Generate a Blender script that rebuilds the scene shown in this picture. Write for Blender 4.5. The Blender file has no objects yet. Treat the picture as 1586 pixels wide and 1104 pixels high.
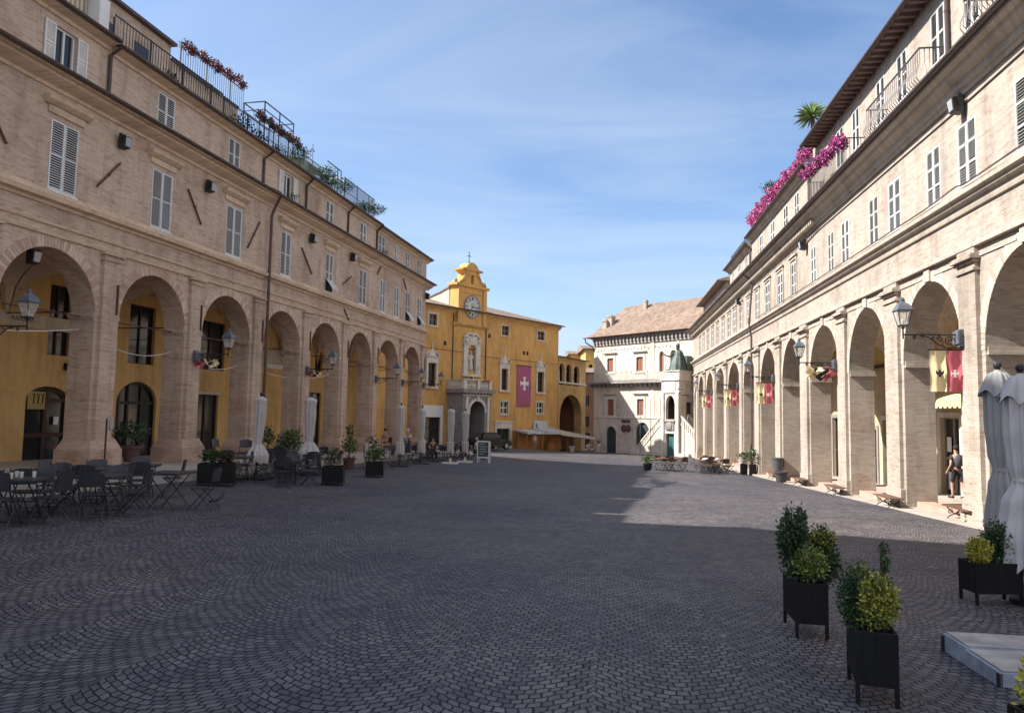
import bpy, bmesh, math, random
import numpy as np
from mathutils import Vector, Matrix
R_ = math.radians
scene = bpy.context.scene
COL = scene.collection
EYE = 1.62                       # eye height above the paving under the camera
# ------------------------------------------------------------------ camera
FPX, PW, PH = 1120.0, 1586.0, 1104.0
_p = math.atan((638-552)/FPX); _ro = 0.018
_fw = Vector((0, math.cos(_p), math.sin(_p))); _r = Vector((1, 0, 0)); _u = _r.cross(_fw)
_c, _s = math.cos(_ro), math.sin(_ro)
CR = _r*_c + _u*_s; CU = -_r*_s + _u*_c
def ray(px, py): return CR*((px-793)/FPX) + CU*((552-py)/FPX) + _fw
cam_d = bpy.data.cameras.new('camera'); cam = bpy.data.objects.new('camera', cam_d); COL.objects.link(cam)
m3 = Matrix((CR, CU, -_fw)).transposed()
cam.matrix_world = Matrix.Translation((0, 0, EYE)) @ m3.to_4x4()
cam_d.sensor_fit = 'HORIZONTAL'; cam_d.sensor_width = 36; cam_d.lens = FPX/PW*36
cam_d.clip_start = .05; cam_d.clip_end = 2000
scene.camera = cam
# ------------------------------------------------------------------ ground height (relative to the eye)
_gp = [(0,0,-1.62),(11.0,20.3,-2.46),(11.68,25.2,-2.65),(12.27,29.6,-2.81),(12.96,34.65,-3.02),(16.7,62.3,-3.75),(18.1,72,-4.15),
       (-10.6,23.5,-2.17),(-8,35,-2.45),(-6,50,-2.85),(-4,75,-3.5),(-.4,77,-3.8),(2.7,80.5,-4.3),(5.36,83.6,-4.56),(9.6,84,-4.47),
       (5,50,-3.5),(-13.5,13,-1.9),(8,10,-2.05),(13.7,79,-4.2),(2,20,-2.42),(4,90,-4.7),(12,92,-4.6),(0,-14,-1.2),(-18,-10,-1.0),(12,-10,-1.3),(18,40,-3.2),(14,10,-2.1),(-16,30,-2.1)]
_P = np.array(_gp, float)
def _tps(d2): return np.where(d2 > 1e-9, d2*np.log(np.maximum(d2, 1e-9)), 0)
_n = len(_P); _K = _tps(((_P[:, None, :2]-_P[None, :, :2])**2).sum(-1)) + np.eye(_n)*40
_Q = np.c_[np.ones(_n), _P[:, :2]]
_W = np.linalg.solve(np.block([[_K, _Q], [_Q.T, np.zeros((3, 3))]]), np.r_[_P[:, 2], 0, 0, 0])
def gz(x, y):
    x = min(max(x, -18), 19); y = min(max(y, -14), 92)
    d2 = (_P[:, 0]-x)**2 + (_P[:, 1]-y)**2
    return float(_tps(d2) @ _W[:_n] + _W[_n] + _W[_n+1]*x + _W[_n+2]*y)
def gw(x, y): return gz(x, y) + EYE           # world z of the paving
def on_ground(px, py):                          # the paving point seen at a photo pixel
    a = ray(px, py); k = 1.5
    while k < 130 and a.z*k > gz(a.x*k, a.y*k): k += .04
    return a.x*k, a.y*k
# ------------------------------------------------------------------ tagging
def tag(o, label=None, cat=None, group=None, kind=None):
    if label: o['label'] = label
    if cat: o['category'] = cat
    if group: o['group'] = group
    if kind: o['kind'] = kind
    return o
def empty(name, loc=(0, 0, 0), rz=0, label=None, cat=None, group=None, parent=None):
    o = bpy.data.objects.new(name, None); COL.objects.link(o)
    o.location = loc; o.rotation_euler = (0, 0, rz); o.empty_display_size = .2
    if parent: o.parent = parent
    return tag(o, label, cat, group)
def copy_tree(o, parent=None, **kw):
    c = o.copy(); COL.objects.link(c)
    if parent is not None: c.parent = parent
    for ch in [x for x in bpy.data.objects if x.parent == o]: copy_tree(ch, c)
    return c
KIDS = {}
def dup(o, loc, rz=0, label=None, group=None, scale=None):
    """copy of a thing with copies of its parts and sub-parts"""
    c = o.copy(); COL.objects.link(c); c.location = loc; c.rotation_euler = (0, 0, rz)
    if scale: c.scale = scale
    if label: c['label'] = label
    if group: c['group'] = group
    for ch in o.children:
        d = ch.copy(); COL.objects.link(d); d.parent = c
        for g in ch.children:
            e = g.copy(); COL.objects.link(e); e.parent = d
    return c
# ------------------------------------------------------------------ mesh builder
class MB:
    def __init__(s): s.v = []; s.f = []; s.m = []; s.T = None
    def _add(s, vs):
        i = len(s.v)
        s.v += [tuple(s.T @ Vector(v)) for v in vs] if s.T else [tuple(v) for v in vs]
        return i
    def poly(s, vs, m=0):
        i = s._add(vs); s.f.append(tuple(range(i, i+len(vs)))); s.m.append(m); return s
    def box(s, x0, x1, y0, y1, z0, z1, m=0):
        if x0 > x1: x0, x1 = x1, x0
        if y0 > y1: y0, y1 = y1, y0
        if z0 > z1: z0, z1 = z1, z0
        i = s._add([(x0,y0,z0),(x1,y0,z0),(x1,y1,z0),(x0,y1,z0),(x0,y0,z1),(x1,y0,z1),(x1,y1,z1),(x0,y1,z1)])
        for q in ((0,3,2,1),(4,5,6,7),(0,1,5,4),(1,2,6,5),(2,3,7,6),(3,0,4,7)): s.f.append(tuple(i+k for k in q)); s.m.append(m)
        return s
    def hexa(s, p, m=0):                         # 8 corners, same order as box
        i = s._add(p)
        for q in ((0,3,2,1),(4,5,6,7),(0,1,5,4),(1,2,6,5),(2,3,7,6),(3,0,4,7)): s.f.append(tuple(i+k for k in q)); s.m.append(m)
        return s
    def prism(s, pts, axis, a, b, m=0):
        """closed 2-D outline extruded along axis ('x': pts are (y,z); 'y': (x,z); 'z': (x,y))"""
        g = {'x': lambda p, t: (t, p[0], p[1]), 'y': lambda p, t: (p[0], t, p[1]), 'z': lambda p, t: (p[0], p[1], t)}[axis]
        n = len(pts); i = s._add([g(p, a) for p in pts] + [g(p, b) for p in pts])
        for k in range(n): s.f.append((i+k, i+(k+1) % n, i+n+(k+1) % n, i+n+k)); s.m.append(m)
        s.f.append(tuple(i+k for k in reversed(range(n)))); s.m.append(m)
        s.f.append(tuple(i+n+k for k in range(n))); s.m.append(m)
        return s
    def tube(s, pts, r, n=6, m=0, r1=None, cap=True):
        pts = [Vector(p) for p in pts]; rings = []; L = len(pts)
        for k, p in enumerate(pts):
            d = (pts[min(k+1, L-1)] - pts[max(k-1, 0)])
            if d.length < 1e-9: d = Vector((0, 0, 1))
            d.normalize(); a = Vector((0, 0, 1)) if abs(d.z) < .9 else Vector((1, 0, 0))
            u = d.cross(a).normalized(); w = d.cross(u)
            rr = r if r1 is None else r + (r1-r)*k/max(L-1, 1)
            rings.append(s._add([p + u*math.cos(2*math.pi*j/n)*rr + w*math.sin(2*math.pi*j/n)*rr for j in range(n)]))
        for a, b in zip(rings, rings[1:]):
            for j in range(n): s.f.append((a+j, a+(j+1) % n, b+(j+1) % n, b+j)); s.m.append(m)
        if cap:
            s.f.append(tuple(rings[0]+j for j in reversed(range(n)))); s.m.append(m)
            s.f.append(tuple(rings[-1]+j for j in range(n))); s.m.append(m)
        return s
    def lathe(s, prof, n=16, c=(0, 0, 0), m=0, sx=1, sy=1):
        rings = [s._add([(c[0]+r*math.cos(2*math.pi*j/n)*sx, c[1]+r*math.sin(2*math.pi*j/n)*sy, c[2]+z) for j in range(n)]) for r, z in prof]
        for a, b in zip(rings, rings[1:]):
            for j in range(n): s.f.append((a+j, a+(j+1) % n, b+(j+1) % n, b+j)); s.m.append(m)
        s.f.append(tuple(rings[0]+j for j in reversed(range(n)))); s.m.append(m)
        s.f.append(tuple(rings[-1]+j for j in range(n))); s.m.append(m)
        return s
    def ball(s, c, r, n=8, m=0, sx=1, sy=1, sz=1):
        k = max(4, n//2+1)
        return s.lathe([(max(1e-3, r*math.sin(math.pi*i/k)), -r*sz*math.cos(math.pi*i/k)) for i in range(k+1)], n, c, m, sx, sy)
    def grid(s, fn, nu, nv, m=0):
        i = s._add([fn(a/nu, b/nv) for b in range(nv+1) for a in range(nu+1)])
        for b in range(nv):
            for a in range(nu):
                k = i+b*(nu+1)+a; s.f.append((k, k+1, k+nu+2, k+nu+1)); s.m.append(m)
        return s
    def leaves(s, cen, rad, n, size, rng, mats=(0,), shell=.55, asp=.5, up=0):
        """many small leaf faces spread through an ellipsoid"""
        for _ in range(n):
            d = Vector((rng.gauss(0, 1), rng.gauss(0, 1), rng.gauss(0, 1))).normalized()
            q = (shell + (1-shell)*rng.random()) * (.75+.35*rng.random())
            p = Vector((cen[0]+d.x*rad[0]*q, cen[1]+d.y*rad[1]*q, cen[2]+d.z*rad[2]*q))
            a = Vector((rng.gauss(0, 1)+d.x, rng.gauss(0, 1)+d.y, rng.gauss(0, 1)+d.z+up)).normalized()
            b = a.cross(Vector((rng.gauss(0, 1), rng.gauss(0, 1), rng.gauss(0, 1)))).normalized()
            L = size*(.7+.6*rng.random()); w = L*asp
            s.poly([p, p+a*L*.5+b*w*.5, p+a*L, p+a*L*.5-b*w*.5], rng.choice(mats))
        return s
    def build(s, name, mats, parent=None, loc=(0, 0, 0), rz=0, smooth=False, dz=0):
        me = bpy.data.meshes.new(name)
        vs = [(x, y, z-dz) for x, y, z in s.v] if dz else s.v
        me.from_pydata(vs, [], s.f)
        for mt in (mats if isinstance(mats, (list, tuple)) else [mats]): me.materials.append(mt)
        me.polygons.foreach_set('material_index', s.m)
        if smooth: me.polygons.foreach_set('use_smooth', [True]*len(s.f))
        bm = bmesh.new(); bm.from_mesh(me)
        bmesh.ops.recalc_face_normals(bm, faces=bm.faces); bm.to_mesh(me); bm.free()
        me.update()
        o = bpy.data.objects.new(name, me); COL.objects.link(o)
        o.location = loc; o.rotation_euler = (0, 0, rz)
        if parent: o.parent = parent
        return o
def bevel(o, w, seg=2):
    b = o.modifiers.new('bevel', 'BEVEL'); b.width = w; b.segments = seg; b.limit_method = 'ANGLE'; return o
# ------------------------------------------------------------------ materials
def _mat(name):
    m = bpy.data.materials.new(name); m.use_nodes = True; nt = m.node_tree
    return m, nt, nt.nodes['Principled BSDF']
def N(nt, typ, **kw):
    n = nt.nodes.new(typ)
    for k, v in kw.items():
        if k.startswith('i_'):
            key = k[2:]; key = int(key) if key.isdigit() else key.replace('_', ' ')
            n.inputs[key].default_value = v
        else: setattr(n, k, v)
    return n
def ramp(nt, fac, stops):
    r = nt.nodes.new('ShaderNodeValToRGB'); e = r.color_ramp.elements
    while len(e) < len(stops): e.new(.5)
    for el, (p, c) in zip(e, stops): el.position = p; el.color = (*c, 1) if len(c) == 3 else c
    nt.links.new(fac, r.inputs[0]); return r.outputs[0]
def mix(nt, fac, a, b, mode='MIX'):
    n = nt.nodes.new('ShaderNodeMix'); n.data_type = 'RGBA'; n.blend_type = mode
    for sock, v in ((n.inputs[0], fac), (n.inputs[6], a), (n.inputs[7], b)):
        if hasattr(v, 'is_linked'): nt.links.new(v, sock)
        else: sock.default_value = v if not isinstance(v, tuple) or len(v) == 4 else (*v, 1)
    return n.outputs[2]
def mathn(nt, op, a, b=None, c=None, clamp=False):
    n = nt.nodes.new('ShaderNodeMath'); n.operation = op; n.use_clamp = clamp
    for i, v in enumerate((a, b, c)):
        if v is None: continue
        if hasattr(v, 'is_linked'): nt.links.new(v, n.inputs[i])
        else: n.inputs[i].default_value = v
    return n.outputs[0]
def noise(nt, vec, scale, detail=4, rough=.6, stretch=None):
    if stretch:
        mp = N(nt, 'ShaderNodeMapping'); mp.inputs['Scale'].default_value = stretch; nt.links.new(vec, mp.inputs[0]); vec = mp.outputs[0]
    n = N(nt, 'ShaderNodeTexNoise'); n.inputs['Scale'].default_value = scale; n.inputs['Detail'].default_value = detail; n.inputs['Roughness'].default_value = rough
    nt.links.new(vec, n.inputs['Vector']); return n.outputs[0]
def bump(nt, bs, h, st=.3, dist=.02):
    b = N(nt, 'ShaderNodeBump'); b.inputs['Strength'].default_value = st; b.inputs['Distance'].default_value = dist
    nt.links.new(h, b.inputs['Height']); nt.links.new(b.outputs[0], bs.inputs['Normal'])
def plain(name, col, rough=.7, var=.25, scale=3., bmp=0., bscale=30., metal=0., stretch=None, spec=.5, tint=None, rnd=0.):
    m, nt, bs = _mat(name); tc = N(nt, 'ShaderNodeTexCoord').outputs['Object']
    n = noise(nt, tc, scale, 5, .6, stretch)
    lo = tuple(c*(1-var) for c in col); hi = tuple(min(1, c*(1+var)) for c in (tint or col))
    c = ramp(nt, n, [(.3, lo), (.7, hi)])
    if rnd: oi = N(nt, 'ShaderNodeObjectInfo').outputs['Random']; c = mix(nt, 1., c, ramp(nt, oi, [(0, (1-rnd, 1-rnd, 1-rnd*1.3)), (1, (1+rnd*.5, 1+rnd*.5, 1+rnd*.5))]), 'MULTIPLY')
    nt.links.new(c, bs.inputs['Base Color'])
    bs.inputs['Roughness'].default_value = rough; bs.inputs['Metallic'].default_value = metal
    bs.inputs['Specular IOR Level'].default_value = spec
    if bmp: bump(nt, bs, noise(nt, tc, bscale, 4), bmp)
    return m
def facade_vec(nt):
    tc = N(nt, 'ShaderNodeTexCoord').outputs['Object']; sp = N(nt, 'ShaderNodeSeparateXYZ'); nt.links.new(tc, sp.inputs[0])
    cb = N(nt, 'ShaderNodeCombineXYZ'); nt.links.new(mathn(nt, 'ADD', sp.outputs[0], sp.outputs[1]), cb.inputs[0]); nt.links.new(sp.outputs[2], cb.inputs[1])
    return tc, cb.outputs[0], sp.outputs[2]
def brick(name, c1, c2, mortar, streak=(.25, .13, .09), streak_amt=.5, low=None, low_z=(0, 3)):
    """thin old bricks: course pattern, odd darker bricks, big weather stains; 'low' = the redder rebuilt brick nearer the ground"""
    m, nt, bs = _mat(name); tc, v, z = facade_vec(nt)
    br = N(nt, 'ShaderNodeTexBrick', i_Scale=1., i_Mortar_Size=.007, i_Mortar_Smooth=.3, i_Brick_Width=.27, i_Row_Height=.068)
    br.offset = .5; br.inputs['Bias'].default_value = -.1
    nt.links.new(v, br.inputs['Vector'])
    br.inputs['Color1'].default_value = (*c1, 1); br.inputs['Color2'].default_value = (*c2, 1); br.inputs['Mortar'].default_value = (*mortar, 1)
    s1 = noise(nt, v, 1.0, 5, .78, (2.0, 12., 1.))
    col = mix(nt, mathn(nt, 'MULTIPLY', ramp(nt, s1, [(.52, (0, 0, 0)), (.63, (1, 1, 1))]), streak_amt), br.outputs[0], streak)
    s2 = noise(nt, v, .30, 7, .66)
    col = mix(nt, 1., col, ramp(nt, s2, [(.30, (.70, .67, .65)), (.5, (.97, .97, .97)), (.72, (1.13, 1.11, 1.09))]), 'MULTIPLY')
    pt = noise(nt, v, .55, 2, .4, (1, 1.4, 1)); col = mix(nt, ramp(nt, pt, [(.62, (0, 0, 0)), (.64, (.55, .55, .55))]), col, mix(nt, 1., col, (.86, .78, .74, 1), 'MULTIPLY'))
    s3 = noise(nt, v, 1.3, 5, .65, (1.5, .25, 1))
    col = mix(nt, 1., col, ramp(nt, s3, [(.30, (.70, .69, .69)), (.5, (1, 1, 1))]), 'MULTIPLY')
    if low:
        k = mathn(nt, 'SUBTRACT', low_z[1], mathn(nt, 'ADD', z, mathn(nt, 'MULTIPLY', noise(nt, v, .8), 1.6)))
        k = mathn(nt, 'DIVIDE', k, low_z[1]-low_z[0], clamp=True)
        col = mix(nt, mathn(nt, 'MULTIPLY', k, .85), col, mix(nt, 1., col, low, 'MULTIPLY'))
    nt.links.new(col, bs.inputs['Base Color']); bs.inputs['Roughness'].default_value = .9; bs.inputs['Specular IOR Level'].default_value = .2
    hh = mathn(nt, 'ADD', mathn(nt, 'MULTIPLY', br.outputs[1], -1.), mathn(nt, 'MULTIPLY', noise(nt, v, 25., 4), .8))
    bump(nt, bs, hh, .55, .015)
    return m
def plaster(name, col, stain=(.55, .5, .45), amt=.6, sc=.5, rough=.9):
    m, nt, bs = _mat(name); tc, v, z = facade_vec(nt)
    a = noise(nt, v, sc, 6, .65); b = noise(nt, v, sc*4, 5, .6, (1.6, .3, 1))
    c = ramp(nt, a, [(.28, tuple(x*.70 for x in col)), (.5, col), (.75, tuple(min(1, x*1.14) for x in col))])
    e = noise(nt, v, sc*7, 6, .7, (1.0, .12, 1)); c = mix(nt, 1., c, ramp(nt, e, [(.32, (.80, .79, .78)), (.52, (1, 1, 1)), (.74, (1.07, 1.07, 1.07))]), 'MULTIPLY')
    g_ = noise(nt, v, sc*2.2, 3, .5); c = mix(nt, ramp(nt, g_, [(.60, (0, 0, 0)), (.63, (.35, .35, .35))]), c, mix(nt, 1., c, (1.12, 1.14, 1.2, 1), 'MULTIPLY'))
    c = mix(nt, mathn(nt, 'MULTIPLY', ramp(nt, b, [(.55, (0, 0, 0)), (.75, (1, 1, 1))]), amt), c, tuple(x*y for x, y in zip(col, stain)))
    nt.links.new(c, bs.inputs['Base Color']); bs.inputs['Roughness'].default_value = rough; bs.inputs['Specular IOR Level'].default_value = .2
    bump(nt, bs, noise(nt, tc, 14., 5), .15, .01); return m
def tiles(name, c1, c2):
    """barrel roof tiles: rows running down the slope (local y), courses across"""
    m, nt, bs = _mat(name); tc = N(nt, 'ShaderNodeTexCoord').outputs['Object']
    sp = N(nt, 'ShaderNodeSeparateXYZ'); nt.links.new(tc, sp.inputs[0])
    w = mathn(nt, 'ABSOLUTE', mathn(nt, 'SINE', mathn(nt, 'MULTIPLY', sp.outputs[0], math.pi/.21)))
    rows = mathn(nt, 'FRACT', mathn(nt, 'MULTIPLY', sp.outputs[1], 1/.34))
    n = noise(nt, tc, 3.2, 5, .75); n2 = noise(nt, tc, .5, 4)
    cell = N(nt, 'ShaderNodeTexWhiteNoise'); cb = N(nt, 'ShaderNodeCombineXYZ')
    nt.links.new(mathn(nt, 'FLOOR', mathn(nt, 'MULTIPLY', sp.outputs[0], 1/.21)), cb.inputs[0]); nt.links.new(mathn(nt, 'FLOOR', mathn(nt, 'MULTIPLY', sp.outputs[1], 1/.34)), cb.inputs[1])
    nt.links.new(cb.outputs[0], cell.inputs[0])
    c = mix(nt, cell.outputs[0], c1, c2); c = mix(nt, 1., c, ramp(nt, n, [(.3, (.55, .55, .55)), (.7, (1.15, 1.1, 1.05))]), 'MULTIPLY')
    c = mix(nt, 1., c, ramp(nt, n2, [(.3, (.8, .8, .8)), (.7, (1.1, 1.1, 1.1))]), 'MULTIPLY')
    nt.links.new(c, bs.inputs['Base Color']); bs.inputs['Roughness'].default_value = .9
    bump(nt, bs, mathn(nt, 'ADD', w, mathn(nt, 'MULTIPLY', rows, .4)), .9, .09); return m
def glass(name, col=(.02, .025, .03), rough=.08):
    m, nt, bs = _mat(name); bs.inputs['Base Color'].default_value = (*col, 1); bs.inputs['Roughness'].default_value = rough
    tc = N(nt, 'ShaderNodeTexCoord').outputs['Object']; bump(nt, bs, noise(nt, tc, 1.5, 2), .04, .02); return m
def leafm(name, col, var=.45):
    m, nt, bs = _mat(name); g = N(nt, 'ShaderNodeNewGeometry').outputs['Random Per Island']
    nt.links.new(ramp(nt, g, [(0, tuple(c*(1-var) for c in col)), (1, tuple(c*(1+var) for c in col))]), bs.inputs['Base Color'])
    bs.inputs['Roughness'].default_value = .5
    bs.inputs['Transmission Weight'].default_value = 0
    return m
def cobble(name):
    """small dark setts laid in rows of arcs; the rows bow inside each lane and the lanes meet in a cusp"""
    m, nt, bs = _mat(name); tc = N(nt, 'ShaderNodeTexCoord').outputs['Object']
    mp = N(nt, 'ShaderNodeMapping'); mp.inputs['Rotation'].default_value = (0, 0, R_(7.8)); nt.links.new(tc, mp.inputs[0])
    def wobble(scale, amt):
        wob = N(nt, 'ShaderNodeTexNoise'); wob.inputs['Scale'].default_value = scale; wob.inputs['Detail'].default_value = 2; nt.links.new(mp.outputs[0], wob.inputs['Vector'])
        sw = N(nt, 'ShaderNodeSeparateColor'); nt.links.new(wob.outputs['Color'], sw.inputs[0]); return mathn(nt, 'MULTIPLY', sw.outputs[0], amt), mathn(nt, 'MULTIPLY', sw.outputs[1], amt)
    sp = N(nt, 'ShaderNodeSeparateXYZ'); nt.links.new(mp.outputs[0], sp.inputs[0])
    wx, wy = wobble(.7, .13); vx, vy = wobble(7., .06)
    x = mathn(nt, 'ADD', mathn(nt, 'ADD', sp.outputs[0], wx), vx); y = mathn(nt, 'ADD', mathn(nt, 'ADD', sp.outputs[1], wy), vy)
    W = 1.06
    xl = mathn(nt, 'DIVIDE', x, W); u = mathn(nt, 'SUBTRACT', mathn(nt, 'FRACT', xl), .5); lane = mathn(nt, 'FLOOR', xl)
    arc = mathn(nt, 'MULTIPLY', mathn(nt, 'POWER', mathn(nt, 'ABSOLUTE', u), 1.6), .92)
    yy = mathn(nt, 'ADD', mathn(nt, 'SUBTRACT', y, arc), mathn(nt, 'MULTIPLY', lane, .37))
    cb = N(nt, 'ShaderNodeCombineXYZ'); nt.links.new(mathn(nt, 'ADD', mathn(nt, 'MULTIPLY', u, W*1.1), mathn(nt, 'MULTIPLY', lane, 7.31)), cb.inputs[0]); nt.links.new(yy, cb.inputs[1])
    def bricks(ms, sm):
        br = N(nt, 'ShaderNodeTexBrick', i_Scale=1., i_Mortar_Size=ms, i_Mortar_Smooth=sm, i_Brick_Width=.092, i_Row_Height=.080)
        br.offset = .5; nt.links.new(cb.outputs[0], br.inputs['Vector']); br.inputs['Bias'].default_value = 0
        br.inputs['Color1'].default_value = (.078, .081, .094, 1); br.inputs['Color2'].default_value = (.158, .154, .158, 1); br.inputs['Mortar'].default_value = (.010, .010, .015, 1); return br
    br = bricks(.0085, .35)
    n0 = noise(nt, tc, .07, 3, .5); n2 = noise(nt, tc, .33, 6, .68); n3 = noise(nt, tc, 2.1, 5, .75); n4 = noise(nt, tc, 9., 3, .6)
    c = mix(nt, 1., br.outputs[0], ramp(nt, n2, [(.32, (.66, .68, .76)), (.68, (1.30, 1.22, 1.14))]), 'MULTIPLY')
    c = mix(nt, 1., c, ramp(nt, n3, [(.3, (.72, .72, .74)), (.72, (1.25, 1.24, 1.22))]), 'MULTIPLY')
    c = mix(nt, 1., c, ramp(nt, n0, [(.35, (.88, .90, 1.0)), (.62, (1.20, 1.08, .98))]), 'MULTIPLY')
    c = mix(nt, 1., c, ramp(nt, n4, [(.3, (.82, .82, .82)), (.7, (1.15, 1.15, 1.15))]), 'MULTIPLY')
    spots = noise(nt, tc, 2.3, 3, .5)
    c = mix(nt, ramp(nt, spots, [(.725, (0, 0, 0)), (.75, (.5, .5, .5))]), c, (.30, .29, .28))
    nt.links.new(c, bs.inputs['Base Color'])
    nt.links.new(ramp(nt, n3, [(.3, (.5, .5, .5)), (.7, (.78, .78, .78))]), bs.inputs['Roughness'])
    bs.inputs['Specular IOR Level'].default_value = .25
    bump(nt, bs, mathn(nt, 'ADD', mathn(nt, 'MULTIPLY', br.outputs[1], -1.), mathn(nt, 'MULTIPLY', noise(nt, tc, 32., 3), .5)), .9, .016)
    return m
# ------------------------------------------------------------------ materials in use
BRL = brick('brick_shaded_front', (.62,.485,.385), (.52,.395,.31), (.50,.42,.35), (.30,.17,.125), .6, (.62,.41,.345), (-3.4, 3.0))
BRR = brick('brick_pale_front', (.45,.395,.335), (.385,.33,.275), (.39,.35,.31), (.25,.165,.12), .6)
BRP = brick('brick_red', (.36,.22,.155), (.30,.18,.125), (.30,.235,.18), (.2,.1,.07), .5)
CORN = plaster('moulding_brick', (.60,.46,.335), (.5,.42,.36), .7, .9)
CORNR = plaster('moulding_pale', (.45,.39,.325), (.5,.42,.36), .6, .9)
OCHRE = plaster('ochre_plaster', (.68,.445,.19), (.62,.55,.5), .5, .5)
VAULT = plaster('vault_plaster', (.60,.50,.39), (.7,.66,.6), .5, .5)
YELL = plaster('yellow_plaster', (.60,.345,.12), (.66,.62,.6), .8, .3)
YELD = plaster('yellow_plaster_worn', (.56,.355,.15), (.6,.55,.5), .6, .5)
WSTONE = plaster('white_stone', (.62,.58,.52), (.55,.52,.5), .6, 1.1)
GSTONE = plaster('grey_stone', (.27,.25,.24), (.6,.58,.55), .6, .8)
CREAM = plaster('cream_render', (.60,.53,.43), (.6,.55,.5), .5, .6)
WHITEP = plain('white_paint', (.72,.71,.70), .5, .06)
SHUT = plain('shutter_paint', (.66,.66,.67), .5, .10, 6, rnd=.22)
SHUTG = plain('shutter_slat', (.60,.60,.62), .55, .12, 6, rnd=.2)
SHUTB = plain('shutter_brown', (.25,.10,.06), .6, .2, 6, stretch=(1, 1, 8))
DARK = plain('dark_interior', (.012,.010,.010), .8, .3)
GLASS = glass('window_glass')
GUT = plain('gutter_brown', (.075,.048,.042), .5, .25, 2)
IRON = plain('black_iron', (.018,.018,.02), .5, .3, 8)
IRONB = plain('blue_grey_iron', (.10,.115,.14), .45, .2, 8)
RUST = plain('rusty_iron', (.09,.045,.032), .8, .3, 6)
WOODD = plain('dark_wood', (.05,.022,.014), .55, .35, 5, stretch=(1, 1, .2))
TILE = tiles('roof_tiles', (.36,.265,.205), (.24,.175,.14))
TILEF = plaster('terrace_floor', (.34,.26,.2))
PAVE = plain('pavement_stone', (.40,.34,.30), .85, .2, 1.2, .2, 12)
COB = cobble('cobbles')
PANE = plain('lamp_pane', (.62,.60,.55), .25, .1)
PANEL = plain('sign_gold', (.40,.30,.10), .5, .2)
# ------------------------------------------------------------------ facade frame: x right seen from the square, y into the building, z relative to the eye
class Fac:
    def __init__(s, ox, oy, dx, dy, base, name, label, cat='building'):
        s.o = Vector((ox, oy, 0)); l = math.hypot(dx, dy); s.x = Vector((dx/l, dy/l, 0)); s.y = Vector((-s.x.y, s.x.x, 0)); s.base = base
        s.rz = math.atan2(s.x.y, s.x.x)
        s.root = empty(name, (ox, oy, base+EYE), s.rz, label, cat)
    def W(s, x, y, z): return s.o + s.x*x + s.y*y + Vector((0, 0, z+EYE))
    def part(s, mb, name, mats, parent=None, **kw): return mb.build(name, mats, parent or s.root, dz=s.base, **kw)
    def at(s, px, py, y=0):
        a = ray(px, py); k = ((s.o + s.y*y) @ s.y)/(a @ s.y); q = a*k - s.o; return q @ s.x, q.z
def wall(mb, x0, x1, z0, z1, holes=(), y=0, rev=.16, m=0):
    xs = sorted({x0, x1} | {min(max(v, x0), x1) for h in holes for v in h[:2]}); zs = sorted({z0, z1} | {min(max(v, z0), z1) for h in holes for v in h[2:4]})
    for a, b in zip(xs, xs[1:]):
        for c, d in zip(zs, zs[1:]):
            if any(h[0]-1e-6 <= a and b <= h[1]+1e-6 and h[2]-1e-6 <= c and d <= h[3]+1e-6 for h in holes): continue
            mb.poly([(a, y, c), (b, y, c), (b, y, d), (a, y, d)], m)
    for a, b, c, d in [h[:4] for h in holes]:
        mb.poly([(a, y, c), (a, y+rev, c), (a, y+rev, d), (a, y, d)], m); mb.poly([(b, y, c), (b, y, d), (b, y+rev, d), (b, y+rev, c)], m)
        mb.poly([(a, y, d), (a, y+rev, d), (b, y+rev, d), (b, y, d)], m); mb.poly([(a, y, c), (b, y, c), (b, y+rev, c), (a, y+rev, c)], m)
def arch_pts(a, b, zs, zc, n=18):
    return [((a+b)/2 - (b-a)/2*math.cos(math.pi*k/n), zs + (zc-zs)*math.sin(math.pi*k/n)) for k in range(n+1)]
def arcade(mb, x0, x1, zt, ops, D, zb, y=0, m=0, back=True):
    """wall pierced by arches; ops = (a, b, spring, crown); zb(x) = foot"""
    edges = [x0] + [v for o in ops for v in o[:2]] + [x1]
    for i in range(0, len(edges), 2):
        a, b = edges[i], edges[i+1]
        if b-a < 1e-4: continue
        za, zb_ = zb(a), zb(b)
        for yy in ((y, y+D) if back else (y,)): mb.poly([(a, yy, za), (b, yy, zb_), (b, yy, zt), (a, yy, zt)], m)
    for a, b, zs, zc in ops:
        p = arch_pts(a, b, zs, zc)
        for (xa, za), (xb, zb2) in zip(p, p[1:]):
            for yy in ((y, y+D) if back else (y,)): mb.poly([(xa, yy, za), (xb, yy, zb2), (xb, yy, zt), (xa, yy, zt)], m)
            mb.poly([(xa, y, za), (xa, y+D, za), (xb, y+D, zb2), (xb, y, zb2)], m)
        for xx in (a, b): mb.poly([(xx, y, zb(xx)), (xx, y+D, zb(xx)), (xx, y+D, zs), (xx, y, zs)], m)
def arch_panel(mb, a, b, z0, zs, zc, y, m=0, t=None):
    p = arch_pts(a, b, zs, zc, 14); pts = [(a, z0)] + [(x, z) for x, z in p] + [(b, z0)]
    if t: mb.prism(pts, 'y', y, y+t, m)
    else: mb.poly([(x, y, z) for x, z in pts], m)
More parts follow.
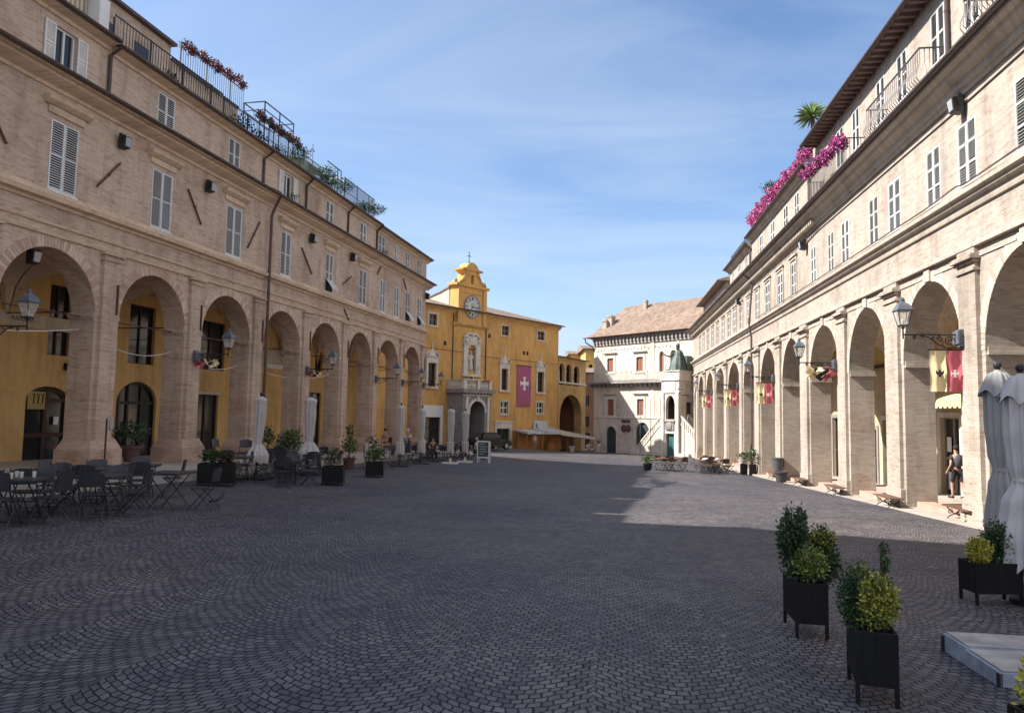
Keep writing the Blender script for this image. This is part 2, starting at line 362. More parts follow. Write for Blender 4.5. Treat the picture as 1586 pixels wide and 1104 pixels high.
def arch_ring(mb, a, b, z0, zs, zc, w, y0, y1, m=0, n=14):
    p = arch_pts(a, b, zs, zc, n); q = arch_pts(a-w, b+w, zs, zc+w, n)
    for (p0, p1, q0, q1) in zip(p, p[1:], q, q[1:]):
        mb.hexa([(p0[0],y0,p0[1]),(p1[0],y0,p1[1]),(p1[0],y1,p1[1]),(p0[0],y1,p0[1]),(q0[0],y0,q0[1]),(q1[0],y0,q1[1]),(q1[0],y1,q1[1]),(q0[0],y1,q0[1])], m)
    if zs > z0: mb.box(a-w, a, y0, y1, z0, zs, m); mb.box(b, b+w, y0, y1, z0, zs, m)
def mould(mb, x0, x1, prof, m=0): mb.prism(prof, 'x', x0, x1, m)
_leaf = {}
def leaf_mesh(w, h, rails, slat=.066, frame=.045, t=.035, tilt=1):
    """one louvred shutter leaf, lower left corner at the origin, front at y = 0"""
    mb = MB(); f = frame
    mb.box(0, f, 0, t, 0, h); mb.box(w-f, w, 0, t, 0, h)
    zs = [0] + [h*k/(rails+1) for k in range(1, rails+1)] + [h]
    for z in zs:
        a = min(max(z-f/2, 0), h-f); mb.box(f, w-f, .001, t-.001, a, a+f)
    mb.box(f, w-f, t-.006, t-.003, f, h-f, 2)
    k = f+.01
    while k < h-f-.02:
        if not any(abs(k+.02-z) < f*.75 for z in zs):
            mb.hexa([(f, .004, k), (w-f, .004, k), (w-f, t-.008, k+.026), (f, t-.008, k+.026), (f, .004, k+.007), (w-f, .004, k+.007), (w-f, t-.008, k+.033), (f, t-.008, k+.033)], 1)
        k += slat
    return mb
def leaf(fac, name, parent, x, y, z, w, h, rails, mats, rz=0):
    key = (round(w, 2), round(h, 2), rails, mats[0].name)
    if key not in _leaf:
        o = leaf_mesh(w, h, rails).build(name, mats); _leaf[key] = o.data
    else:
        o = bpy.data.objects.new(name, _leaf[key]); COL.objects.link(o)
    o.parent = parent; o.location = (x, y, z-fac.base); o.rotation_euler = (0, 0, rz)
    return o
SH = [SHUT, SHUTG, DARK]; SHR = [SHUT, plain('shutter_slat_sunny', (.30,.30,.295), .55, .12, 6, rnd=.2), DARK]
def shut_window(fac, x0, x1, z0, z1, rails, hood=None, mats=None, open_=False, frame_m=None, y=0, label=None):
    """window part with two louvred shutters (closed, or folded back on the wall)"""
    mb = MB(); fr = .06; fm = frame_m or SHUT; mats = mats or SH
    mb.box(x0, x1, y+.12, y+.15, z0, z1, 1)
    for a, b in ((x0, x0+fr), (x1-fr, x1), ((x0+x1)/2-fr/2, (x0+x1)/2+fr/2)): mb.box(a, b, y+.07, y+.119, z0, z1)
    mb.box(x0, x1, y+.072, y+.117, z1-fr, z1); mb.box(x0-.04, x1+.04, y-.05, y+.06, z0-.06, z0)
    w = fac.part(mb, 'window', [fm, GLASS])
    if label: w['label'] = label
    hw = (x1-x0)/2
    if open_:
        leaf(fac, 'shutter', w, x0-hw*1.0, y-.05, z0+.03, hw*.97, z1-z0-.04, rails, mats)
        leaf(fac, 'shutter', w, x1+.02, y-.05, z0+.03, hw*.97, z1-z0-.04, rails, mats)
    else:
        leaf(fac, 'shutter', w, x0+.005, y-.01, z0+.01, hw-.008, z1-z0-.02, rails, mats)
        leaf(fac, 'shutter', w, (x0+x1)/2+.003, y-.01, z0+.01, hw-.008, z1-z0-.02, rails, mats)
    if hood:
        h = MB(); zc = z1
        if hood == 1:
            h.box(x0-.14, x1+.14, y-.05, y, zc+.14, zc+.33); mould(h, x0-.28, x1+.28, [(y, zc+.33), (y-.08, zc+.35), (y-.2, zc+.45), (y-.22, zc+.53), (y, zc+.58)])
        else:
            h.box(x0-.16, x0-.03, y-.05, y, z0, zc+.12); h.box(x1+.03, x1+.16, y-.05, y, z0, zc+.12); h.box(x0-.16, x1+.16, y-.052, y, zc+.12, zc+.24); h.box(x0-.24, x1+.24, y-.12, y, zc+.24, zc+.32)
        fac.part(h, 'window_hood', CORN if hood == 1 else CORNR, w)
    return w
def drainpipe(fac, pts, r=.055, name='drainpipe'):
    mb = MB(); mb.tube(pts, r, 8)
    for (a, b) in zip(pts, pts[1:]):
        if abs(a[2]-b[2]) > 1.5:
            k = max(a[2], b[2])-.4
            while k > min(a[2], b[2]): mb.tube([(a[0], a[1], k), (a[0], a[1], k-.05)], r+.012, 8); k -= 1.9
    return fac.part(mb, name, GUT, smooth=False)
def gutter(mb, x0, x1, y, z, r=.085, n=6):
    pts = [(y + r*math.cos(math.pi + math.pi*k/n), z + r*math.sin(math.pi + math.pi*k/n)) for k in range(n+1)]
    mb.prism(pts, 'x', x0, x1)
def groin(mb, x0, x1, y0, y1, zs, zc, n=12, m=0):
    def f(u, v):
        a = 1-(2*u-1)**2; b = 1-(2*v-1)**2
        return (x0+(x1-x0)*u, y0+(y1-y0)*v, zs+(zc-zs)*math.sqrt(max(a, b, 0)))
    mb.grid(f, n, n, m)
# =================================================================== LEFT ARCADED BUILDING
L = Fac(-11.1325, 25.0, .19864, .98007, -1.9, 'arcaded_building', 'long shaded brick building with arcade and roof terraces, left of the square')
Lf = lambda x: -1.83-.0277*x          # pavement height along the arcade
LP = [-24.6, -20.45, -16.3, -12.1, -8.05, -3.97, .06, 4.1, 8.22, 12.4, 16.5, 20.85, 25.0]
LX0, LX1 = -25.1, 25.42; LD = .8; LB = 3.5
LO = [(a+.47, b-.47, 2.55, 4.16) for a, b in zip(LP, LP[1:])]
WIN1 = [(-6.36,-5.41,1,1),(-2.40,-1.42,1,1),(1.66,2.70,1,1),(5.68,6.55,1,1),(9.95,10.78,1,1),(14.02,14.98,1,1),(17.02,17.82,1,0),(19.3,20.1,1,0),(21.35,22.2,1,0),(23.68,24.5,1,0)]
WIN2 = [(-6.42,-5.70),(-2.35,-1.5),(1.6,2.36),(5.68,6.48),(9.75,10.6),(13.9,14.75),(16.6,17.55),(19.12,19.75),(21.1,21.85),(23.4,24.25)]
W1Z = (5.70, 7.60); W2Z = (8.98, 10.16)
mb = MB()
arcade(mb, LX0, LX1, 5.3, LO, LD, lambda x: Lf(x)-1.2)
holes = [(a, b, *W1Z) for a, b, r, h in WIN1] + [(a, b, *W2Z) for a, b in WIN2]
wall(mb, LX0, LX1, 5.3, 10.5, holes)
mb.poly([(LX1, 0, Lf(LX1)-1.2), (LX1, LD, Lf(LX1)-1.2), (LX1, LD, 5.3), (LX1, 0, 5.3)]); mb.poly([(LX1, 0, 5.3), (LX1, 12, 5.3), (LX1, 12, 10.5), (LX1, 0, 10.5)])
mb.poly([(LX1, LB, -5), (LX1, 12, -5), (LX1, 12, 5.3), (LX1, LB, 5.3)])
mb.poly([(LX0, 0, -3), (LX0, 12, -3), (LX0, 12, 10.5), (LX0, 0, 10.5)]); mb.poly([(LX0, 12, -3), (LX1, 12, -5), (LX1, 12, 10.5), (LX0, 12, 10.5)])
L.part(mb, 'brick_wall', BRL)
mb = MB(); mb.poly([(LX0, 0, 10.48), (LX1, 0, 10.48), (LX1, 12, 10.48), (LX0, 12, 10.48)]); L.part(mb, 'terrace_floor', TILEF)
for p in LP:
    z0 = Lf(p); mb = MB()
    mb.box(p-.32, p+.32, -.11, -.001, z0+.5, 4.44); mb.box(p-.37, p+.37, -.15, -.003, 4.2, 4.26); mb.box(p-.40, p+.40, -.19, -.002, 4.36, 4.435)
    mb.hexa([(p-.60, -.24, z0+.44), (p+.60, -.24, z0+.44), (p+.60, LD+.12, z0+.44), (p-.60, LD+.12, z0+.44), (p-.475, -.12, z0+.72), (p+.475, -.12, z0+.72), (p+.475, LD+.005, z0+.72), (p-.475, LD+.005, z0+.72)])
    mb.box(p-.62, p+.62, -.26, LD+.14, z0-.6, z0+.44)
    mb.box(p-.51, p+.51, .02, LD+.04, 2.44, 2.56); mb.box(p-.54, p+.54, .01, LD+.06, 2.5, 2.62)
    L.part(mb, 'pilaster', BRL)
    mb = MB(); mb.box(p+.2, p+.245, -.16, -.112, 2.65, 3.55); L.part(mb, 'wall_anchor', RUST)
mb = MB()
mould(mb, LX0, LX1+.02, [(.0, 4.46), (-.05, 4.46), (-.06, 4.53), (0, 4.55)])
mould(mb, LX0, LX1+.02, [(.0, 4.74), (-.04, 4.74), (-.05, 4.80), (0, 4.82)])
mould(mb, LX0, LX1+.16, [(.0, 5.24), (-.05, 5.25), (-.07, 5.33), (-.2, 5.37), (-.22, 5.49), (-.12, 5.53), (-.10, 5.60), (-.05, 5.62), (-.04, 5.67), (0, 5.68)])
L.part(mb, 'string_course', CORN)
mb = MB(); mould(mb, LX0, LX1+.45, [(0, 8.36), (-.05, 8.36), (-.07, 8.45), (-.22, 8.52), (-.36, 8.6), (-.38, 8.66), (-.5, 8.68), (-.5, 8.78), (0, 8.86)]); L.part(mb, 'main_cornice', CORN)
mb = MB(); gutter(mb, LX0, LX1+.5, -.57, 8.80, .09); mb.box(LX0, LX1+.45, -.5, 0, 8.862, 8.89); L.part(mb, 'gutter', GUT)
for a, b, dz, nm in ((LX0, -4.5, .10, 0), (-4.4, 4.2, 0, 0), (4.2, 16.22, .02, 0), (16.22, LX1+.3, -.06, 0)):
    mb = MB(); mould(mb, a, b, [(0, 10.28+dz), (-.05, 10.28+dz), (-.07, 10.38+dz), (-.18, 10.42+dz), (-.3, 10.47+dz), (-.3, 10.54+dz), (.3, 10.6+dz)]); L.part(mb, 'eave_moulding', CORN)
    mb = MB(); gutter(mb, a, b, -.37, 10.57+dz, .09); mb.box(a, b, -.32, .3, 10.605+dz, 10.63+dz); L.part(mb, 'eave_gutter', GUT)
for a, b, r, h in WIN1: shut_window(L, a, b, *W1Z, r, h)
for i, (a, b) in enumerate(WIN2): shut_window(L, a, b, *W2Z, 1, None, open_=(i in (0, 3)), mats=([WHITEP, WHITEP, WHITEP] if i in (0, 3) else None))
# two awning shutters propped open on the first floor
for a, b in ((9.95, 10.78), (21.35, 22.2), (23.68, 24.5)):
    mb = MB(); mb.hexa([(a+.05, -.42, 5.78), (b-.05, -.42, 5.78), (b-.05, -.40, 5.80), (a+.05, -.40, 5.80), (a+.05, -.04, 6.32), (b-.05, -.04, 6.32), (b-.05, -.01, 6.33), (a+.05, -.01, 6.33)]); mb.box(a+.04, b-.04, -.02, -.012, 5.74, 6.3, 1)
    L.part(mb, 'shutter_flap', [SHUTG, DARK])
drainpipe(L, [(4.55, -.56, 8.72), (4.55, -.3, 8.2), (4.53, -.2, 7.9), (4.53, -.2, -1.9)], .06)
drainpipe(L, [(-4.45, -.36, 10.5), (-4.5, -.06, 10.25), (-4.5, -.06, 8.9)]); drainpipe(L, [(4.2, -.36, 10.5), (4.02, -.06, 10.15), (4.02, -.06, 8.9)])
for x in (7.72, 12.3, 16.24): drainpipe(L, [(x, -.36, 10.5), (x-.03, -.06, 10.2), (x-.03, -.06, 8.9)])
mb = MB(); mb.tube([(4.02, -.12, 9.0), (4.3, -.4, 8.93), (4.55, -.56, 8.85)], .055, 8); L.part(mb, 'drainpipe', GUT)
for (xa, za), (xb, zb) in (((-4.71,6.25),(-3.86,7.23)), ((-.66,7.43),(.14,6.4)), ((3.9,7.49),(3.11,6.24)), ((7.45,7.25),(8.5,6.24)), ((12.9,6.96),(11.91,6.37)), ((16.94,8.3),(16.45,7.75)), ((12.17,5.14),(12.75,4.6)), ((20.69,8.3),(21.36,7.68)), ((-8.25,7.2),(-7.67,6.39))):
    mb = MB(); mb.tube([(xa, -.05, za), (xb, -.05, zb)], .032, 5); mb.ball(((xa+xb)/2, -.06, (za+zb)/2), .05, 6); L.part(mb, 'wall_anchor', RUST)
VS = [plain('voussoir_light', (.60,.47,.37), .9, .2, 5), plain('voussoir_dark', (.50,.37,.29), .9, .2, 5), plain('voussoir_red', (.46,.31,.235), .9, .2, 5)]
def voussoirs(fac, ops, w, mats, seed):
    rng = random.Random(seed)
    for a, b, zs, zc in ops:
        mb = MB(); n = 52; p = arch_pts(a, b, zs, zc, n); q = arch_pts(a-w, b+w, zs, zc+w, n)
        for k in range(n):
            P0, P1, Q0, Q1 = p[k], p[k+1], q[k], q[k+1]; f = lambda A, B, t: (A[0]+(B[0]-A[0])*t, A[1]+(B[1]-A[1])*t)
            P1 = f(P0, P1, .88); Q1 = f(Q0, Q1, .88); m = rng.choice((0, 0, 1, 1, 2))
            mb.hexa([(P0[0],-.012,P0[1]),(P1[0],-.012,P1[1]),(P1[0],.0,P1[1]),(P0[0],.0,P0[1]),(Q0[0],-.012,Q0[1]),(Q1[0],-.012,Q1[1]),(Q1[0],.0,Q1[1]),(Q0[0],.0,Q0[1])], m)
        fac.part(mb, 'arch_ring', mats)
voussoirs(L, LO[4:], .30, VS, 2)
# arcade interior
mb = MB()
KB = .9067
def bq(a, b, c, d): return (KB*a-2.08, KB*b-2.08, KB*c, KB*d)          # same doors, on the wall 3.5 m behind the front
DRS = [(KB*a-2.08, KB*b-2.08, KB*c, KB*d, KB*e) for a, b, c, d, e in ((-1.11,.76,-2.35,.12,.62),(3.15,5.52,-2.5,.1,.98))]
H = [bq(*q_) for q_ in ((-.37,.62,3.1,4.3),(-.37,.62,1.75,3.06),(3.65,5.2,1.73,4.2),(8.25,10.05,-2.4,.58),(8.25,10.4,1.78,4.15),(12.2,13.3,-2.6,.6),(19.5,21.2,-2.6,1.0),(20.2,21.2,2.4,3.6),(23.3,24.4,-2.8,.2))]
wall(mb, LX0, LX1, -5, 5.25, H + [(a, b, z0, zc) for a, b, z0, zs, zc in DRS], LB, .22)
for a, b, z0, zs, zc in DRS:
    p = arch_pts(a, b, zs, zc)
    for (xa, za), (xb, zb) in zip(p, p[1:]):
        mb.poly([(xa, LB-.002, za), (xb, LB-.002, zb), (xb, LB-.002, zc), (xa, LB-.002, zc)]); mb.poly([(xa, LB, za), (xb, LB, zb), (xb, LB+.22, zb), (xa, LB+.22, za)])
for k, x in enumerate((LX0, LX1)): mb.poly([(x, LD, -5), (x, LB, -5), (x, LB, 5.25), (x, LD, 5.25)]) if k == 0 else None
L.part(mb, 'arcade_back_wall', OCHRE)
mb = MB()
for a, b in zip(LP, LP[1:]): groin(mb, a+.02, b-.02, LD+.02, LB-.02, 2.5, 4.32)
L.part(mb, 'arcade_vault', VAULT, smooth=False)
mb = MB()
for p in LP[1:]: mb.tube([(p-.05, .3, 2.72), (p-.05, LB, 2.72)], .022, 5)
for a, b in zip(LP, LP[1:]): mb.tube([(a, .45, 2.52), (b, .45, 2.52)], .02, 5)
L.part(mb, 'tie_rods', RUST)
mb = MB()
for a, b, z in ((-12.0, -3.7, 2.15), (-3.7, .3, 1.95), (.3, 4.3, 1.75), (4.3, 12.4, 1.7)):
    n = 12; mb.tube([(a+(b-a)*k/n, .5, z - .42*(1-(2*k/n-1)**2) + .15*k/n) for k in range(n+1)], .013, 4)
L.part(mb, 'light_cable', WHITEP)
# doors and windows of the back wall
def glazed(fac, name, x0, x1, z0, z1, y, nx=2, nz=1, fm=WOODD, gm=GLASS, fr=.08, arch=None, parent=None, solid=0, label=None):
    mb = MB()
    if arch: arch_panel(mb, x0, x1, z0, arch, z1, y+.06, 1)
    else: mb.box(x0, x1, y+.05, y+.08, z0, z1, 1)
    for k in range(nx+1):
        x = x0+(x1-x0)*k/nx; mb.box(max(x0, x-fr/2), min(x1, x+fr/2), y, y+.049, z0, z1 if not arch else (arch + (z1-arch)*math.sqrt(max(0, 1-(2*(x-x0)/(x1-x0)-1)**2))*.98))
    for k in range(nz+1):
        z = z0+((arch or z1)-z0)*k/nz; mb.box(x0, x1, y+.002, y+.047, max(z0, z-fr/2), min(z1, z+fr/2))
    if solid: mb.box(x0+fr/2, x1-fr/2, y+.01, y+.045, z0, z0+solid)
    if arch: arch_ring(mb, x0+fr, x1-fr, arch, arch, z1-fr, fr, y, y+.048)
    o = fac.part(mb, name, [fm, gm], parent)
    if label: o['label'] = label
    return o
d = glazed(L, 'shop_door', *DRS[0][:3], DRS[0][4], LB+.1, 2, 2, WOODD, GLASS, .13, DRS[0][3], label='arched glazed wooden shop door with a gilt fanlight panel')
mb = MB(); mb.box(-2.95, -2.3, LB+.06, LB+.098, -.18, .38); L.part(mb, 'fanlight_panel', PANEL, d)
mb = MB()
for i in range(3): mb.tube([(-2.8+.17*i, LB+.05, .28), (-2.72+.17*i, LB+.05, .31), (-2.75+.17*i, LB+.05, .0)], .017, 5)
L.part(mb, 'fanlight_lettering', DARK, d)
mb = MB(); mb.box(-1.9, -1.7, LB+.07, LB+.09, -.68, -.42); L.part(mb, 'paper_notice', WHITEP, d)
d = glazed(L, 'shop_door', *DRS[1][:3], DRS[1][4], LB+.1, 3, 2, IRON, GLASS, .1, DRS[1][3], label='wide arched glazed shop door')
d = glazed(L, 'shop_window', *H[3], LB+.1, 2, 1, WOODD, GLASS, .1)
mb = MB(); mb.box(H[3][0]-.12, H[3][1]+.12, LB-.03, LB-.002, H[3][3]+.01, H[3][3]+.12); L.part(mb, 'door_lintel', CREAM, d)
for q in H[:3]+H[4:5]+H[7:8]: glazed(L, 'window', *q, LB+.12, 2, 1, WOODD, GLASS, .06)
d = glazed(L, 'shop_door', *H[5], LB+.1, 1, 2, WOODD, GLASS, .1)
d = glazed(L, 'shop_door', *H[6], LB+.1, 2, 2, WOODD, GLASS, .1, label='dark shop door under a sign with pale curling letters')
mb = MB()
for i, s in enumerate((0, .28, .56, .95)):
    mb.tube([(15.75+s*.85, LB+.06, .8), (15.82+s*.85, LB+.06, .42), (15.9+s*.85, LB+.06, .7), (16.0+s*.85, LB+.06, .4)], .02, 5)
L.part(mb, 'sign_lettering', PANE, d)
d = glazed(L, 'shop_door', *H[8], LB+.1, 1, 2, WHITEP, GLASS, .1)
mb = MB(); mb.box(-4.3, -1.25, LB-.05, LB-.002, 2.38, 2.8); bd = L.part(mb, 'name_board', CREAM)
mb = MB(); rng = random.Random(5)
for i in range(6): mb.tube([(-3.85+.14*i, LB-.06, 2.54), (-3.8+.14*i, LB-.06, 2.66+.03*rng.random()), (-3.75+.14*i, LB-.06, 2.54)], .012, 4)
L.part(mb, 'faded_lettering', RUST, bd)
mb = MB(); mb.box(10.6, 12.8, LB-.06, LB-.002, 2.0, 2.22); mb.box(10.5, 12.9, LB-.04, LB-.002, 2.26, 2.9, 1); L.part(mb, 'shop_fascia', [WHITEP, CREAM])
mb = MB(); mb.box(-1.72, -1.52, LB-.3, LB-.02, 1.13, 1.36); L.part(mb, 'wall_lamp', IRON)
# penthouse box and low roof wall, roof of the far end
mb = MB()
for i in range(24): mb.box(-8.6+.16*i, -8.52+.16*i, .55, .6, 10.6, 12.05)
mb.box(-8.6, -4.82, .6, 3.5, 10.6, 12.05); mb.box(-4.8, -4.42, .15, 3.6, 10.6, 11.95, 1); mb.box(-8.7, -4.5, .45, 3.7, 12.052, 12.10, 2); L.part(mb, 'penthouse', [CREAM, WHITEP, GUT])
mb = MB(); mb.box(-4.38, .45, 1.8, 3.9, 10.5, 13.25); mb.box(-4.5, .55, 1.6, 4.0, 13.252, 13.36, 1); mb.box(-3.2, -2.4, 1.78, 1.799, 10.6, 12.5, 2); mb.box(-1.4, -.7, 1.78, 1.799, 10.6, 12.5, 2); L.part(mb, 'roof_house', [BRL, GUT, GLASS])
mb = MB(); mb.box(.56, 4.9, 1.85, 2.1, 10.5, 12.75); mb.box(.56, 4.95, 1.8, 2.15, 12.752, 12.86, 1); L.part(mb, 'terrace_wall', [BRL, GUT])
mb = MB(); mb.hexa([(16.3, -.35, 10.56), (LX1+.4, -.35, 10.56), (LX1+.4, 6, 10.6), (16.3, 6, 10.6), (16.3, -.35, 10.60), (LX1+.4, -.35, 10.60), (LX1-3.5, 5, 12.2), (16.3, 5, 12.2)])
L.part(mb, 'tiled_roof', TILE)
mb = MB(); mb.hexa([(LX0, -.35, 10.70), (-8.7, -.35, 10.70), (-8.7, 8, 10.7), (LX0, 8, 10.7), (LX0, -.35, 10.74), (-8.7, -.35, 10.74), (-8.7, 6, 12), (LX0, 6, 12)]); L.part(mb, 'tiled_roof', TILE)
for x, yy, h in ((17.8, 4, 1.4), (22, 3.4, 1.3)):
    mb = MB(); mb.box(x-.3, x+.3, yy-.3, yy+.3, 11.2, 11.9+h*.5); mb.box(x-.38, x+.38, yy-.38, yy+.38, 11.9+h*.5, 12+h*.5); L.part(mb, 'chimney', BRP)
# terrace railings
def rail(fac, x0, x1, y, z0, z1, step=.13, mat=IRON, name='terrace_railing', mesh=0, posts=1.6):
    mb = MB(); n = max(1, int((x1-x0)/step))
    for k in range(n+1): mb.box(x0+(x1-x0)*k/n-.008, x0+(x1-x0)*k/n+.008, y-.008, y+.008, z0, z1)
    mb.box(x0, x1, y-.018, y+.018, z1, z1+.03); mb.box(x0, x1, y-.014, y+.014, z0+.08, z0+.10)
    if mesh: mb.box(x0, x1, y-.012, y+.012, (z0+z1)/2, (z0+z1)/2+.02)
    k = x0
    while k <= x1+.01: mb.box(k-.02, k+.02, y-.02, y+.02, z0-.1, z1+.05); k += posts
    return fac.part(mb, name, mat)
rail(L, -4.3, 1.2, .08, 10.6, 11.62); rail(L, 1.3, 4.4, .08, 10.6, 11.5, .11)
rail(L, .9, 5.1, 1.72, 12.6, 13.62, .14); rail(L, 4.5, 7.6, .08, 10.6, 11.7, .10, mesh=1); rail(L, 7.65, 11.9, .1, 10.6, 11.6, .10, plain('green_mesh', (.10,.17,.14), .6, .3))
rail(L, 11.95, 16.0, .08, 10.6, 11.95, .09, mesh=1)
mb = MB()
for x in (4.2, 5.4, 6.6):
    for yy in (.14, 1.1): mb.box(x-.02, x+.02, yy-.02, yy+.02, 10.6, 12.64)
for yy in (.14, 1.1): mb.box(4.18, 6.62, yy-.02, yy+.02, 12.64, 12.68); mb.box(4.18, 6.62, yy-.018, yy+.018, 12.3, 12.33)
for x in (4.2, 6.6): mb.box(x-.018, x+.018, .14, 1.1, 12.642, 12.678); mb.box(x-.016, x+.016, .14, 1.1, 12.302, 12.328)
L.part(mb, 'pergola_frame', IRON)
mb = MB()
for x in (11.6, 12.0): mb.box(x-.02, x+.02, .3, .34, 10.6, 12.3)
mb.box(10.4, 12.0, .3, .34, 12.3, 12.34); mb.box(11.3, 11.32, 1.6, 1.62, 10.6, 13.6); mb.box(11.15, 11.5, 1.6, 1.62, 13.3, 13.32); L.part(mb, 'aerial_mast', IRON)
mb = MB(); mb.hexa([(7.9, .3, 11.55), (10.6, .3, 11.55), (10.6, 2.6, 12.0), (7.9, 2.6, 12.0), (7.9, .3, 11.59), (10.6, .3, 11.59), (10.6, 2.6, 12.04), (7.9, 2.6, 12.04)]); mb.box(7.95, 8.0, .35, .4, 10.6, 11.55); mb.box(10.5, 10.55, .35, .4, 10.6, 11.55)
L.part(mb, 'terrace_awning', plain('green_canvas', (.13,.19,.14), .8, .2))
mb = MB(); mb.box(-25, -8.95, .2, .6, 10.5, 11.8); mb.box(-25, -8.9, .1, .7, 11.801, 11.9, 1); L.part(mb, 'shadow_parapet', [BRL, GUT])  # unseen parapet added to carry the building's shadow farther over the paving
# taller storeys behind the left edge: beyond the frame, they throw the near shadow over the square
T = Fac(L.W(-12.0, 4.0, 0).x, L.W(-12.0, 4.0, 0).y, .19864, .98007, 10.5, 'brick_tower_block', 'tall brick storeys rising behind the near end of the shaded arcade')
TW = [(x, x+1.1, z, z+2) for x in (-11, -8, -5, -2.5) for z in (12, 15)]
mb = MB(); wall(mb, -13, 0, 10.5, 17.8, TW); wall(mb, -13, 0, 10.5, 17.8, [], 8)
mb.poly([(0, 0, 10.5), (0, 8, 10.5), (0, 8, 17.8), (0, 0, 17.8)]); mb.poly([(-13, 0, 10.5), (-13, 8, 10.5), (-13, 8, 22.8), (-13, 0, 22.8)])
mb.prism([(0, 17.8), (-2.9, 22.8), (-13, 22.8), (-13, 17.8)], 'y', .01, 7.99)
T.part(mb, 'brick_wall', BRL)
mb = MB(); mould(mb, -13.1, .2, [(0, 17.3), (-.25, 17.5), (-.25, 17.7), (0, 17.75)]); T.part(mb, 'cornice', CORN)
for q in TW: glazed(T, 'window', *q, .1, 2, 2, WOODD, GLASS, .07)
# =================================================================== RIGHT ARCADED BUILDING  (local x grows towards the camera)
R = Fac(11.0131, 20.3, -.13448, -.99092, -2.46, 'arcaded_building', 'sunlit pale brick building with arcade, balconies and pink flowers on its roof')
_rf = [(-52, -4.2), (-42, -3.7), (-14.5, -3.04), (-9.4, -2.81), (-5, -2.65), (0, -2.46), (4.5, -2.3), (13, -2.1)]
def Rf(x):
    for (a, za), (b, zb) in zip(_rf, _rf[1:]):
        if a <= x <= b: return za+(zb-za)*(x-a)/(b-a)
    return _rf[0][1] if x < a else _rf[-1][1]
RX0, RX1 = -51.2, 18.0; RD = .8; RB = 3.5
_ops = [(-50.4,-48.6),(-47.3,-43.3),(-41.9,-37.3),(-36.1,-31.7),(-30.4,-25.6),(-24.5,-20.8),(-19.35,-15.6),(-14.35,-10.85),(-9.54,-5.72),(-4.62,-1.14),(.05,3.48),(4.52,8.0),(9.1,12.6),(13.7,17.2)]
RO = [(a, b, 1.55, (3.55 if b-a > 2.5 else 2.6)) for a, b in _ops]
RW = [(-46.5,-45.4),(-43.9,-42.9),(-41.2,-40.1),(-38.4,-37.3),(-35.6,-34.6),(-32.9,-31.9),(-30.3,-29.2),(-28.0,-26.9),(-25.6,-24.6),(-23.05,-22.2),(-20.5,-19.55),(-17.9,-16.75),(-15.1,-14.0),(-12.4,-11.5),(-9.15,-8.42),(-6.8,-6.1),(-5.2,-4.37),(-2.4,-1.62),(-.8,.1),(1.82,2.62),(3.53,4.42),(6.0,6.9),(8.6,9.5),(11.2,12.1)]
RWZ = (5.42, 6.93)
RT = [(-5.6,-4.8),(-3.85,-3.14),(-1.6,-.88),(.05,.76),(2.28,3.06),(4.05,4.75),(6.6,7.4),(9.5,10.3)]
RTZ = (8.35, 10.42)
RU = [(-11.75,-11.0),(-13.85,-13.0),(-16.6,-15.8),(-19.4,-18.6)]
RUZ = (8.72, 9.95)
RV = [(-24.0,-23.2),(-26.4,-25.6),(-28.6,-27.8)]
mb = MB()
arcade(mb, RX0, RX1, 5.2, RO, RD, lambda x: Rf(x)-1)
wall(mb, RX0, RX1, 5.2, 8.2, [(a, b, *RWZ) for a, b in RW])
wall(mb, -8.95, RX1, 8.2, 10.93, [(a, b, *RTZ) for a, b in RT])
wall(mb, -21.6, -8.951, 8.2, 10.5, [(a, b, *RUZ) for a, b in RU], .02)
wall(mb, -29.6, -21.601, 8.2, 10.2, [(a, b, 8.75, 9.75) for a, b in RV], .04)
wall(mb, -46, -33.2, 8.2, 10.0, [(x, x+.7, 8.6, 9.5) for x in (-44.5, -42.0, -39.8, -37.4, -35.2)], .3)
for x, za, zb, yy in ((-8.95, 8.2, 10.93, 0), (-21.6, 8.2, 10.5, .02), (-29.6, 8.2, 10.2, .04), (-46, 8.2, 10.0, .3), (-33.2, 8.2, 10.0, .3)): mb.poly([(x, yy, za), (x, 11, za), (x, 11, zb), (x, yy, zb)])
for x in (RX0, RX1): mb.poly([(x, 0, -5), (x, 11, -5), (x, 11, 8.2), (x, 0, 8.2)])
mb.poly([(RX1, 0, 8.2), (RX1, 11, 8.2), (RX1, 11, 10.93), (RX1, 0, 10.93)])
mb.poly([(RX0, 11, -5), (RX1, 11, -5), (RX1, 11, 8.2), (RX0, 11, 8.2)])
for a, b, z in ((-8.95, RX1, 10.93), (-21.6, -8.95, 10.5), (-29.6, -21.6, 10.2), (-46, -33.2, 10.0)): mb.poly([(a, 11, 8.2), (b, 11, 8.2), (b, 11, z), (a, 11, z)])
R.part(mb, 'brick_wall', BRR)
mb = MB()
mb.poly([(RX0, .01, 8.24), (-29.6, .01, 8.24), (-29.6, 11, 8.24), (RX0, 11, 8.24)]); mb.poly([(-21.6, .03, 10.42), (-8.95, .03, 10.42), (-8.95, 11, 10.42), (-21.6, 11, 10.42)]); mb.poly([(-29.6, .05, 10.12), (-21.6, .05, 10.12), (-21.6, 11, 10.12), (-29.6, 11, 10.12)])
R.part(mb, 'terrace_floor', TILEF)
_pe = [v for o in _ops for v in o[:2]]; RPIL = [( _pe[i]+.06, _pe[i+1]-.16) for i in range(1, len(_pe)-1, 2)]
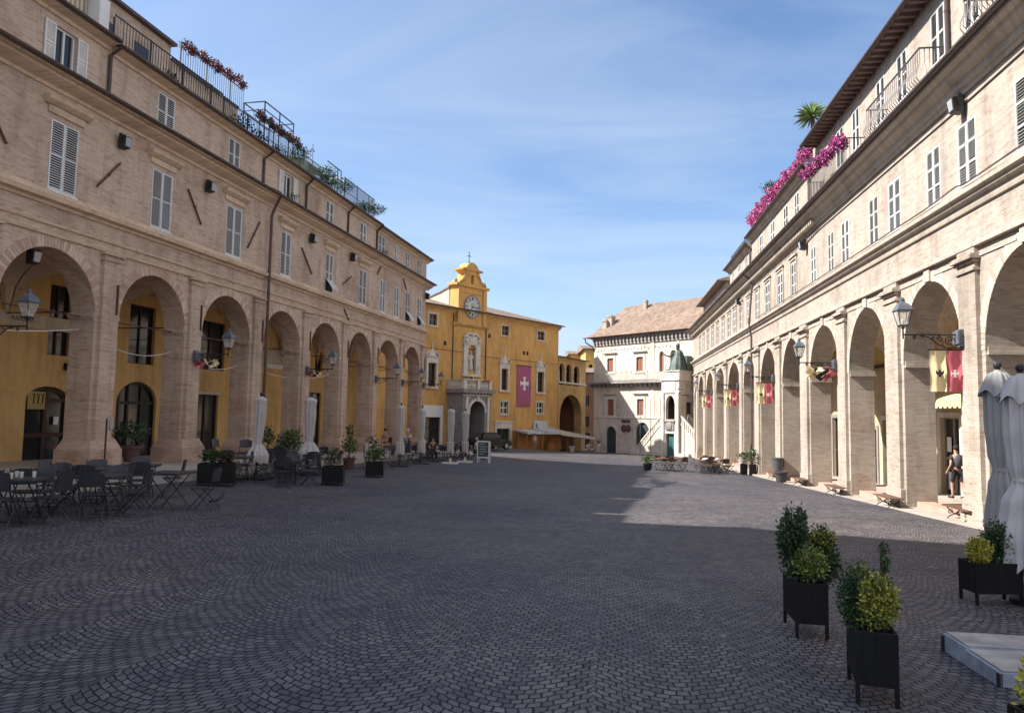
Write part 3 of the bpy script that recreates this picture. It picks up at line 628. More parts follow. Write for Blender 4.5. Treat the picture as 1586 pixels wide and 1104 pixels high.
for a, b in RPIL:
    z0 = Rf(a); mb = MB(); w = b-a
    mb.box(a, b, -.10, -.001, z0+.55, 3.95); mb.box(a-.04, b+.04, -.15, -.003, 3.36, 3.42)
    mb.box(a-.03, b+.03, -.16, -.002, 3.55, 3.62); mb.box(a-.09, b+.09, -.24, -.003, 3.621, 3.70); mb.box(a-.05, b+.05, -.2, -.002, 3.701, 3.74)
    mb.box(a-.06, b+.13, -.16, RD+.04, z0-.5, z0+.22); mb.box(a-.03, b+.1, -.13, RD+.02, z0+.221, z0+.55)
    mb.box(a-.12, b+.25, .02, RD+.06, 1.44, 1.50); mb.box(a-.09, b+.2, .04, RD+.03, 1.501, 1.62)
    R.part(mb, 'pilaster', BRR)
mb = MB()
mould(mb, RX0, RX1, [(.0, 3.90), (-.12, 3.90), (-.13, 3.97), (-.1, 4.0), (0, 4.02)])
mould(mb, RX0-.1, RX1, [(.0, 4.78), (-.06, 4.79), (-.08, 4.86), (-.09, 4.96), (-.2, 5.0), (-.21, 5.07), (-.3, 5.10), (-.31, 5.2), (-.2, 5.24), (-.17, 5.28), (-.06, 5.31), (-.05, 5.39), (0, 5.4)])
R.part(mb, 'string_course', CORNR)
mb = MB()
for a, b in _ops:
    if b-a > 2.5: mb.box(a-.5, (a+b)/2-.35, -.03, -.001, 3.66, 3.71); mb.box((a+b)/2+.35, b+.5, -.03, -.001, 3.66, 3.71); mb.box((a+b)/2-.16, (a+b)/2+.16, -.06, .05, 3.56, 3.9)
R.part(mb, 'keystones', CORNR)
VSR = [plain('voussoir_cream', (.49,.435,.37), .9, .15, 5), plain('voussoir_tan', (.44,.375,.31), .9, .15, 5), plain('voussoir_brown', (.37,.29,.23), .9, .15, 5)]
voussoirs(R, [o_ for o_ in RO if o_[1]-o_[0] > 2.5], .28, VSR, 3)
mb = MB(); mould(mb, RX0-.4, RX1, [(0, 7.58), (-.06, 7.58), (-.09, 7.68), (-.16, 7.70), (-.18, 7.82), (-.4, 7.92), (-.44, 8.0), (-.58, 8.04), (-.6, 8.18), (0, 8.26)]); R.part(mb, 'main_cornice', CORNR)
mb = MB()
x = RX0
while x < -8: mb.box(x, x+.13, -.33, -.17, 7.66, 7.81); x += .26
R.part(mb, 'cornice_dentils', CORNR)
mb = MB(); gutter(mb, RX0-.45, RX1, -.67, 8.2, .085); mb.box(RX0-.4, RX1, -.6, -.02, 8.262, 8.285); R.part(mb, 'gutter', GUT)
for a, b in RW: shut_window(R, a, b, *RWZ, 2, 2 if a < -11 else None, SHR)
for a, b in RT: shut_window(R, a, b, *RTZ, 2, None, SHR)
for a, b in RU: shut_window(R, a, b, *RUZ, 1, None, SHR, y=.02)
for a, b in RV: shut_window(R, a, b, 8.75, 9.75, 1, y=.04)
for x in (-44.5, -42.0, -39.8, -37.4, -35.2): shut_window(R, x, x+.7, 8.6, 9.5, 1, y=.3)
# eaves: tall block with boarded soffit and rafter ends, lower blocks
mb = MB(); mb.box(-8.3, RX1, -.5, 0, 10.93, 10.97); k = -8.2
while k < RX1: mb.box(k, k+.09, -.46, -.005, 10.83, 10.928); k += .36
R.part(mb, 'eave_soffit', plain('eave_board', (.20, .135, .115), .8, .3))
mb = MB(); gutter(mb, -8.35, RX1, -.54, 10.98, .085); R.part(mb, 'eave_gutter', GUT)
mb = MB(); mb.hexa([(-8.3, -.52, 10.975), (RX1, -.52, 10.975), (RX1, 11, 10.98), (-8.3, 11, 10.98), (-8.3, -.52, 11.02), (RX1, -.52, 11.02), (RX1, 5, 12.7), (-5.5, 5, 12.7)]); R.part(mb, 'tiled_roof', TILE)
for a, b, z, yy in ((-21.7, -8.96, 10.40, .02), (-29.9, -21.65, 10.1, .04)):
    mb = MB(); mould(mb, a, b, [(yy, z-.28), (yy-.05, z-.28), (yy-.08, z-.16), (yy-.22, z-.1), (yy-.3, z), (yy-.3, z+.06), (yy+.2, z+.11)]); R.part(mb, 'eave_moulding', CORNR)
    mb = MB(); gutter(mb, a, b, yy-.38, z+.05, .08); R.part(mb, 'eave_gutter', GUT)
mb = MB(); mb.hexa([(-46.5, -.35, 9.98), (-32.9, -.35, 9.98), (-32.9, 9, 10), (-46.5, 9, 10), (-46.5, -.35, 10.06), (-32.9, -.35, 10.06), (-32.9, 5, 11.6), (-46.5, 5, 11.6)]); R.part(mb, 'tiled_roof', TILE)
drainpipe(R, [(-20.75, -.66, 8.15), (-20.75, -.3, 7.8), (-20.75, -.16, 7.5), (-20.75, -.34, 5.2), (-20.75, -.22, 4.5), (-20.72, -.24, -1.5), (-20.9, -.24, -1.8), (-20.9, -.24, -3.1)], .055)
drainpipe(R, [(3.42, -.5, 10.85), (3.34, -.08, 10.4), (3.34, -.08, 8.25)]); drainpipe(R, [(-9.15, -.34, 10.4), (-9.05, -.08, 10.1), (-9.05, -.08, 8.25)]); drainpipe(R, [(-21.9, -.3, 10.0), (-21.8, -.06, 9.8), (-21.8, -.06, 8.25)])
mb = MB(); mb.tube([(8, -.02, 7.42), (4, -.02, 7.36), (-8, -.02, 7.40), (-9.7, -.02, 7.3)], .018, 5); R.part(mb, 'wall_cable', GUT)
mb = MB(); mb.tube([(14, -.33, 5.44), (4, -.1, 5.43), (3.6, -.1, 5.5), (2, -.1, 5.43), (-6, -.1, 5.43), (-20, -.1, 5.45)], .022, 5); R.part(mb, 'wall_cable', GUT)
# balconies on the cornice
def balcony(x0, x1, z0, z1, dep, bulge=0):
    mb = MB(); mb.box(x0-.05, x1+.05, -dep-.03, -.005, z0-.1, z0)
    o = R.part(mb, 'balcony', GUT); mb = MB(); n = int((x1-x0)/.13)
    def bar(xa, ya, dx, dy):
        mb.tube([(xa, ya, z0), (xa+dx*bulge, ya+dy*bulge, z0+.14), (xa+dx*bulge*.9, ya+dy*bulge*.9, z0+.28), (xa, ya, z0+.5), (xa, ya, z1)], .011, 4)
    for k in range(n+1): bar(x0+(x1-x0)*k/n, -dep, 0, -1)
    for k in range(1, 5):
        for xx, sx in ((x0, -1), (x1, 1)): bar(xx, -dep*k/5, sx, 0)
    mb.box(x0-.02, x1+.02, -dep-.02, -dep+.02, z1, z1+.03)
    for xx in (x0, x1): mb.box(xx-.02, xx+.02, -dep+.021, 0, z1+.001, z1+.029)
    R.part(mb, 'balcony_railing', plain('balcony_iron', (.07, .055, .055), .5, .2) if 'bi' not in globals() else bi, o)
    return o
balcony(-.75, 3.0, 8.34, 9.22, .58, .1); balcony(-7.3, -2.7, 8.30, 9.12, .58, 0); balcony(5.3, 8.4, 8.34, 9.1, .58, .1)
# arcade interior
mb = MB()
RH = [(-6.0, -4.55, -2.75, .08), (-13.6, -12.2, -3.0, -.48), (-11.5, -10.5, -2.95, -.05), (-2.4, -1.2, -2.7, .2), (1.4, 2.8, -2.5, .3), (6, 8, -2.4, .3), (-18.5, -17, -3.3, 0), (-23.5, -22, -3.4, 0), (-28.5, -27, -3.6, 0)]
wall(mb, RX0, RX1, -5.2, 5.1, RH, RB, .25)
R.part(mb, 'arcade_back_wall', [plaster('arcade_wall_pale', (.50, .40, .25), (.7, .6, .55), .5, .5)])
mb = MB()
pc = [(a+b)/2 for a, b in RPIL]; pc = [RX0]+pc+[RX1]
for a, b in zip(pc, pc[1:]): groin(mb, a+.02, b-.02, RD+.02, RB-.02, 1.6, 3.75)
R.part(mb, 'arcade_vault', VAULT)
for i, (a, b, z0, z1) in enumerate(RH):
    d = glazed(R, 'shop_door', a, b, z0, z1, RB+.1, 2, 2, GSTONE if i == 0 else WOODD, GLASS, .1)
    mb = MB(); mb.box(a-.18, a-.001, RB-.06, RB-.003, z0, z1+.18); mb.box(b+.001, b+.18, RB-.06, RB-.003, z0, z1+.18); mb.box(a, b, RB-.058, RB-.003, z1+.001, z1+.18)
    R.part(mb, 'door_surround', CREAM if i in (0, 2) else GSTONE, d)
    if i == 0:
        for q_ in ((-5.75, -5.45, -1.1, -.6), (-5.7, -5.4, -2.4, -1.8)): mb = MB(); mb.box(*q_[:2], RB+.07, RB+.09, *q_[2:]); R.part(mb, 'paper_notice', WHITEP, d)
# pink stone sill and steps between the piers
for (a, b) in _ops:
    mb = MB(); z = Rf((a+b)/2); mb.box(a+.02, b-.02, .25, RD-.1, z-.6, z+.14); R.part(mb, 'threshold_step', plain('pink_stone', (.42, .27, .21), .85, .2, 2, .15) if a == _ops[0][0] else bpy.data.materials['pink_stone'])
# scalloped awning and valance inside the nearest visible arches
YAWN = plain('cream_canvas', (.62, .53, .27), .85, .12, 4)
def awning(x0, x1, y, z0, z1, dep, n=9):
    mb = MB(); mb.hexa([(x0, y-dep, z0), (x1, y-dep, z0), (x1, y, z1), (x0, y, z1), (x0, y-dep, z0+.02), (x1, y-dep, z0+.02), (x1, y, z1+.02), (x0, y, z1+.02)])
    k = (x1-x0)/n
    for i in range(n): mb.prism([(x0+k*i, z0+.002), (x0+k*i, z0-.2), (x0+k*(i+.25), z0-.27), (x0+k*(i+.5), z0-.29), (x0+k*(i+.75), z0-.27), (x0+k*(i+1), z0-.2), (x0+k*(i+1), z0+.002)], 'y', y-dep, y-dep+.012)
    R.part(mb, 'shop_awning', YAWN)
awning(-5.3, -2.3, 3.2, .66, 1.0, .5)
mb = MB(); mb.box(-16.5, -10.3, 3.40, 3.48, 2.32, 3.9); mb.box(-16.5, -10.3, 3.34, 3.48, 2.2, 2.318, 1); mb.box(-10.3, -9.6, 3.42, 3.48, -3, 3.9, 1); R.part(mb, 'yellow_partition', [plaster('yellow_wall_panel', (.62, .50, .19), (.7, .65, .6), .3), WOODD])
mb = MB(); mb.box(-9.5, -3.2, 3.42, 3.47, 1.22, 3.75); R.part(mb, 'orange_partition', plaster('orange_wall', (.62, .36, .16), (.7, .65, .6), .3))
rail(R, -29.4, -22.2, .1, 10.2, 10.95, .13, IRONB)
mb = MB(); mb.box(-44.5, -43.7, 2, 2.8, 10, 12); R.part(mb, 'chimney', BRP)
# =================================================================== YELLOW PALACE WITH THE CLOCK GABLE
Y = Fac(5.36, 83.6, .64279, .76604, -4.5, 'clock_palace', 'yellow palace with a clock gable and a banner, closing the far end')
BIG = [(-20.63, -19.6, 2.3, 4.45), (-10.1, -9.06, 2.33, 4.5), (-3.93, -2.79, 2.3, 4.5)]
TOPW = [(-20.64, -19.6, 8.07, 9.15), (-10.1, -8.95, 8.08, 9.08), (-3.98, -2.7, 8.12, 9.1)]
SMW = [(-10.1, -8.85, -.2, 1.08), (-3.95, -2.75, -.1, 1.13)]
NICHE = (-15.35, -14.2, 4.05, 6.3)
SHOPH = [(-20.9, -18.85, -3.6, -.62), (-10.65, -8.55, -4.4, -1.75)]
mb = MB(); wall(mb, -34, 0, -7, 9.95, BIG+TOPW+SMW+SHOPH+[NICHE, (-16.9, -14.8, -6.5, .2)], 0, .3)
mb.poly([(0, 0, -7), (0, 14, -7), (0, 14, 9.95), (0, 0, 9.95)]); mb.poly([(-34, 14, -7), (0, 14, -7), (0, 14, 9.95), (-34, 14, 9.95)]); mb.poly([(-34, 0, -7), (-34, 14, -7), (-34, 14, 9.95), (-34, 0, 9.95)])
mb.box(NICHE[0], NICHE[1], .3, .32, NICHE[2], NICHE[3])
Y.part(mb, 'plastered_wall', YELL)
mb = MB(); mould(mb, -34.2, .25, [(0, 9.55), (-.06, 9.56), (-.1, 9.7), (-.3, 9.82), (-.32, 9.98), (0, 10.0)]); Y.part(mb, 'cornice', YELD)
mb = MB(); mb.hexa([(-34.3, -.55, 9.99), (.4, -.55, 9.99), (.4, 14.5, 9.99), (-34.3, 14.5, 9.99), (-34.3, -.55, 10.07), (.4, -.55, 10.07), (-5, 7, 12.3), (-34.3, 7, 12.3)]); Y.part(mb, 'tiled_roof', TILE)
mb = MB(); gutter(mb, -34.3, .42, -.62, 10.02, .09); Y.part(mb, 'gutter', GUT)
# gable
cx = -15.03
prof = [(-17.1, 8.5), (-17.1, 12.35), (-17.4, 12.4), (-17.4, 12.62), (-16.85, 12.68), (-16.75, 12.98), (-16.42, 13.05), (-16.3, 13.42), (-15.98, 13.52), (-15.86, 13.8), (-16.02, 13.92), (-16.42, 14.08), (-16.5, 14.24), (-15.92, 14.32), (-15.75, 14.58), (-15.42, 14.84), (cx, 14.93)]
half = prof + [(cx, 13.72), (cx-.2, 13.5), (cx-.2, 12.75), (cx, 12.75), (cx, 8.5)]
mb = MB(); mb.prism(half, 'y', -.25, .9); mb.prism([(2*cx-x, z) for x, z in half], 'y', -.25, .9)
mb.box(-17.1, -16.6, -.4, -.251, 8.6, 12.3); mb.box(-13.46, -12.96, -.4, -.251, 8.6, 12.3); mb.box(-16.5, -13.56, -.33, -.252, 11.75, 11.88)
mb.box(-17.45, -12.61, -.45, -.2, 12.34, 12.61); mb.box(-16.5, -13.56, -.36, .95, 14.06, 14.22); mb.box(-16.1, -13.96, -.32, -.252, 13.62, 13.76)
for s_ in (-1, 1):
    mb.tube([(cx+s_*1.62, -.3, 12.72), (cx+s_*1.5, -.3, 13.0), (cx+s_*1.2, -.3, 13.1), (cx+s_*1.12, -.3, 13.4), (cx+s_*.9, -.3, 13.5)], .09, 6); mb.ball((cx+s_*1.6, -.3, 12.85), .16, 8); mb.ball((cx+s_*.95, -.3, 13.55), .12, 8)
    mb.box(cx+s_*.85-.09, cx+s_*.85+.09, -.34, -.253, 13.52, 14.06)
Y.part(mb, 'clock_gable', YELL)
mb = MB(); mb.prism([(.9, 9.9), (.9, 12.2), (2.2, 11.8), (4, 11.35), (6, 11.25), (6, 9.9)], 'x', -17.15, -16.7); mb.prism([(.9, 9.9), (.9, 12.2), (2.2, 11.8), (4, 11.35), (6, 11.25), (6, 9.9)], 'x', -13.4, -12.95); Y.part(mb, 'gable_buttress', CREAM)
mb = MB(); mb.prism([(.85, 12.18), (.85, 12.33), (2.2, 11.9), (4, 11.45), (6.1, 11.35), (6.1, 11.25), (4, 11.35), (2.2, 11.8)], 'x', -17.25, -16.6); Y.part(mb, 'buttress_coping', TILE)
mb = MB(); mb.lathe([(.08, 13.42), (.11, 13.3), (.13, 13.1), (.17, 12.95)], 10, (cx, .3, 0)); Y.part(mb, 'bell', plain('bronze_bell', (.12, .13, .10), .5, .3))
mb = MB(); mb.box(cx-.025, cx+.025, .25, .30, 14.9, 16.1); mb.box(cx-.26, cx+.26, .252, .298, 15.62, 15.68); mb.ball((cx, .28, 14.98), .12, 8); Y.part(mb, 'roof_cross', IRON)
mb = MB()
for x in (-17.15, -12.92): mb = MB(); mb.lathe([(.1, 12.62), (.16, 12.74), (.19, 12.88), (.08, 13.02), (.03, 13.2)], 8, (x, 0, 0)); Y.part(mb, 'urn_finial', GSTONE)
# clock: face, ring, twelve numerals, two hands
def disc(mb, cx, cz, r, y0, y1, n=40, m=0): mb.prism([(cx+r*math.cos(2*math.pi*k/n), cz+r*math.sin(2*math.pi*k/n)) for k in range(n)], 'y', y0, y1, m)
CZ = 10.42
mb = MB(); disc(mb, cx, CZ, 1.02, -.33, -.26); ck = Y.part(mb, 'clock', plain('clock_face', (.50, .52, .50), .5, .25, 4))
mb = MB()
for k in range(48):
    a, b = 2*math.pi*k/48, 2*math.pi*(k+1)/48; P = lambda r, t, y: (cx+r*math.cos(t), y, CZ+r*math.sin(t))
    mb.hexa([P(1.0, a, -.37), P(1.15, a, -.37), P(1.15, a, -.25), P(1.0, a, -.25), P(1.0, b, -.37), P(1.15, b, -.37), P(1.15, b, -.25), P(1.0, b, -.25)])
Y.part(mb, 'clock_ring', GSTONE, ck)
inkm = plain('clock_ink', (.04, .06, .09), .6, .3)
for k, s in enumerate(['XII', 'I', 'II', 'III', 'IIII', 'V', 'VI', 'VII', 'VIII', 'IX', 'X', 'XI']):
    a = math.pi/2 - 2*math.pi*k/12; mb = MB(); ux, uz = math.cos(a), math.sin(a); tx, tz = -uz, ux
    n = len(s)
    def stroke(t0, r0, t1, r1, w=.022):
        p0 = (cx+ux*r0+tx*t0, -.345, CZ+uz*r0+tz*t0); p1 = (cx+ux*r1+tx*t1, -.345, CZ+uz*r1+tz*t1); mb.tube([p0, p1], w, 4)
    for i, ch in enumerate(s):
        t = ((n-1)/2 - i)*.085
        if ch == 'I': stroke(t, .66, t, .92)
        elif ch == 'V': stroke(t, .66, t+.05, .92); stroke(t, .66, t-.05, .92)
        else: stroke(t-.05, .66, t+.05, .92); stroke(t+.05, .66, t-.05, .92)
    Y.part(mb, 'clock_numeral', inkm, ck)
for nm, L_, a in (('hour_hand', .52, R_(235)), ('minute_hand', .8, R_(-8))):
    mb = MB(); mb.tube([(cx, -.36, CZ), (cx+L_*math.cos(a), -.36, CZ+L_*math.sin(a))], .045, 5, r1=.02); Y.part(mb, nm, inkm, ck)
mb = MB(); disc(mb, cx, CZ+.12, .3, -.338, -.331, 16); Y.part(mb, 'clock_medallion', plain('clock_gilt', (.42, .36, .24), .5, .3), ck)
mb = MB(); mould(mb, -17.6, -12.4, [(0, 8.35), (-.12, 8.38), (-.3, 8.55), (-.32, 8.65), (0, 8.7)]); Y.part(mb, 'clock_shelf', YELD)
drainpipe(Y, [(-17.4, -.07, 9.5), (-17.4, -.07, 2.0)], .05); drainpipe(Y, [(-12.6, -.07, 8.3), (-12.6, -.07, 3.0)], .05)
# windows
def aedicule(x0, x1, z0, z1):
    mb = MB(); w = .24
    mb.box(x0-w, x0, -.12, -.002, z0-.1, z1+.05); mb.box(x1, x1+w, -.12, -.002, z0-.1, z1+.05); mb.box(x0-w-.06, x1+w+.06, -.2, -.002, z0-.24, z0-.101); mb.box(x0-w-.02, x1+w+.02, -.14, -.002, z1+.051, z1+.55)
    mould(mb, x0-w-.16, x1+w+.16, [(0, z1+.55), (-.2, z1+.57), (-.24, z1+.68), (0, z1+.7)])
    c = (x0+x1)/2; h = x1-x0+2*w+.2
    for s in (-1, 1): mb.tube([(c+s*h/2, -.12, z1+.74), (c+s*h*.36, -.12, z1+1.02), (c+s*h*.16, -.12, z1+1.08)], .09, 6)
    mb.prism([(c-h*.32, z1+.7), (c+h*.32, z1+.7), (c+h*.2, z1+1.05), (c+.12, z1+1.3), (c, z1+1.6), (c-.12, z1+1.3), (c-h*.2, z1+1.05)], 'y', -.1, -.003)
    mb.lathe([(.1, z1+1.55), (.06, z1+1.75), (.09, z1+1.85), (.02, z1+2.1)], 8, (c, -.06, 0)); return mb
for q in BIG:
    w = glazed(Y, 'window', *q, .18, 2, 3, WOODD, GLASS, .07); Y.part(aedicule(*q), 'window_surround', WSTONE, w)
for q in TOPW+SMW:
    w = glazed(Y, 'window', *q, .14, 2, 2, SHUTB if q in TOPW else WHITEP, GLASS, .1); a, b, c, d = q
    mb = MB(); mb.box(a-.16, a, -.05, -.002, c-.16, d+.16); mb.box(b, b+.16, -.05, -.002, c-.16, d+.16); mb.box(a, b, -.048, -.002, d, d+.16); mb.box(a-.05, b+.05, -.1, -.002, c-.16, c-.001); Y.part(mb, 'window_surround', CREAM, w)
mb = MB()
for x, z in ((-6.5, 6.25), (-5.9, 6.25), (-18.6, 6.3), (-12.2, 7.6)): mb.box(x, x+.35, -.015, -.002, z, z+.4)
Y.part(mb, 'wall_vents', DARK)
w = glazed(Y, 'shop_window', *SHOPH[0], .15, 2, 3, IRON, GLASS, .1)
mb = MB(); mb.box(-21.4, -20.9, -.06, -.002, -3.6, .5); mb.box(-18.85, -18.5, -.06, -.002, -3.6, .5); mb.box(-20.9, -18.85, -.058, -.002, -.6, .5); Y.part(mb, 'shop_surround', WHITEP, w)
w = glazed(Y, 'shop_window', *SHOPH[1], .15, 2, 1, IRONB, GLASS, .08)
mb = MB(); mb.box(-10.98, -10.65, -.08, -.002, -4.6, -1.1); mb.box(-8.55, -8.2, -.08, -.002, -4.6, -1.1); mb.box(-10.65, -8.55, -.078, -.002, -1.74, -1.1); mb.box(-11.05, -8.1, -.16, -.002, -1.099, -.95); Y.part(mb, 'shop_surround', WSTONE, w)
mb = MB(); mb.box(-10.5, -9.7, .1, .13, -3.6, -2.6); mb.box(-9.4, -8.7, .1, .13, -4.0, -3.2); Y.part(mb, 'window_poster', plain('pale_poster', (.35, .45, .36), .6, .3), w)
mb = MB(); mb.box(-7.6, -5.0, -.05, -.003, 5.05, 5.1); Y.part(mb, 'banner_rail', IRON)
# niche with its carved frame and figure
mb = MB(); x0, x1, z0, z1 = NICHE
mb.box(-15.95, x0, -.22, -.002, 3.7, 6.6); mb.box(x1, -13.55, -.22, -.002, 3.7, 6.6); mb.box(x0, x1, -.218, -.002, z1+.35, 6.6); mb.box(-16.1, -13.4, -.3, -.002, 3.45, 3.699)
for (xa, za), (xb, zb) in zip(arch_pts(x0, x1, 6.0, 6.62, 8), arch_pts(x0, x1, 6.0, 6.62, 8)[1:]): mb.poly([(xa, -.21, za), (xb, -.21, zb), (xb, -.21, 6.64), (xa, -.21, 6.64)])
mould(mb, -16.1, -13.4, [(0, 6.6), (-.25, 6.62), (-.32, 6.8), (0, 6.82)])
mb.box(-15.5, -14.0, -.18, -.002, 6.82, 7.5)
for s in (-1, 1): mb.tube([(-14.75+s*1.25, -.15, 6.9), (-14.75+s*1.1, -.15, 7.35), (-14.75+s*.5, -.15, 7.75), (-14.75+s*.1, -.15, 7.7)], .13, 6); mb.ball((-14.75+s*.95, -.15, 7.05), .2, 8)
mb.box(-15.2, -14.3, -.24, -.181, 6.95, 7.35); mb.ball((-14.77, -.2, 7.62), .22, 8)
Y.part(mb, 'niche_surround', WSTONE)
mb = MB(); c = -14.77
mb.lathe([(.28, 4.1), (.30, 4.3), (.24, 4.8), (.22, 5.1), (.27, 5.4), (.25, 5.62), (.1, 5.72)], 10, (c, .08, 0)); mb.ball((c, .06, 5.87), .14, 8); mb.tube([(c-.22, .05, 5.5), (c-.32, -.02, 5.15), (c-.1, -.12, 5.05)], .07, 6); mb.tube([(c+.22, .05, 5.5), (c+.33, -.05, 5.3), (c+.2, -.15, 5.5)], .07, 6)
Y.part(mb, 'niche_figure', WSTONE)
mb = MB(); mb.box(-15.2, -14.4, -.14, -.002, 2.9, 3.44); mb.box(-15.0, -14.6, -.16, -.141, 3.0, 3.4, 1); Y.part(mb, 'niche_tablet', [CREAM, DARK])
# portal block with balcony
PX0, PX1, PY = -17.9, -13.95, -2.1
mb = MB(); arcade(mb, PX0, PX1, 1.75, [(-17.0, -14.85, -.15, 1.0)], .7, lambda x: -6, PY)
for x in (PX0, PX1): mb.poly([(x, PY, -6), (x, 0, -6), (x, 0, 1.75), (x, PY, 1.75)])
mb.poly([(PX0, PY, 1.74), (PX1, PY, 1.74), (PX1, 0, 1.74), (PX0, 0, 1.74)])
po = Y.part(mb, 'portal', GSTONE)
mb = MB(); arch_ring(mb, -17.0, -14.85, -.12, -.12, 1.02, .28, PY-.06, PY-.003); mb.box(-17.1, -17.0+.0, PY-.08, PY-.002, -.3, -.12)
for x in (-17.6, -14.55): mb.box(x, x+.3, PY-.12, PY-.002, -5, 1.2); mb.box(x-.05, x+.35, PY-.16, PY-.004, 1.201, 1.4)
mb.box(-16.05, -15.8, PY-.14, PY-.061, .95, 1.5); mould(mb, PX0-.1, PX1+.1, [(PY, 1.45), (PY-.1, 1.48), (PY-.12, 1.6), (PY, 1.62)])
Y.part(mb, 'portal_carving', WSTONE, po)
mb = MB(); mb.box(PX0-.3, PX1+.3, PY-.35, -.003, 1.751, 2.05); mb.box(PX0-.2, PX1+.2, PY-.25, -.004, 2.051, 2.13)
for k in range(9): mb.box(PX0+.1+.45*k, PX0+.3+.45*k, PY-.28, PY-.002, 1.6, 1.748)
Y.part(mb, 'balcony_slab', GSTONE, po)
mb = MB()
for x in (PX0, PX0+1.9, PX1-.35): mb.box(x, x+.35, PY-.1, PY+.2, 2.131, 2.98)
mb.box(PX0, PX0+.3, -.4, -.005, 2.131, 2.98); mb.box(PX0, PX1, PY-.12, PY+.2, 2.981, 3.08); mb.box(PX0-.02, PX0+.28, PY+.2, -.004, 2.982, 3.079); mb.box(PX1-.28, PX1+.02, PY+.2, -.004, 2.982, 3.079)
def bal(x, y): mb.lathe([(.06, 2.131), (.05, 2.25), (.1, 2.42), (.045, 2.7), (.07, 2.975)], 8, (x, y, 0))
k = PX0+.5
while k < PX1-.45:
    if abs(k-PX0-2.07) > .3: bal(k, PY+.04)
    k += .22
for i in range(6): bal(PX0+.13, PY+.45+.24*i); bal(PX1-.13, PY+.45+.24*i)
Y.part(mb, 'balustrade', WSTONE, po)
mb = MB(); mb.box(-17.25, -17.01, PY+.7, -.003, -6, 1.3); mb.box(-14.84, -14.6, PY+.7, -.003, -6, 1.3); mb.box(-17.25, -14.6, PY+.7, -.004, 1.301, 1.4); Y.part(mb, 'portal_lining', GSTONE, po)
mb = MB(); mb.box(-16.9, -14.8, .2, .28, -6, .2); Y.part(mb, 'portal_door', plain('portal_wood', (.10, .09, .085), .7, .3), po)
mb = MB(); mb.tube([(-34, -.03, 6.05), (-17, -.03, 5.85), (-12, -.03, 5.6), (0, -.03, 5.6)], .022, 4); Y.part(mb, 'wall_cable', GUT)
# =================================================================== LINK BUILDING OVER THE STREET ARCH
A = Fac(5.40, 83.75, .4697, .8828, -4.6, 'arched_passage', 'low yellow wing with a triple loggia above a wide street arch')
mb = MB(); arcade(mb, .02, 8.4, 3.3, [(.55, 7.1, -.25, 2.2)], 1.0, lambda x: -7); arcade(mb, .02, 8.4, 6.55, [(.25, 1.7, 5.1, 5.8), (2.25, 3.9, 5.05, 5.8), (4.55, 6.3, 5.0, 5.75)], .3, lambda x: 3.3)
A.part(mb, 'plastered_wall', YELD)
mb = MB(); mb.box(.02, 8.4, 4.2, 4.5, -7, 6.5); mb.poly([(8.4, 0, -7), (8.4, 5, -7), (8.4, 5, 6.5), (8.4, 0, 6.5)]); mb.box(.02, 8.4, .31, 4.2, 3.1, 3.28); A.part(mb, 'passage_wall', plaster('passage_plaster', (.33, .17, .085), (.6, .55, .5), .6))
mb = MB(); mb.box(.02, 8.4, .5, 4.2, 2.25, 2.4); A.part(mb, 'passage_ceiling', YELD)
mb = MB(); arch_ring(mb, .55, 7.1, -.25, -.25, 2.2, .22, -.03, -.002); A.part(mb, 'arch_band', YELL)
mb = MB()
for x in (1.97, 4.22): mb.lathe([(.16, 3.66), (.16, 3.78), (.1, 3.85), (.1, 4.75), (.17, 4.95), (.19, 5.02)], 10, (x, -.02, 0))
for x in (.12, 6.45): mb.box(x-.1, x+.1, -.06, .25, 3.66, 5.02)
mb.box(.02, 8.4, -.12, .31, 3.45, 3.66); A.part(mb, 'loggia_columns', WSTONE)
mb = MB(); mb.hexa([(.02, -.5, 6.5), (8.6, -.5, 6.5), (8.6, 5.2, 6.5), (.02, 5.2, 6.5), (.02, -.5, 6.58), (8.6, -.5, 6.58), (8.6, 3, 7.1), (.02, 3, 7.1)]); A.part(mb, 'tiled_roof', TILE)
mb = MB(); mb.box(.6, 5.6, 3.9, 4.19, -6.5, -1.4); mb.box(.7, 5.2, 3.7, 3.95, -1.7, -1.3, 1); mb.box(1.5, 3.2, 3.88, 3.899, -5.6, -2.0, 2); mb.box(3.9, 5.2, 3.88, 3.899, -5.6, -2.0, 2); A.part(mb, 'shop_front', [IRONB, plain('grey_blue_awning', (.22, .26, .31), .7, .2), DARK])
w = glazed(A, 'window', 5.2, 6.6, -1.0, .4, 4.1, 2, 2, WSTONE, GLASS, .1)
# =================================================================== BUILDINGS BEHIND THE GAP
B = Fac(9.7, 97, .93, .36, -4.8, 'narrow_house', 'narrow brown house with dark windows seen in the alley beside the stone palace')
BW = [(.15, .85, 1.0, 2.4), (.15, .85, -1.8, -.4), (1.7, 2.4, 1, 2.4), (.05, 1.0, -7, -2.6)]
mb = MB(); wall(mb, -.6, 6, -7, 5.4, BW); mb.poly([(-.6, 0, -7), (-.6, 8, -7), (-.6, 8, 5.4), (-.6, 0, 5.4)]); B.part(mb, 'plastered_wall', plaster('brown_render', (.31, .17, .10), (.6, .55, .5), .6))
for q in BW: glazed(B, 'window', *q, .1, 2, 2, WOODD, GLASS, .08)
mb = MB(); mb.hexa([(-1, -.6, 5.4), (6.4, -.6, 5.4), (6.4, 8, 5.4), (-1, 8, 5.4), (-1, -.6, 5.5), (6.4, -.6, 5.5), (6.4, 4, 6.4), (-1, 4, 6.4)]); B.part(mb, 'tiled_roof', TILE)
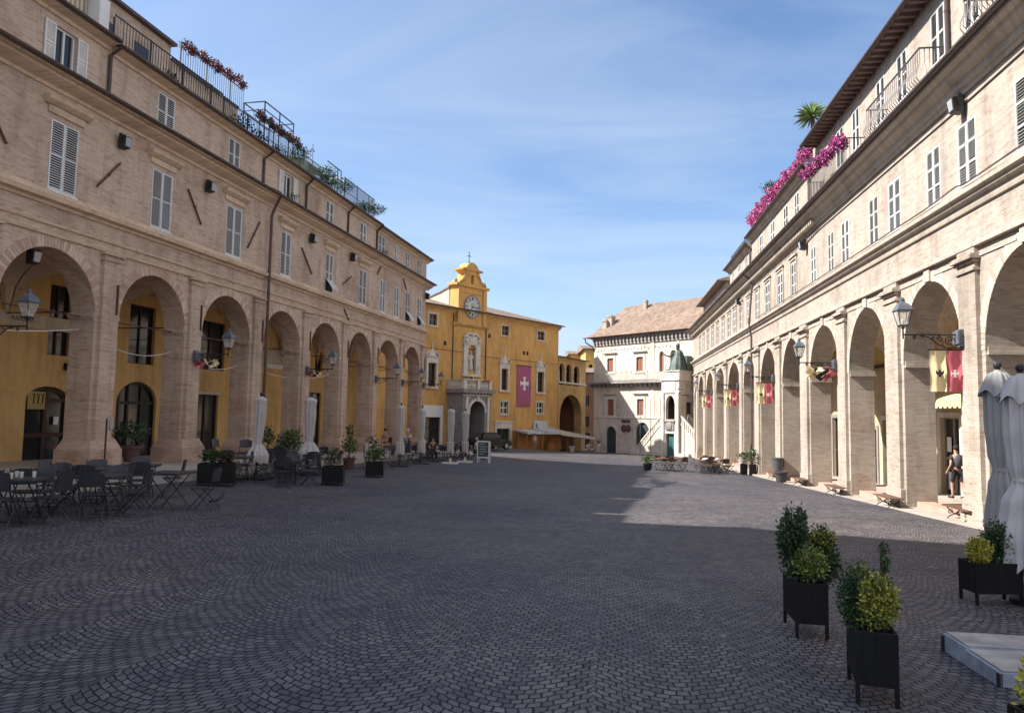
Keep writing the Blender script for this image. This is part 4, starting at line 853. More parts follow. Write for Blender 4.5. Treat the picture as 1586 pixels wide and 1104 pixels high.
for nm, px0, px1, d, pyt, lab in (('yellow_house', 906.5, 930, 104, 541, 'taller sunlit yellow house top between the passage and the stone palace'), ('yellow_house', 884, 905.5, 112, 550, 'lower sunlit yellow house top behind the loggia roof')):
    a = ray(px0, 600); b = ray(px1, 600); xa = a.x/a.y*d; xb = b.x/b.y*d; zt = (640.3-pyt)/1120*d
    H_ = Fac(xa, d, 1, .0, -5, nm, lab)
    mb = MB(); wall(mb, 0, xb-xa, -7, zt, [(.5, 1.0, zt-3.3, zt-2.2)]); mb.poly([(0, 0, -7), (0, 9, -7), (0, 9, zt), (0, 0, zt)]); mb.poly([(xb-xa, 0, -7), (xb-xa, 9, -7), (xb-xa, 9, zt), (xb-xa, 0, zt)]); H_.part(mb, 'plastered_wall', plaster('sunny_yellow', (.58, .40, .14), (.7, .65, .6), .4) if 'sunny_yellow' not in bpy.data.materials else bpy.data.materials['sunny_yellow'])
    mb = MB(); mb.hexa([(-.5, -.5, zt), (xb-xa+.5, -.5, zt), (xb-xa+.5, 9, zt), (-.5, 9, zt), (-.5, -.5, zt+.12), (xb-xa+.5, -.5, zt+.12), (xb-xa+.5, 5, zt+1), (-.5, 5, zt+1)]); H_.part(mb, 'tiled_roof', TILE)
    glazed(H_, 'window', .5, 1.0, zt-3.3, zt-2.2, .1, 1, 1, WOODD, GLASS, .06)
# =================================================================== WHITE STONE PALACE WITH THE DOUBLE STAIR
S = Fac(9.62, 84.0, .62701, -.77901, -4.4, 'stone_palace', 'pale brick and stone palace with tiled roof and a double outside stair')
WBR = brick('brick_palace', (.70, .62, .54), (.62, .53, .45), (.62, .56, .5), (.40, .29, .22), .5)
SW = [(2.07, 3.0, 4.75, 6.28), (6.43, 7.38, 4.7, 6.24), (2.12, 3.12, -.15, 1.63), (6.55, 7.5, -.1, 1.66)]
SA = [(9.62, 10.25, 4.5, 6.35, 6.7), (11.08, 11.88, 4.75, 6.3, 6.75), (9.75, 10.35, -.3, 1.6, 1.95)]
SD = [(1.95, 3.5, -5.2, -2.2, -1.4), (6.35, 8.3, -5, -1.9, -.85)]
def wall_arched(mb, x0, x1, z0, z1, rect, arched, y=0, rev=.25):
    wall(mb, x0, x1, z0, z1, rect+[(a, b, c, e) for a, b, c, d, e in arched], y, rev)
    for a, b, c, d, e in arched:
        p = arch_pts(a, b, d, e, 12)
        for (xa, za), (xb, zb) in zip(p, p[1:]): mb.poly([(xa, y, za), (xb, y, zb), (xb, y, e), (xa, y, e)]); mb.poly([(xa, y, za), (xb, y, zb), (xb, y+rev, zb), (xa, y+rev, za)])
mb = MB(); wall_arched(mb, 0, 17.5, -7, 8.1, SW, SA+SD)
mb.poly([(0, 0, -7), (0, 9, -7), (0, 9, 8.1), (0, 0, 8.1)]); mb.poly([(0, 9, -7), (17.5, 9, -7), (17.5, 9, 8.1), (0, 9, 8.1)]); mb.poly([(17.5, 0, -7), (17.5, 9, -7), (17.5, 9, 8.1), (17.5, 0, 8.1)])
S.part(mb, 'brick_wall', WBR)
mb = MB(); z = -4.6
while z < 7.8:
    w = .55 if int(z/.42) % 2 else .38
    mb.box(-.03, w, -.03, -.002, z, z+.40); mb.box(-.03, -.002, 0, w, z, z+.40); z += .42
mb.box(8.45, 8.9, -.05, -.002, -.4, 7.75); mb.box(11.95, 12.25, -.05, -.002, 3, 7.75); S.part(mb, 'quoins', WSTONE)
mb = MB(); mould(mb, 0, 17.5, [(0, -.5), (-.06, -.48), (-.1, -.38), (0, -.33)]); S.part(mb, 'string_course', WSTONE)
mb = MB(); mb.box(-.05, 17.5, -.12, -.002, 7.75, 7.95); mb.box(-.15, 17.5, -.38, -.002, 8.55, 8.7); mb.box(-.06, 17.5, -.10, -.003, 7.951, 8.55)
k = 0
while k < 17.4: mb.box(k, k+.2, -.34, -.101, 8.0, 8.549); k += .52
S.part(mb, 'bracket_cornice', plaster('cornice_grey', (.34, .31, .29), (.6, .58, .55), .5))
mb = MB(); e = [(-1.2, -.62, 8.76), (17.9, -.62, 8.76), (17.9, 9.9, 8.76), (-1.2, 9.9, 8.76)]; r0, r1 = (.9, 4.4, 12.85), (17.9, 4.4, 12.75); m0 = [(-.4, -.3, 9.1), (17.9, -.3, 9.1), (17.9, 9.2, 9.1), (-.4, 9.2, 9.1)]
for q in ([e[0], e[1], m0[1], m0[0]], [e[2], e[3], m0[3], m0[2]], [e[3], e[0], m0[0], m0[3]], [m0[0], m0[1], r1, r0], [m0[2], m0[3], r0, r1], [m0[3], m0[0], r0], [e[3], e[2], e[1], e[0]]): mb.poly(q)
S.part(mb, 'tiled_roof', TILE)
mb = MB(); gutter(mb, -1.25, 17.9, -.68, 8.78, .09); S.part(mb, 'gutter', GUT)
mb = MB(); mb.tube([(-.6, -1.0, 8.66), (-.6, -.85, 8.2), (-.1, -.2, 7.7), (-.05, -.06, 7.2)], .07, 6); S.part(mb, 'drainpipe', GUT)
for x, yy, z, w in ((.9, .9, 9.8, .32), (1.35, 1.3, 10.3, .38), (4.6, 3.6, 12.0, .22)):
    mb = MB(); mb.box(x-w, x+w, yy-w*.8, yy+w*.8, z-.6, z+.9); mb.prism([(x-w-.08, z+.9), (x+w+.08, z+.9), (x+w*.6, z+1.15), (x-w*.6, z+1.15)], 'y', yy-w, yy+w); S.part(mb, 'chimney', BRR)
for (a, b, c, d) in SW:
    mb = MB(); mb.box(a, b, .12, .16, c, d); n = 5
    for k in range(1, n): mb.box(a, b, .10, .119, c+(d-c)*k/n-.02, c+(d-c)*k/n+.02)
    mb.box((a+b)/2-.02, (a+b)/2+.02, .095, .119, c, d)
    w = S.part(mb, 'shuttered_window', SHUTB)
    mb = MB(); mb.box(a-.26, a, -.06, -.002, c-.1, d+.28); mb.box(b, b+.26, -.06, -.002, c-.1, d+.28); mb.box(a, b, -.058, -.002, d, d+.28); mb.box(a-.28, b+.28, -.1, -.002, c-.22, c-.101)
    mould(mb, a-.5, b+.5, [(0, d+.5), (-.2, d+.52), (-.26, d+.62), (0, d+.66)]); S.part(mb, 'window_surround', WSTONE, w)
for (a, b, c, d, e_) in SA+SD:
    mb = MB(); arch_panel(mb, a, b, c, d, e_, .18); col = SHUTB if (a, b, c, d, e_) in SA else plain('green_black_door', (.03, .045, .05), .6, .3) if 'green_black_door' not in bpy.data.materials else bpy.data.materials['green_black_door']
    if col is SHUTB: arch_panel(mb, a+.06, b-.06, d+.05, d+.06, e_-.06, .17, 1)
    w = S.part(mb, 'arched_window' if col is SHUTB else 'arched_door', [col, PANEL])
    mb = MB(); arch_ring(mb, a, b, c, d, e_, .2, -.05, -.002); S.part(mb, 'arch_surround', WSTONE, w)
mb = MB(); mb.box(3.45, 6.0, -.04, -.002, 4.95, 6.5); S.part(mb, 'stone_tablet', plain('bright_tablet', (.74, .71, .66), .7, .06))
mb = MB()
for k in range(26):
    x = .6+.62*k*.8; z = 7.05 + .05*((k*7) % 3)
    if x < 11.5: mb.box(x, x+.12, -.006, -.001, z, z+.16)
for k in range(14): mb.box(3.4+.42*k*.9, 3.5+.42*k*.9, -.006, -.001, 4.55, 4.7)
S.part(mb, 'putlog_holes', DARK)
mb = MB(); mb.box(-.5, 11.7, -.75, -.002, 3.38, 3.54); k = -.3
while k < 11.6: mb.prism([(-.002, 2.95), (-.3, 3.0), (-.6, 3.3), (-.65, 3.379), (-.002, 3.379)], 'x', k, k+.26); k += .68
b_ = S.part(mb, 'balcony', GSTONE)
mb = MB(); n = 90
for k in range(n+1): mb.box(-.4+12.0*k/n-.012, -.4+12.0*k/n+.012, -.70, -.67, 3.54, 4.45)
mb.box(-.42, 11.65, -.71, -.66, 4.45, 4.5); S.part(mb, 'balcony_railing', plain('pale_iron', (.45, .44, .42), .5, .1), b_)
mb = MB(); mb.ball((4.65, -.06, -1.55), .42, 10, 0, 1, .25); mb.ball((5.3, -.06, -1.55), .42, 10, 0, 1, .25); mb.box(4.3, 5.6, -.05, -.002, -.95, -.6); S.part(mb, 'coat_of_arms', plain('dark_crest', (.11, .06, .06), .7, .4, 5))
# porch carrying the statue, and the two ramps
GX0, GX1, GY = 11.75, 13.95, -2.25
mb = MB(); arcade(mb, GX0, GX1, 3.45, [(12.28, 13.42, 1.0, 1.95)], .4, lambda x: -.45, GY); wall(mb, GX0, GX1, -6, -.45, [(12.25, 13.35, -6, -1.85)], GY, .3); mb.box(12.25, 13.35, GY+.3, GY+.32, -6, -1.85, 1)
mb.box(GX0-.12, GX1+.12, GY-.14, -.05, 3.451, 3.6); mb.box(GX0-.1, GX1+.1, GY-.1, GY-.002, 2.2, 2.3)
for x in (GX0, GX1-.35): mb.box(x, x+.35, GY-.12, GY-.002, -6, 2.19)
mb.box(12.1, 13.5, GY-.05, GY-.002, 2.45, 3.3)
S.part(mb, 'porch', [WSTONE, plain('green_door', (.035, .12, .105), .5, .15, 6)])
mb = MB(); wall(mb, 0, 2.2, -6, 3.45, [(1.15, 1.95, -.4, 1.3)]); o = S.part(mb, 'porch_side', WBR); o.location = (GX1-.01, GY, 0); o.rotation_euler = (0, 0, math.pi/2)
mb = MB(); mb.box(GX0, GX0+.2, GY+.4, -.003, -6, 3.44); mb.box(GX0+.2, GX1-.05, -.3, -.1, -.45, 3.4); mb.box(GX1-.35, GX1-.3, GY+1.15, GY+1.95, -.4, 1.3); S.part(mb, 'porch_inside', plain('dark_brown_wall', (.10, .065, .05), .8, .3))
mb = MB(); mb.box(12.3, 13.35, GY-.1, GY-.002, -1.5, -.75); mb.ball((12.82, GY-.1, -1.1), .4, 10, 0, 1, .3, 1.1); mb.box(12.1, 13.5, GY-.18, GY-.003, -.7, -.5); S.part(mb, 'carved_crest', GSTONE)
def ramp_stair(x0, z0, x1, z1, y0, y1):
    mb = MB(); n = 14
    mb.prism([(x0, -6), (x1, -6), (x1, z1-1.0), (x0, z0-1.0)] if x0 < x1 else [(x1, -6), (x0, -6), (x0, z0-1.0), (x1, z1-1.0)], 'y', y0, y1)
    S.part(mb, 'stair_wall', WBR)
    mb = MB()
    for yy in (y0-.06, y1-.2):
        for zz, t in ((-1.0, .14), (-.22, .16)):
            mb.hexa([(x0, yy, z0+zz), (x1, yy, z1+zz), (x1, yy+.26, z1+zz), (x0, yy+.26, z0+zz), (x0, yy, z0+zz+t), (x1, yy, z1+zz+t), (x1, yy+.26, z1+zz+t), (x0, yy+.26, z0+zz+t)])
        for k in range(n+1):
            t = k/n; x = x0+(x1-x0)*t; z = z0+(z1-z0)*t; mb.box(x-.06, x+.06, yy+.06, yy+.2, z-.86, z-.2)
    S.part(mb, 'stair_balustrade', WSTONE)
ramp_stair(8.0, -3.6, GX0-.01, -.0+.15, -2.1, -.75); ramp_stair(GX1+.02, .15, 17.2, -2.9, -2.1, -.75)
mb = MB(); mb.box(7.6, 12.1, -2.4, -2.0, -6, -3.75); mb.box(14.0, 15.2, -2.4, -2.0, -6, -3.75); S.part(mb, 'stair_plinth', WSTONE)
mb = MB()
for x in (9.6, 11.0, 15.2): mb.tube([(x, -3.0, -5), (x, -3.0, 1.6 if x < 15 else -.6)], .03, 6)
S.part(mb, 'flag_poles', IRONB)
# bronze seated figure on the porch
BRZ = plain('green_bronze', (.055, .080, .070), .55, .45, 3, .3, 6)
mb = MB(); mb.box(12.3, GX1-.05, GY+.1, -.2, 3.601, 4.35); mb.box(12.2, GX1+.05, GY+.0, -.12, 4.351, 4.45); S.part(mb, 'statue_pedestal', WSTONE)
c = S.W((GX0+GX1)/2+.25, -1.2, 4.45)
st = empty('bronze_statue', c, S.rz, 'green bronze seated figure in a cloak with one arm raised, on the stone porch', 'statue')
mb = MB(); rng = random.Random(3)
def cloak(u, v):
    a = 2*math.pi*u; prof = [(1.05, 0), (1.0, .3), (.95, .7), (.8, 1.1), (.62, 1.5), (.5, 1.85), (.34, 2.05), (.14, 2.15)]
    t = v*(len(prof)-1); i = min(int(t), len(prof)-2); f = t-i; r = prof[i][0]*(1-f)+prof[i+1][0]*f; z = prof[i][1]*(1-f)+prof[i+1][1]*f
    r *= 1+.09*math.sin(9*a+2*v)*(1-v) + .04*math.sin(17*a)
    return (r*math.cos(a)*.85 - .25*(1-v)*(v < .6)*0, r*math.sin(a)*.8 + (-.35*max(0, .55-v)), z)
mb.grid(cloak, 40, 16); mb.build('cloak', BRZ, st, smooth=True)
mb = MB(); mb.ball((-.05, -.1, 2.33), .2, 12, 0, .9, 1, 1.2); mb.lathe([(.21, 2.42), (.2, 2.6), (.1, 2.78), (.02, 2.82)], 10, (-.05, -.08, 0)); mb.tube([(-.05, -.08, 2.0), (-.05, -.1, 2.25)], .1, 8); mb.build('head', BRZ, st, smooth=True)
mb = MB(); mb.tube([(-.4, -.2, 1.8), (-.75, -.5, 1.45), (-1.2, -.75, 1.65)], .15, 8, r1=.07); mb.ball((-1.25, -.78, 1.68), .09, 8); mb.build('raised_arm', BRZ, st, smooth=True)
mb = MB(); mb.box(-.95, .95, .1, .9, .0, 1.5); mb.box(-.9, .9, -.95, .9, -.0, .12); mb.build('throne', BRZ, st)
# =================================================================== GROUND AND PAVEMENTS
def axis(a, b, c, d, n): return [a, a/2] + [b+(c-b)*k/n for k in range(n+1)] + [d/2+c/2, d]
xs = [-400, -120, -40] + [-20+41*k/70 for k in range(71)] + [40, 120, 400]; ys = [-400, -120, -40] + [-16+110*k/150 for k in range(151)] + [120, 200, 500]
mb = MB()
mb.v = [(x, y, gw(x, y)) for y in ys for x in xs]; nx = len(xs)
for j in range(len(ys)-1):
    for i in range(nx-1): mb.f.append((j*nx+i, j*nx+i+1, (j+1)*nx+i+1, (j+1)*nx+i)); mb.m.append(0)
tag(mb.build('square_paving', COB, smooth=True), kind='structure')
mb = MB(); n = 40
for k in range(n):
    xa = -25+50.4*k/n; xb = -25+50.4*(k+1)/n; za, zb = Lf(xa), Lf(xb)
    mb.hexa([(xa, -2.15, za-1.5), (xb, -2.15, zb-1.5), (xb, 5.6, zb-1.5), (xa, 5.6, za-1.5), (xa, -2.15, za-.13), (xb, -2.15, zb-.13), (xb, 5.6, zb), (xa, 5.6, za)])
o = tag(mb.build('pavement', PAVE, None, L.W(0, 0, 0), L.rz), kind='structure')
mb = MB()
for k in range(n):
    xa = -25+50.4*k/n; xb = -25+50.4*(k+1)/n; za, zb = Lf(xa)-.12, Lf(xb)-.12
    mb.hexa([(xa, -2.42, za-1.5), (xb-.01, -2.42, zb-1.5), (xb-.01, -2.152, zb-1.5), (xa, -2.152, za-1.5), (xa, -2.42, za), (xb-.01, -2.42, zb), (xb-.01, -2.152, zb), (xa, -2.152, za)])
o = tag(mb.build('kerb', plain('kerb_stone', (.40, .37, .34), .8, .2, 2, .15), None, L.W(0, 0, 0), L.rz), kind='structure')
mb = MB(); n = 60
for k in range(n):
    xa = -51+69*k/n; xb = -51+69*(k+1)/n; za, zb = Rf(xa), Rf(xb)
    mb.hexa([(xa, -.45, za-1.5), (xb, -.45, zb-1.5), (xb, 4.7, zb-1.5), (xa, 4.7, za-1.5), (xa, -.45, za+.03), (xb, -.45, zb+.03), (xb, 4.7, zb+.12), (xa, 4.7, za+.12)])
tag(mb.build('pavement', plain('pale_pavement', (.36, .31, .265), .85, .2, 1.2, .2, 12), None, R.W(0, 0, 0), R.rz), kind='structure')
# =================================================================== SKY AND SUN
LD_ = Vector((.9995*math.cos(R_(42)), .03*math.cos(R_(42)), -math.sin(R_(42)))).normalized()
sun = bpy.data.lights.new('sun', 'SUN'); sun.energy = 5.0; sun.angle = R_(.5); sun.color = (1, .95, .87)
so = bpy.data.objects.new('sun', sun); COL.objects.link(so); so.rotation_euler = LD_.to_track_quat('-Z', 'Y').to_euler(); so.location = (-40, 20, 60)
w = bpy.data.worlds.new('World'); scene.world = w; w.use_nodes = True; nt = w.node_tree; bg = nt.nodes['Background']
sk = N(nt, 'ShaderNodeTexSky'); sk.sky_type = 'NISHITA'; sk.sun_disc = False; sk.sun_elevation = R_(42); sk.sun_rotation = math.atan2(-LD_.x, -LD_.y); sk.air_density = 1.0; sk.dust_density = 1.6; sk.ozone_density = 2.2; sk.altitude = 300
tc = N(nt, 'ShaderNodeTexCoord').outputs['Generated']
sp = N(nt, 'ShaderNodeSeparateXYZ'); nt.links.new(tc, sp.inputs[0])
den = mathn(nt, 'MAXIMUM', mathn(nt, 'ADD', sp.outputs[2], .12), .05)
cb = N(nt, 'ShaderNodeCombineXYZ'); nt.links.new(mathn(nt, 'DIVIDE', sp.outputs[0], den), cb.inputs[0]); nt.links.new(mathn(nt, 'DIVIDE', sp.outputs[1], den), cb.inputs[1])
mp = N(nt, 'ShaderNodeMapping'); mp.inputs['Rotation'].default_value = (0, 0, R_(-38)); mp.inputs['Scale'].default_value = (.6, 1.25, 1); mp.inputs['Location'].default_value = (3.1, 1.7, 0); nt.links.new(cb.outputs[0], mp.inputs[0])
n1 = N(nt, 'ShaderNodeTexNoise'); n1.inputs['Scale'].default_value = 1.1; n1.inputs['Detail'].default_value = 8; n1.inputs['Roughness'].default_value = .55; n1.inputs['Distortion'].default_value = 1.1; nt.links.new(mp.outputs[0], n1.inputs['Vector'])
cl = ramp(nt, n1.outputs[0], [(.36, (0, 0, 0)), (.78, (1, 1, 1))])
hz = mathn(nt, 'SUBTRACT', 1.0, mathn(nt, 'MULTIPLY', sp.outputs[2], 1.9), clamp=True)
amt = mathn(nt, 'ADD', mathn(nt, 'MULTIPLY', cl, .58), mathn(nt, 'MULTIPLY', mathn(nt, 'POWER', hz, 2.0), .42), clamp=True)
base = mix(nt, 1., sk.outputs[0], (.88, .95, 1.03, 1), 'MULTIPLY')
colr = mix(nt, amt, base, (3.25, 3.95, 4.85, 1))
# unseen bright cloud added overhead, behind and to the right, to fill the shade
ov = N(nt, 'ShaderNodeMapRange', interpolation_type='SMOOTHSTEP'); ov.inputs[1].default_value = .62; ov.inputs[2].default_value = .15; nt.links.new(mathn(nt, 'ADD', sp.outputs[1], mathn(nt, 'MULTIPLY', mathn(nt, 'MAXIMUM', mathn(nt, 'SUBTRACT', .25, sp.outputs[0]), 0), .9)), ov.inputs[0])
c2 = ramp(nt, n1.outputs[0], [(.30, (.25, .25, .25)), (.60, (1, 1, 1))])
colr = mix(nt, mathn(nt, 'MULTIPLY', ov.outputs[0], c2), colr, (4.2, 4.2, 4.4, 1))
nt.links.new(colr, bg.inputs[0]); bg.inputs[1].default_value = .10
vs = scene.view_settings; vs.view_transform = 'Standard'; vs.look = 'None'; vs.exposure = 1.1; vs.gamma = 1
scene.cycles.use_denoising = True; scene.cycles.max_bounces = 8; scene.cycles.diffuse_bounces = 6; scene.cycles.sample_clamp_indirect = 6
# =================================================================== LANTERNS, FLOODLIGHTS, FLAGS
FLOODG = plain('flood_glass', (.34, .35, .36), .15, .1)
def lantern_parts(root, fac_dir=1):
    """bracket from the wall (origin) reaching out along -y, lantern standing on its tip"""
    mb = MB(); mb.box(-.11, .11, -.10, -.002, -.26, .14); mb.box(-.14, .14, -.14, -.101, -.2, .1); mb.build('wall_box', IRONB, root)
    mb = MB(); mb.tube([(0, -.1, .02), (0, -1.28, .02)], .022, 6)
    def spiral(cy, cz, r0, turns, a0, n=18, sgn=1): return [(0, cy + sgn*r0*(1-k/n*.8)*math.cos(a0+turns*2*math.pi*k/n), cz + r0*(1-k/n*.8)*math.sin(a0+turns*2*math.pi*k/n)) for k in range(n+1)]
    mb.tube([(0, -.12, -.28), (0, -.3, -.30), (0, -.52, -.2), (0, -.72, -.04), (0, -.9, .0)], .016, 5)
    for cy, cz, r, t, a in ((-.27, -.13, .12, 1.6, 0), (-.48, -.07, .075, 1.5, 1.5), (-.62, -.05, .05, 1.3, 3), (-1.02, -.05, .05, 1.4, 1), (-.85, -.02, .03, 1.2, 0)): mb.tube(spiral(cy, cz, r, t, a), .012, 4)
    mb.tube([(0, -1.28, -.08), (0, -1.28, .22)], .02, 6); mb.build('scroll_bracket', IRON, root)
    c = (0, -1.28); mb = MB(); _pre = len(root.children)
    q = [(sx, sy) for sx, sy in ((-1, -1), (1, -1), (1, 1), (-1, 1))]
    for sx, sy in q: mb.tube([(c[0]+sx*.12, c[1]+sy*.12, .26), (c[0]+sx*.22, c[1]+sy*.22, .70)], .014, 4); mb.tube([(c[0]+sx*.12, c[1]+sy*.12, .26), (c[0]+sx*.03, c[1]+sy*.03, .18)], .012, 4)
    for r, z in ((.12, .26), (.22, .70)):
        for k in range(4):
            a, b = q[k], q[(k+1) % 4]; mb.tube([(c[0]+a[0]*r, c[1]+a[1]*r, z), (c[0]+b[0]*r, c[1]+b[1]*r, z)], .014, 4)
    mb.lathe([(.035, .15), (.05, .19), (.03, .24), (.06, .27)], 8, (c[0], c[1], 0)); mb.build('lantern_frame', IRON, root)
    mb = MB(); mb.lathe([(.40, .70), (.40, .725), (.30, .84), (.22, .91), (.12, .95), (.09, 1.0), (.10, 1.04), (.06, 1.08), (.03, 1.12)], 4, (c[0], c[1], 0)); o = mb.build('lantern_roof', IRONB, root)
    for v in o.data.vertices:
        dx, dy = v.co.x-c[0], v.co.y-c[1]; a = math.pi/4; v.co.x = c[0]+(dx*math.cos(a)-dy*math.sin(a))*.86; v.co.y = c[1]+(dx*math.sin(a)+dy*math.cos(a))*.86
    mb = MB()
    for k in range(4):
        a, b = q[k], q[(k+1) % 4]; mb.poly([(c[0]+a[0]*.118, c[1]+a[1]*.118, .265), (c[0]+b[0]*.118, c[1]+b[1]*.118, .265), (c[0]+b[0]*.216, c[1]+b[1]*.216, .695), (c[0]+a[0]*.216, c[1]+a[1]*.216, .695)])
    PN = bpy.data.materials.get('lantern_glass')
    if not PN:
        PN, nt, bs = _mat('lantern_glass'); tr = N(nt, 'ShaderNodeBsdfTransparent'); mx = N(nt, 'ShaderNodeMixShader'); mx.inputs[0].default_value = .35
        bs.inputs['Base Color'].default_value = (.7, .68, .62, 1); bs.inputs['Roughness'].default_value = .15
        nt.links.new(tr.outputs[0], mx.inputs[1]); nt.links.new(bs.outputs[0], mx.inputs[2]); nt.links.new(mx.outputs[0], nt.nodes['Material Output'].inputs[0])
    mb.build('lantern_glass', PN, root); mb = MB(); mb.lathe([(.03, .27), (.05, .36), (.05, .42), (.02, .46)], 8, (c[0], c[1], 0)); mb.build('lamp_bulb', WHITEP, root)
lan0 = empty('wall_lantern', label='x', cat='lantern'); lantern_parts(lan0)
for ch in lan0.children:
    if ch.name.startswith(('lantern', 'lamp')):
        for v in ch.data.vertices: v.co = Vector((v.co.x*.72, -1.28+(v.co.y+1.28)*.72, .15+(v.co.z-.15)*.78))
_first = [True]
def put(proto, used, loc, rz, label, group, scale=None):
    if used[0]:
        used[0] = False; proto.location = loc; proto.rotation_euler = (0, 0, rz); proto['label'] = label; proto['group'] = group
        if scale: proto.scale = scale
        return proto
    return dup(proto, loc, rz, label, group, scale)
for i, (x, lab) in enumerate(((3.68, 'nearest scroll-bracket lantern on the sunlit arcade, above the yellow and red flag'), (-5.69, 'second scroll-bracket lantern from the right edge, with a crumpled flag hanging at its box'), (-15.54, 'scroll-bracket lantern on the sunlit arcade beside the tall drainpipe and a flag'), (-25.5, 'scroll-bracket lantern above the middle distant flag on the sunlit arcade'), (-37.2, 'scroll-bracket lantern above the farthest flag of the sunlit arcade'), (-50.6, 'scroll-bracket lantern at the far corner of the sunlit arcade'))):
    put(lan0, _first, R.W(x, -.1, 1.95), R.rz, lab, 'wrought iron wall lanterns on the sunlit arcade')
for x, lab in ((-8.05, 'nearest scroll-bracket lantern on the shaded arcade, cut by the left edge'), (.06, 'scroll-bracket lantern on the shaded arcade with a bunched flag under its box'), (8.22, 'scroll-bracket lantern on the shaded arcade right of the tall downpipe'), (16.5, 'scroll-bracket lantern on the shaded arcade above the purple banner'), (20.85, 'scroll-bracket lantern above the crimson banner with the white cross'), (25.0, 'scroll-bracket lantern on the far end corner of the shaded arcade')):
    put(lan0, _first, L.W(x, -.12, 1.78), L.rz, lab, 'wrought iron wall lanterns on the shaded arcade')
fl0 = empty('floodlight', label='x', cat='floodlight')
mb = MB(); mb.hexa([(-.17, -.34, -.30), (.17, -.34, -.30), (.17, -.06, -.34), (-.17, -.06, -.34), (-.2, -.40, .06), (.2, -.40, .06), (.17, -.06, .06), (-.17, -.06, .06)]); bevel(mb.build('lamp_housing', IRON, fl0), .015)
mb = MB(); mb.hexa([(-.13, -.358, -.26), (.13, -.358, -.26), (.13, -.345, -.26), (-.13, -.345, -.26), (-.16, -.402, .02), (.16, -.402, .02), (.16, -.389, .02), (-.16, -.389, .02)]); mb.build('lamp_lens', FLOODG, fl0)
mb = MB(); mb.box(-.03, .03, -.2, -.002, .08, .16); mb.box(-.22, -.201, -.24, -.12, -.16, .14); mb.box(.201, .22, -.24, -.12, -.16, .14); mb.box(-.2, .2, -.2, -.14, .1, .13); mb.build('mounting_arm', IRON, fl0)
for ch in fl0.children:
    for v in ch.data.vertices: v.co = Vector((v.co.x*.72, v.co.y*.8, v.co.z*.92))
_f = [True]
for x, z, lab in ((-3.9, 7.95, 'nearest floodlight on the shaded front, right of the big first-floor shutters'), (.36, 7.92, 'second floodlight on the shaded front, above a slanting wall anchor'), (8.25, 7.95, 'third floodlight on the shaded front, just right of the downpipe'), (12.8, 8.05, 'farthest floodlight on the shaded front between two shuttered windows'), (25.3, 8.0, 'floodlight at the far corner of the shaded building')):
    put(fl0, _f, L.W(x, -.02, z), L.rz, lab, 'floodlights under the cornices')
for x, z, lab in ((3.93, 7.45, 'nearest floodlight on the sunlit front, above the louvred shutters'), (-9.7, 7.3, 'middle floodlight on the sunlit front under the cornice'), (-25.1, 7.3, 'farthest floodlight on the sunlit front under the cornice')):
    put(fl0, _f, R.W(x, -.02, z), R.rz, lab, 'floodlights under the cornices')
put(fl0, _f, L.W(-6.25, .55, 3.98), L.rz, 'small floodlight hung under the crown of the first left arch', 'floodlights under the cornices')
FY = plain('flag_yellow', (.74, .62, .36), .85, .08, 3); FR = plain('flag_red', (.50, .11, .14), .85, .12, 3); FW = plain('flag_white', (.74, .71, .68), .85, .06); FB = plain('flag_black', (.03, .022, .02), .85, .2); FP = plain('banner_purple', (.36, .095, .18), .85, .15, 3)
FC = plain('banner_crimson', (.42, .09, .12), .85, .15, 3)
def cloth(mb, x0, x1, z0, z1, y, amp, fr, m, seed=0, n=14):
    f = lambda u, v: (x0+(x1-x0)*u, y + amp*math.sin(fr*u*6.28+seed)*(.3+.7*(1-v)) + .02*math.sin(9*v+seed), z0+(z1-z0)*v - .0)
    mb.grid(f, n, 10, m)
def cross_pts(cx_, cz_, r, w, flare):
    pts = []
    for k in range(4):
        a = k*math.pi/2
        for dx, dz in ((-w, w), (-w*.8, r*.6), (-flare, r*.86), (-w*.35, r*.82), (0, r), (w*.35, r*.82), (flare, r*.86), (w*.8, r*.6)):
            pts.append((cx_+dx*math.cos(a)+dz*math.sin(a), cz_-dx*math.sin(a)+dz*math.cos(a)))
    return pts
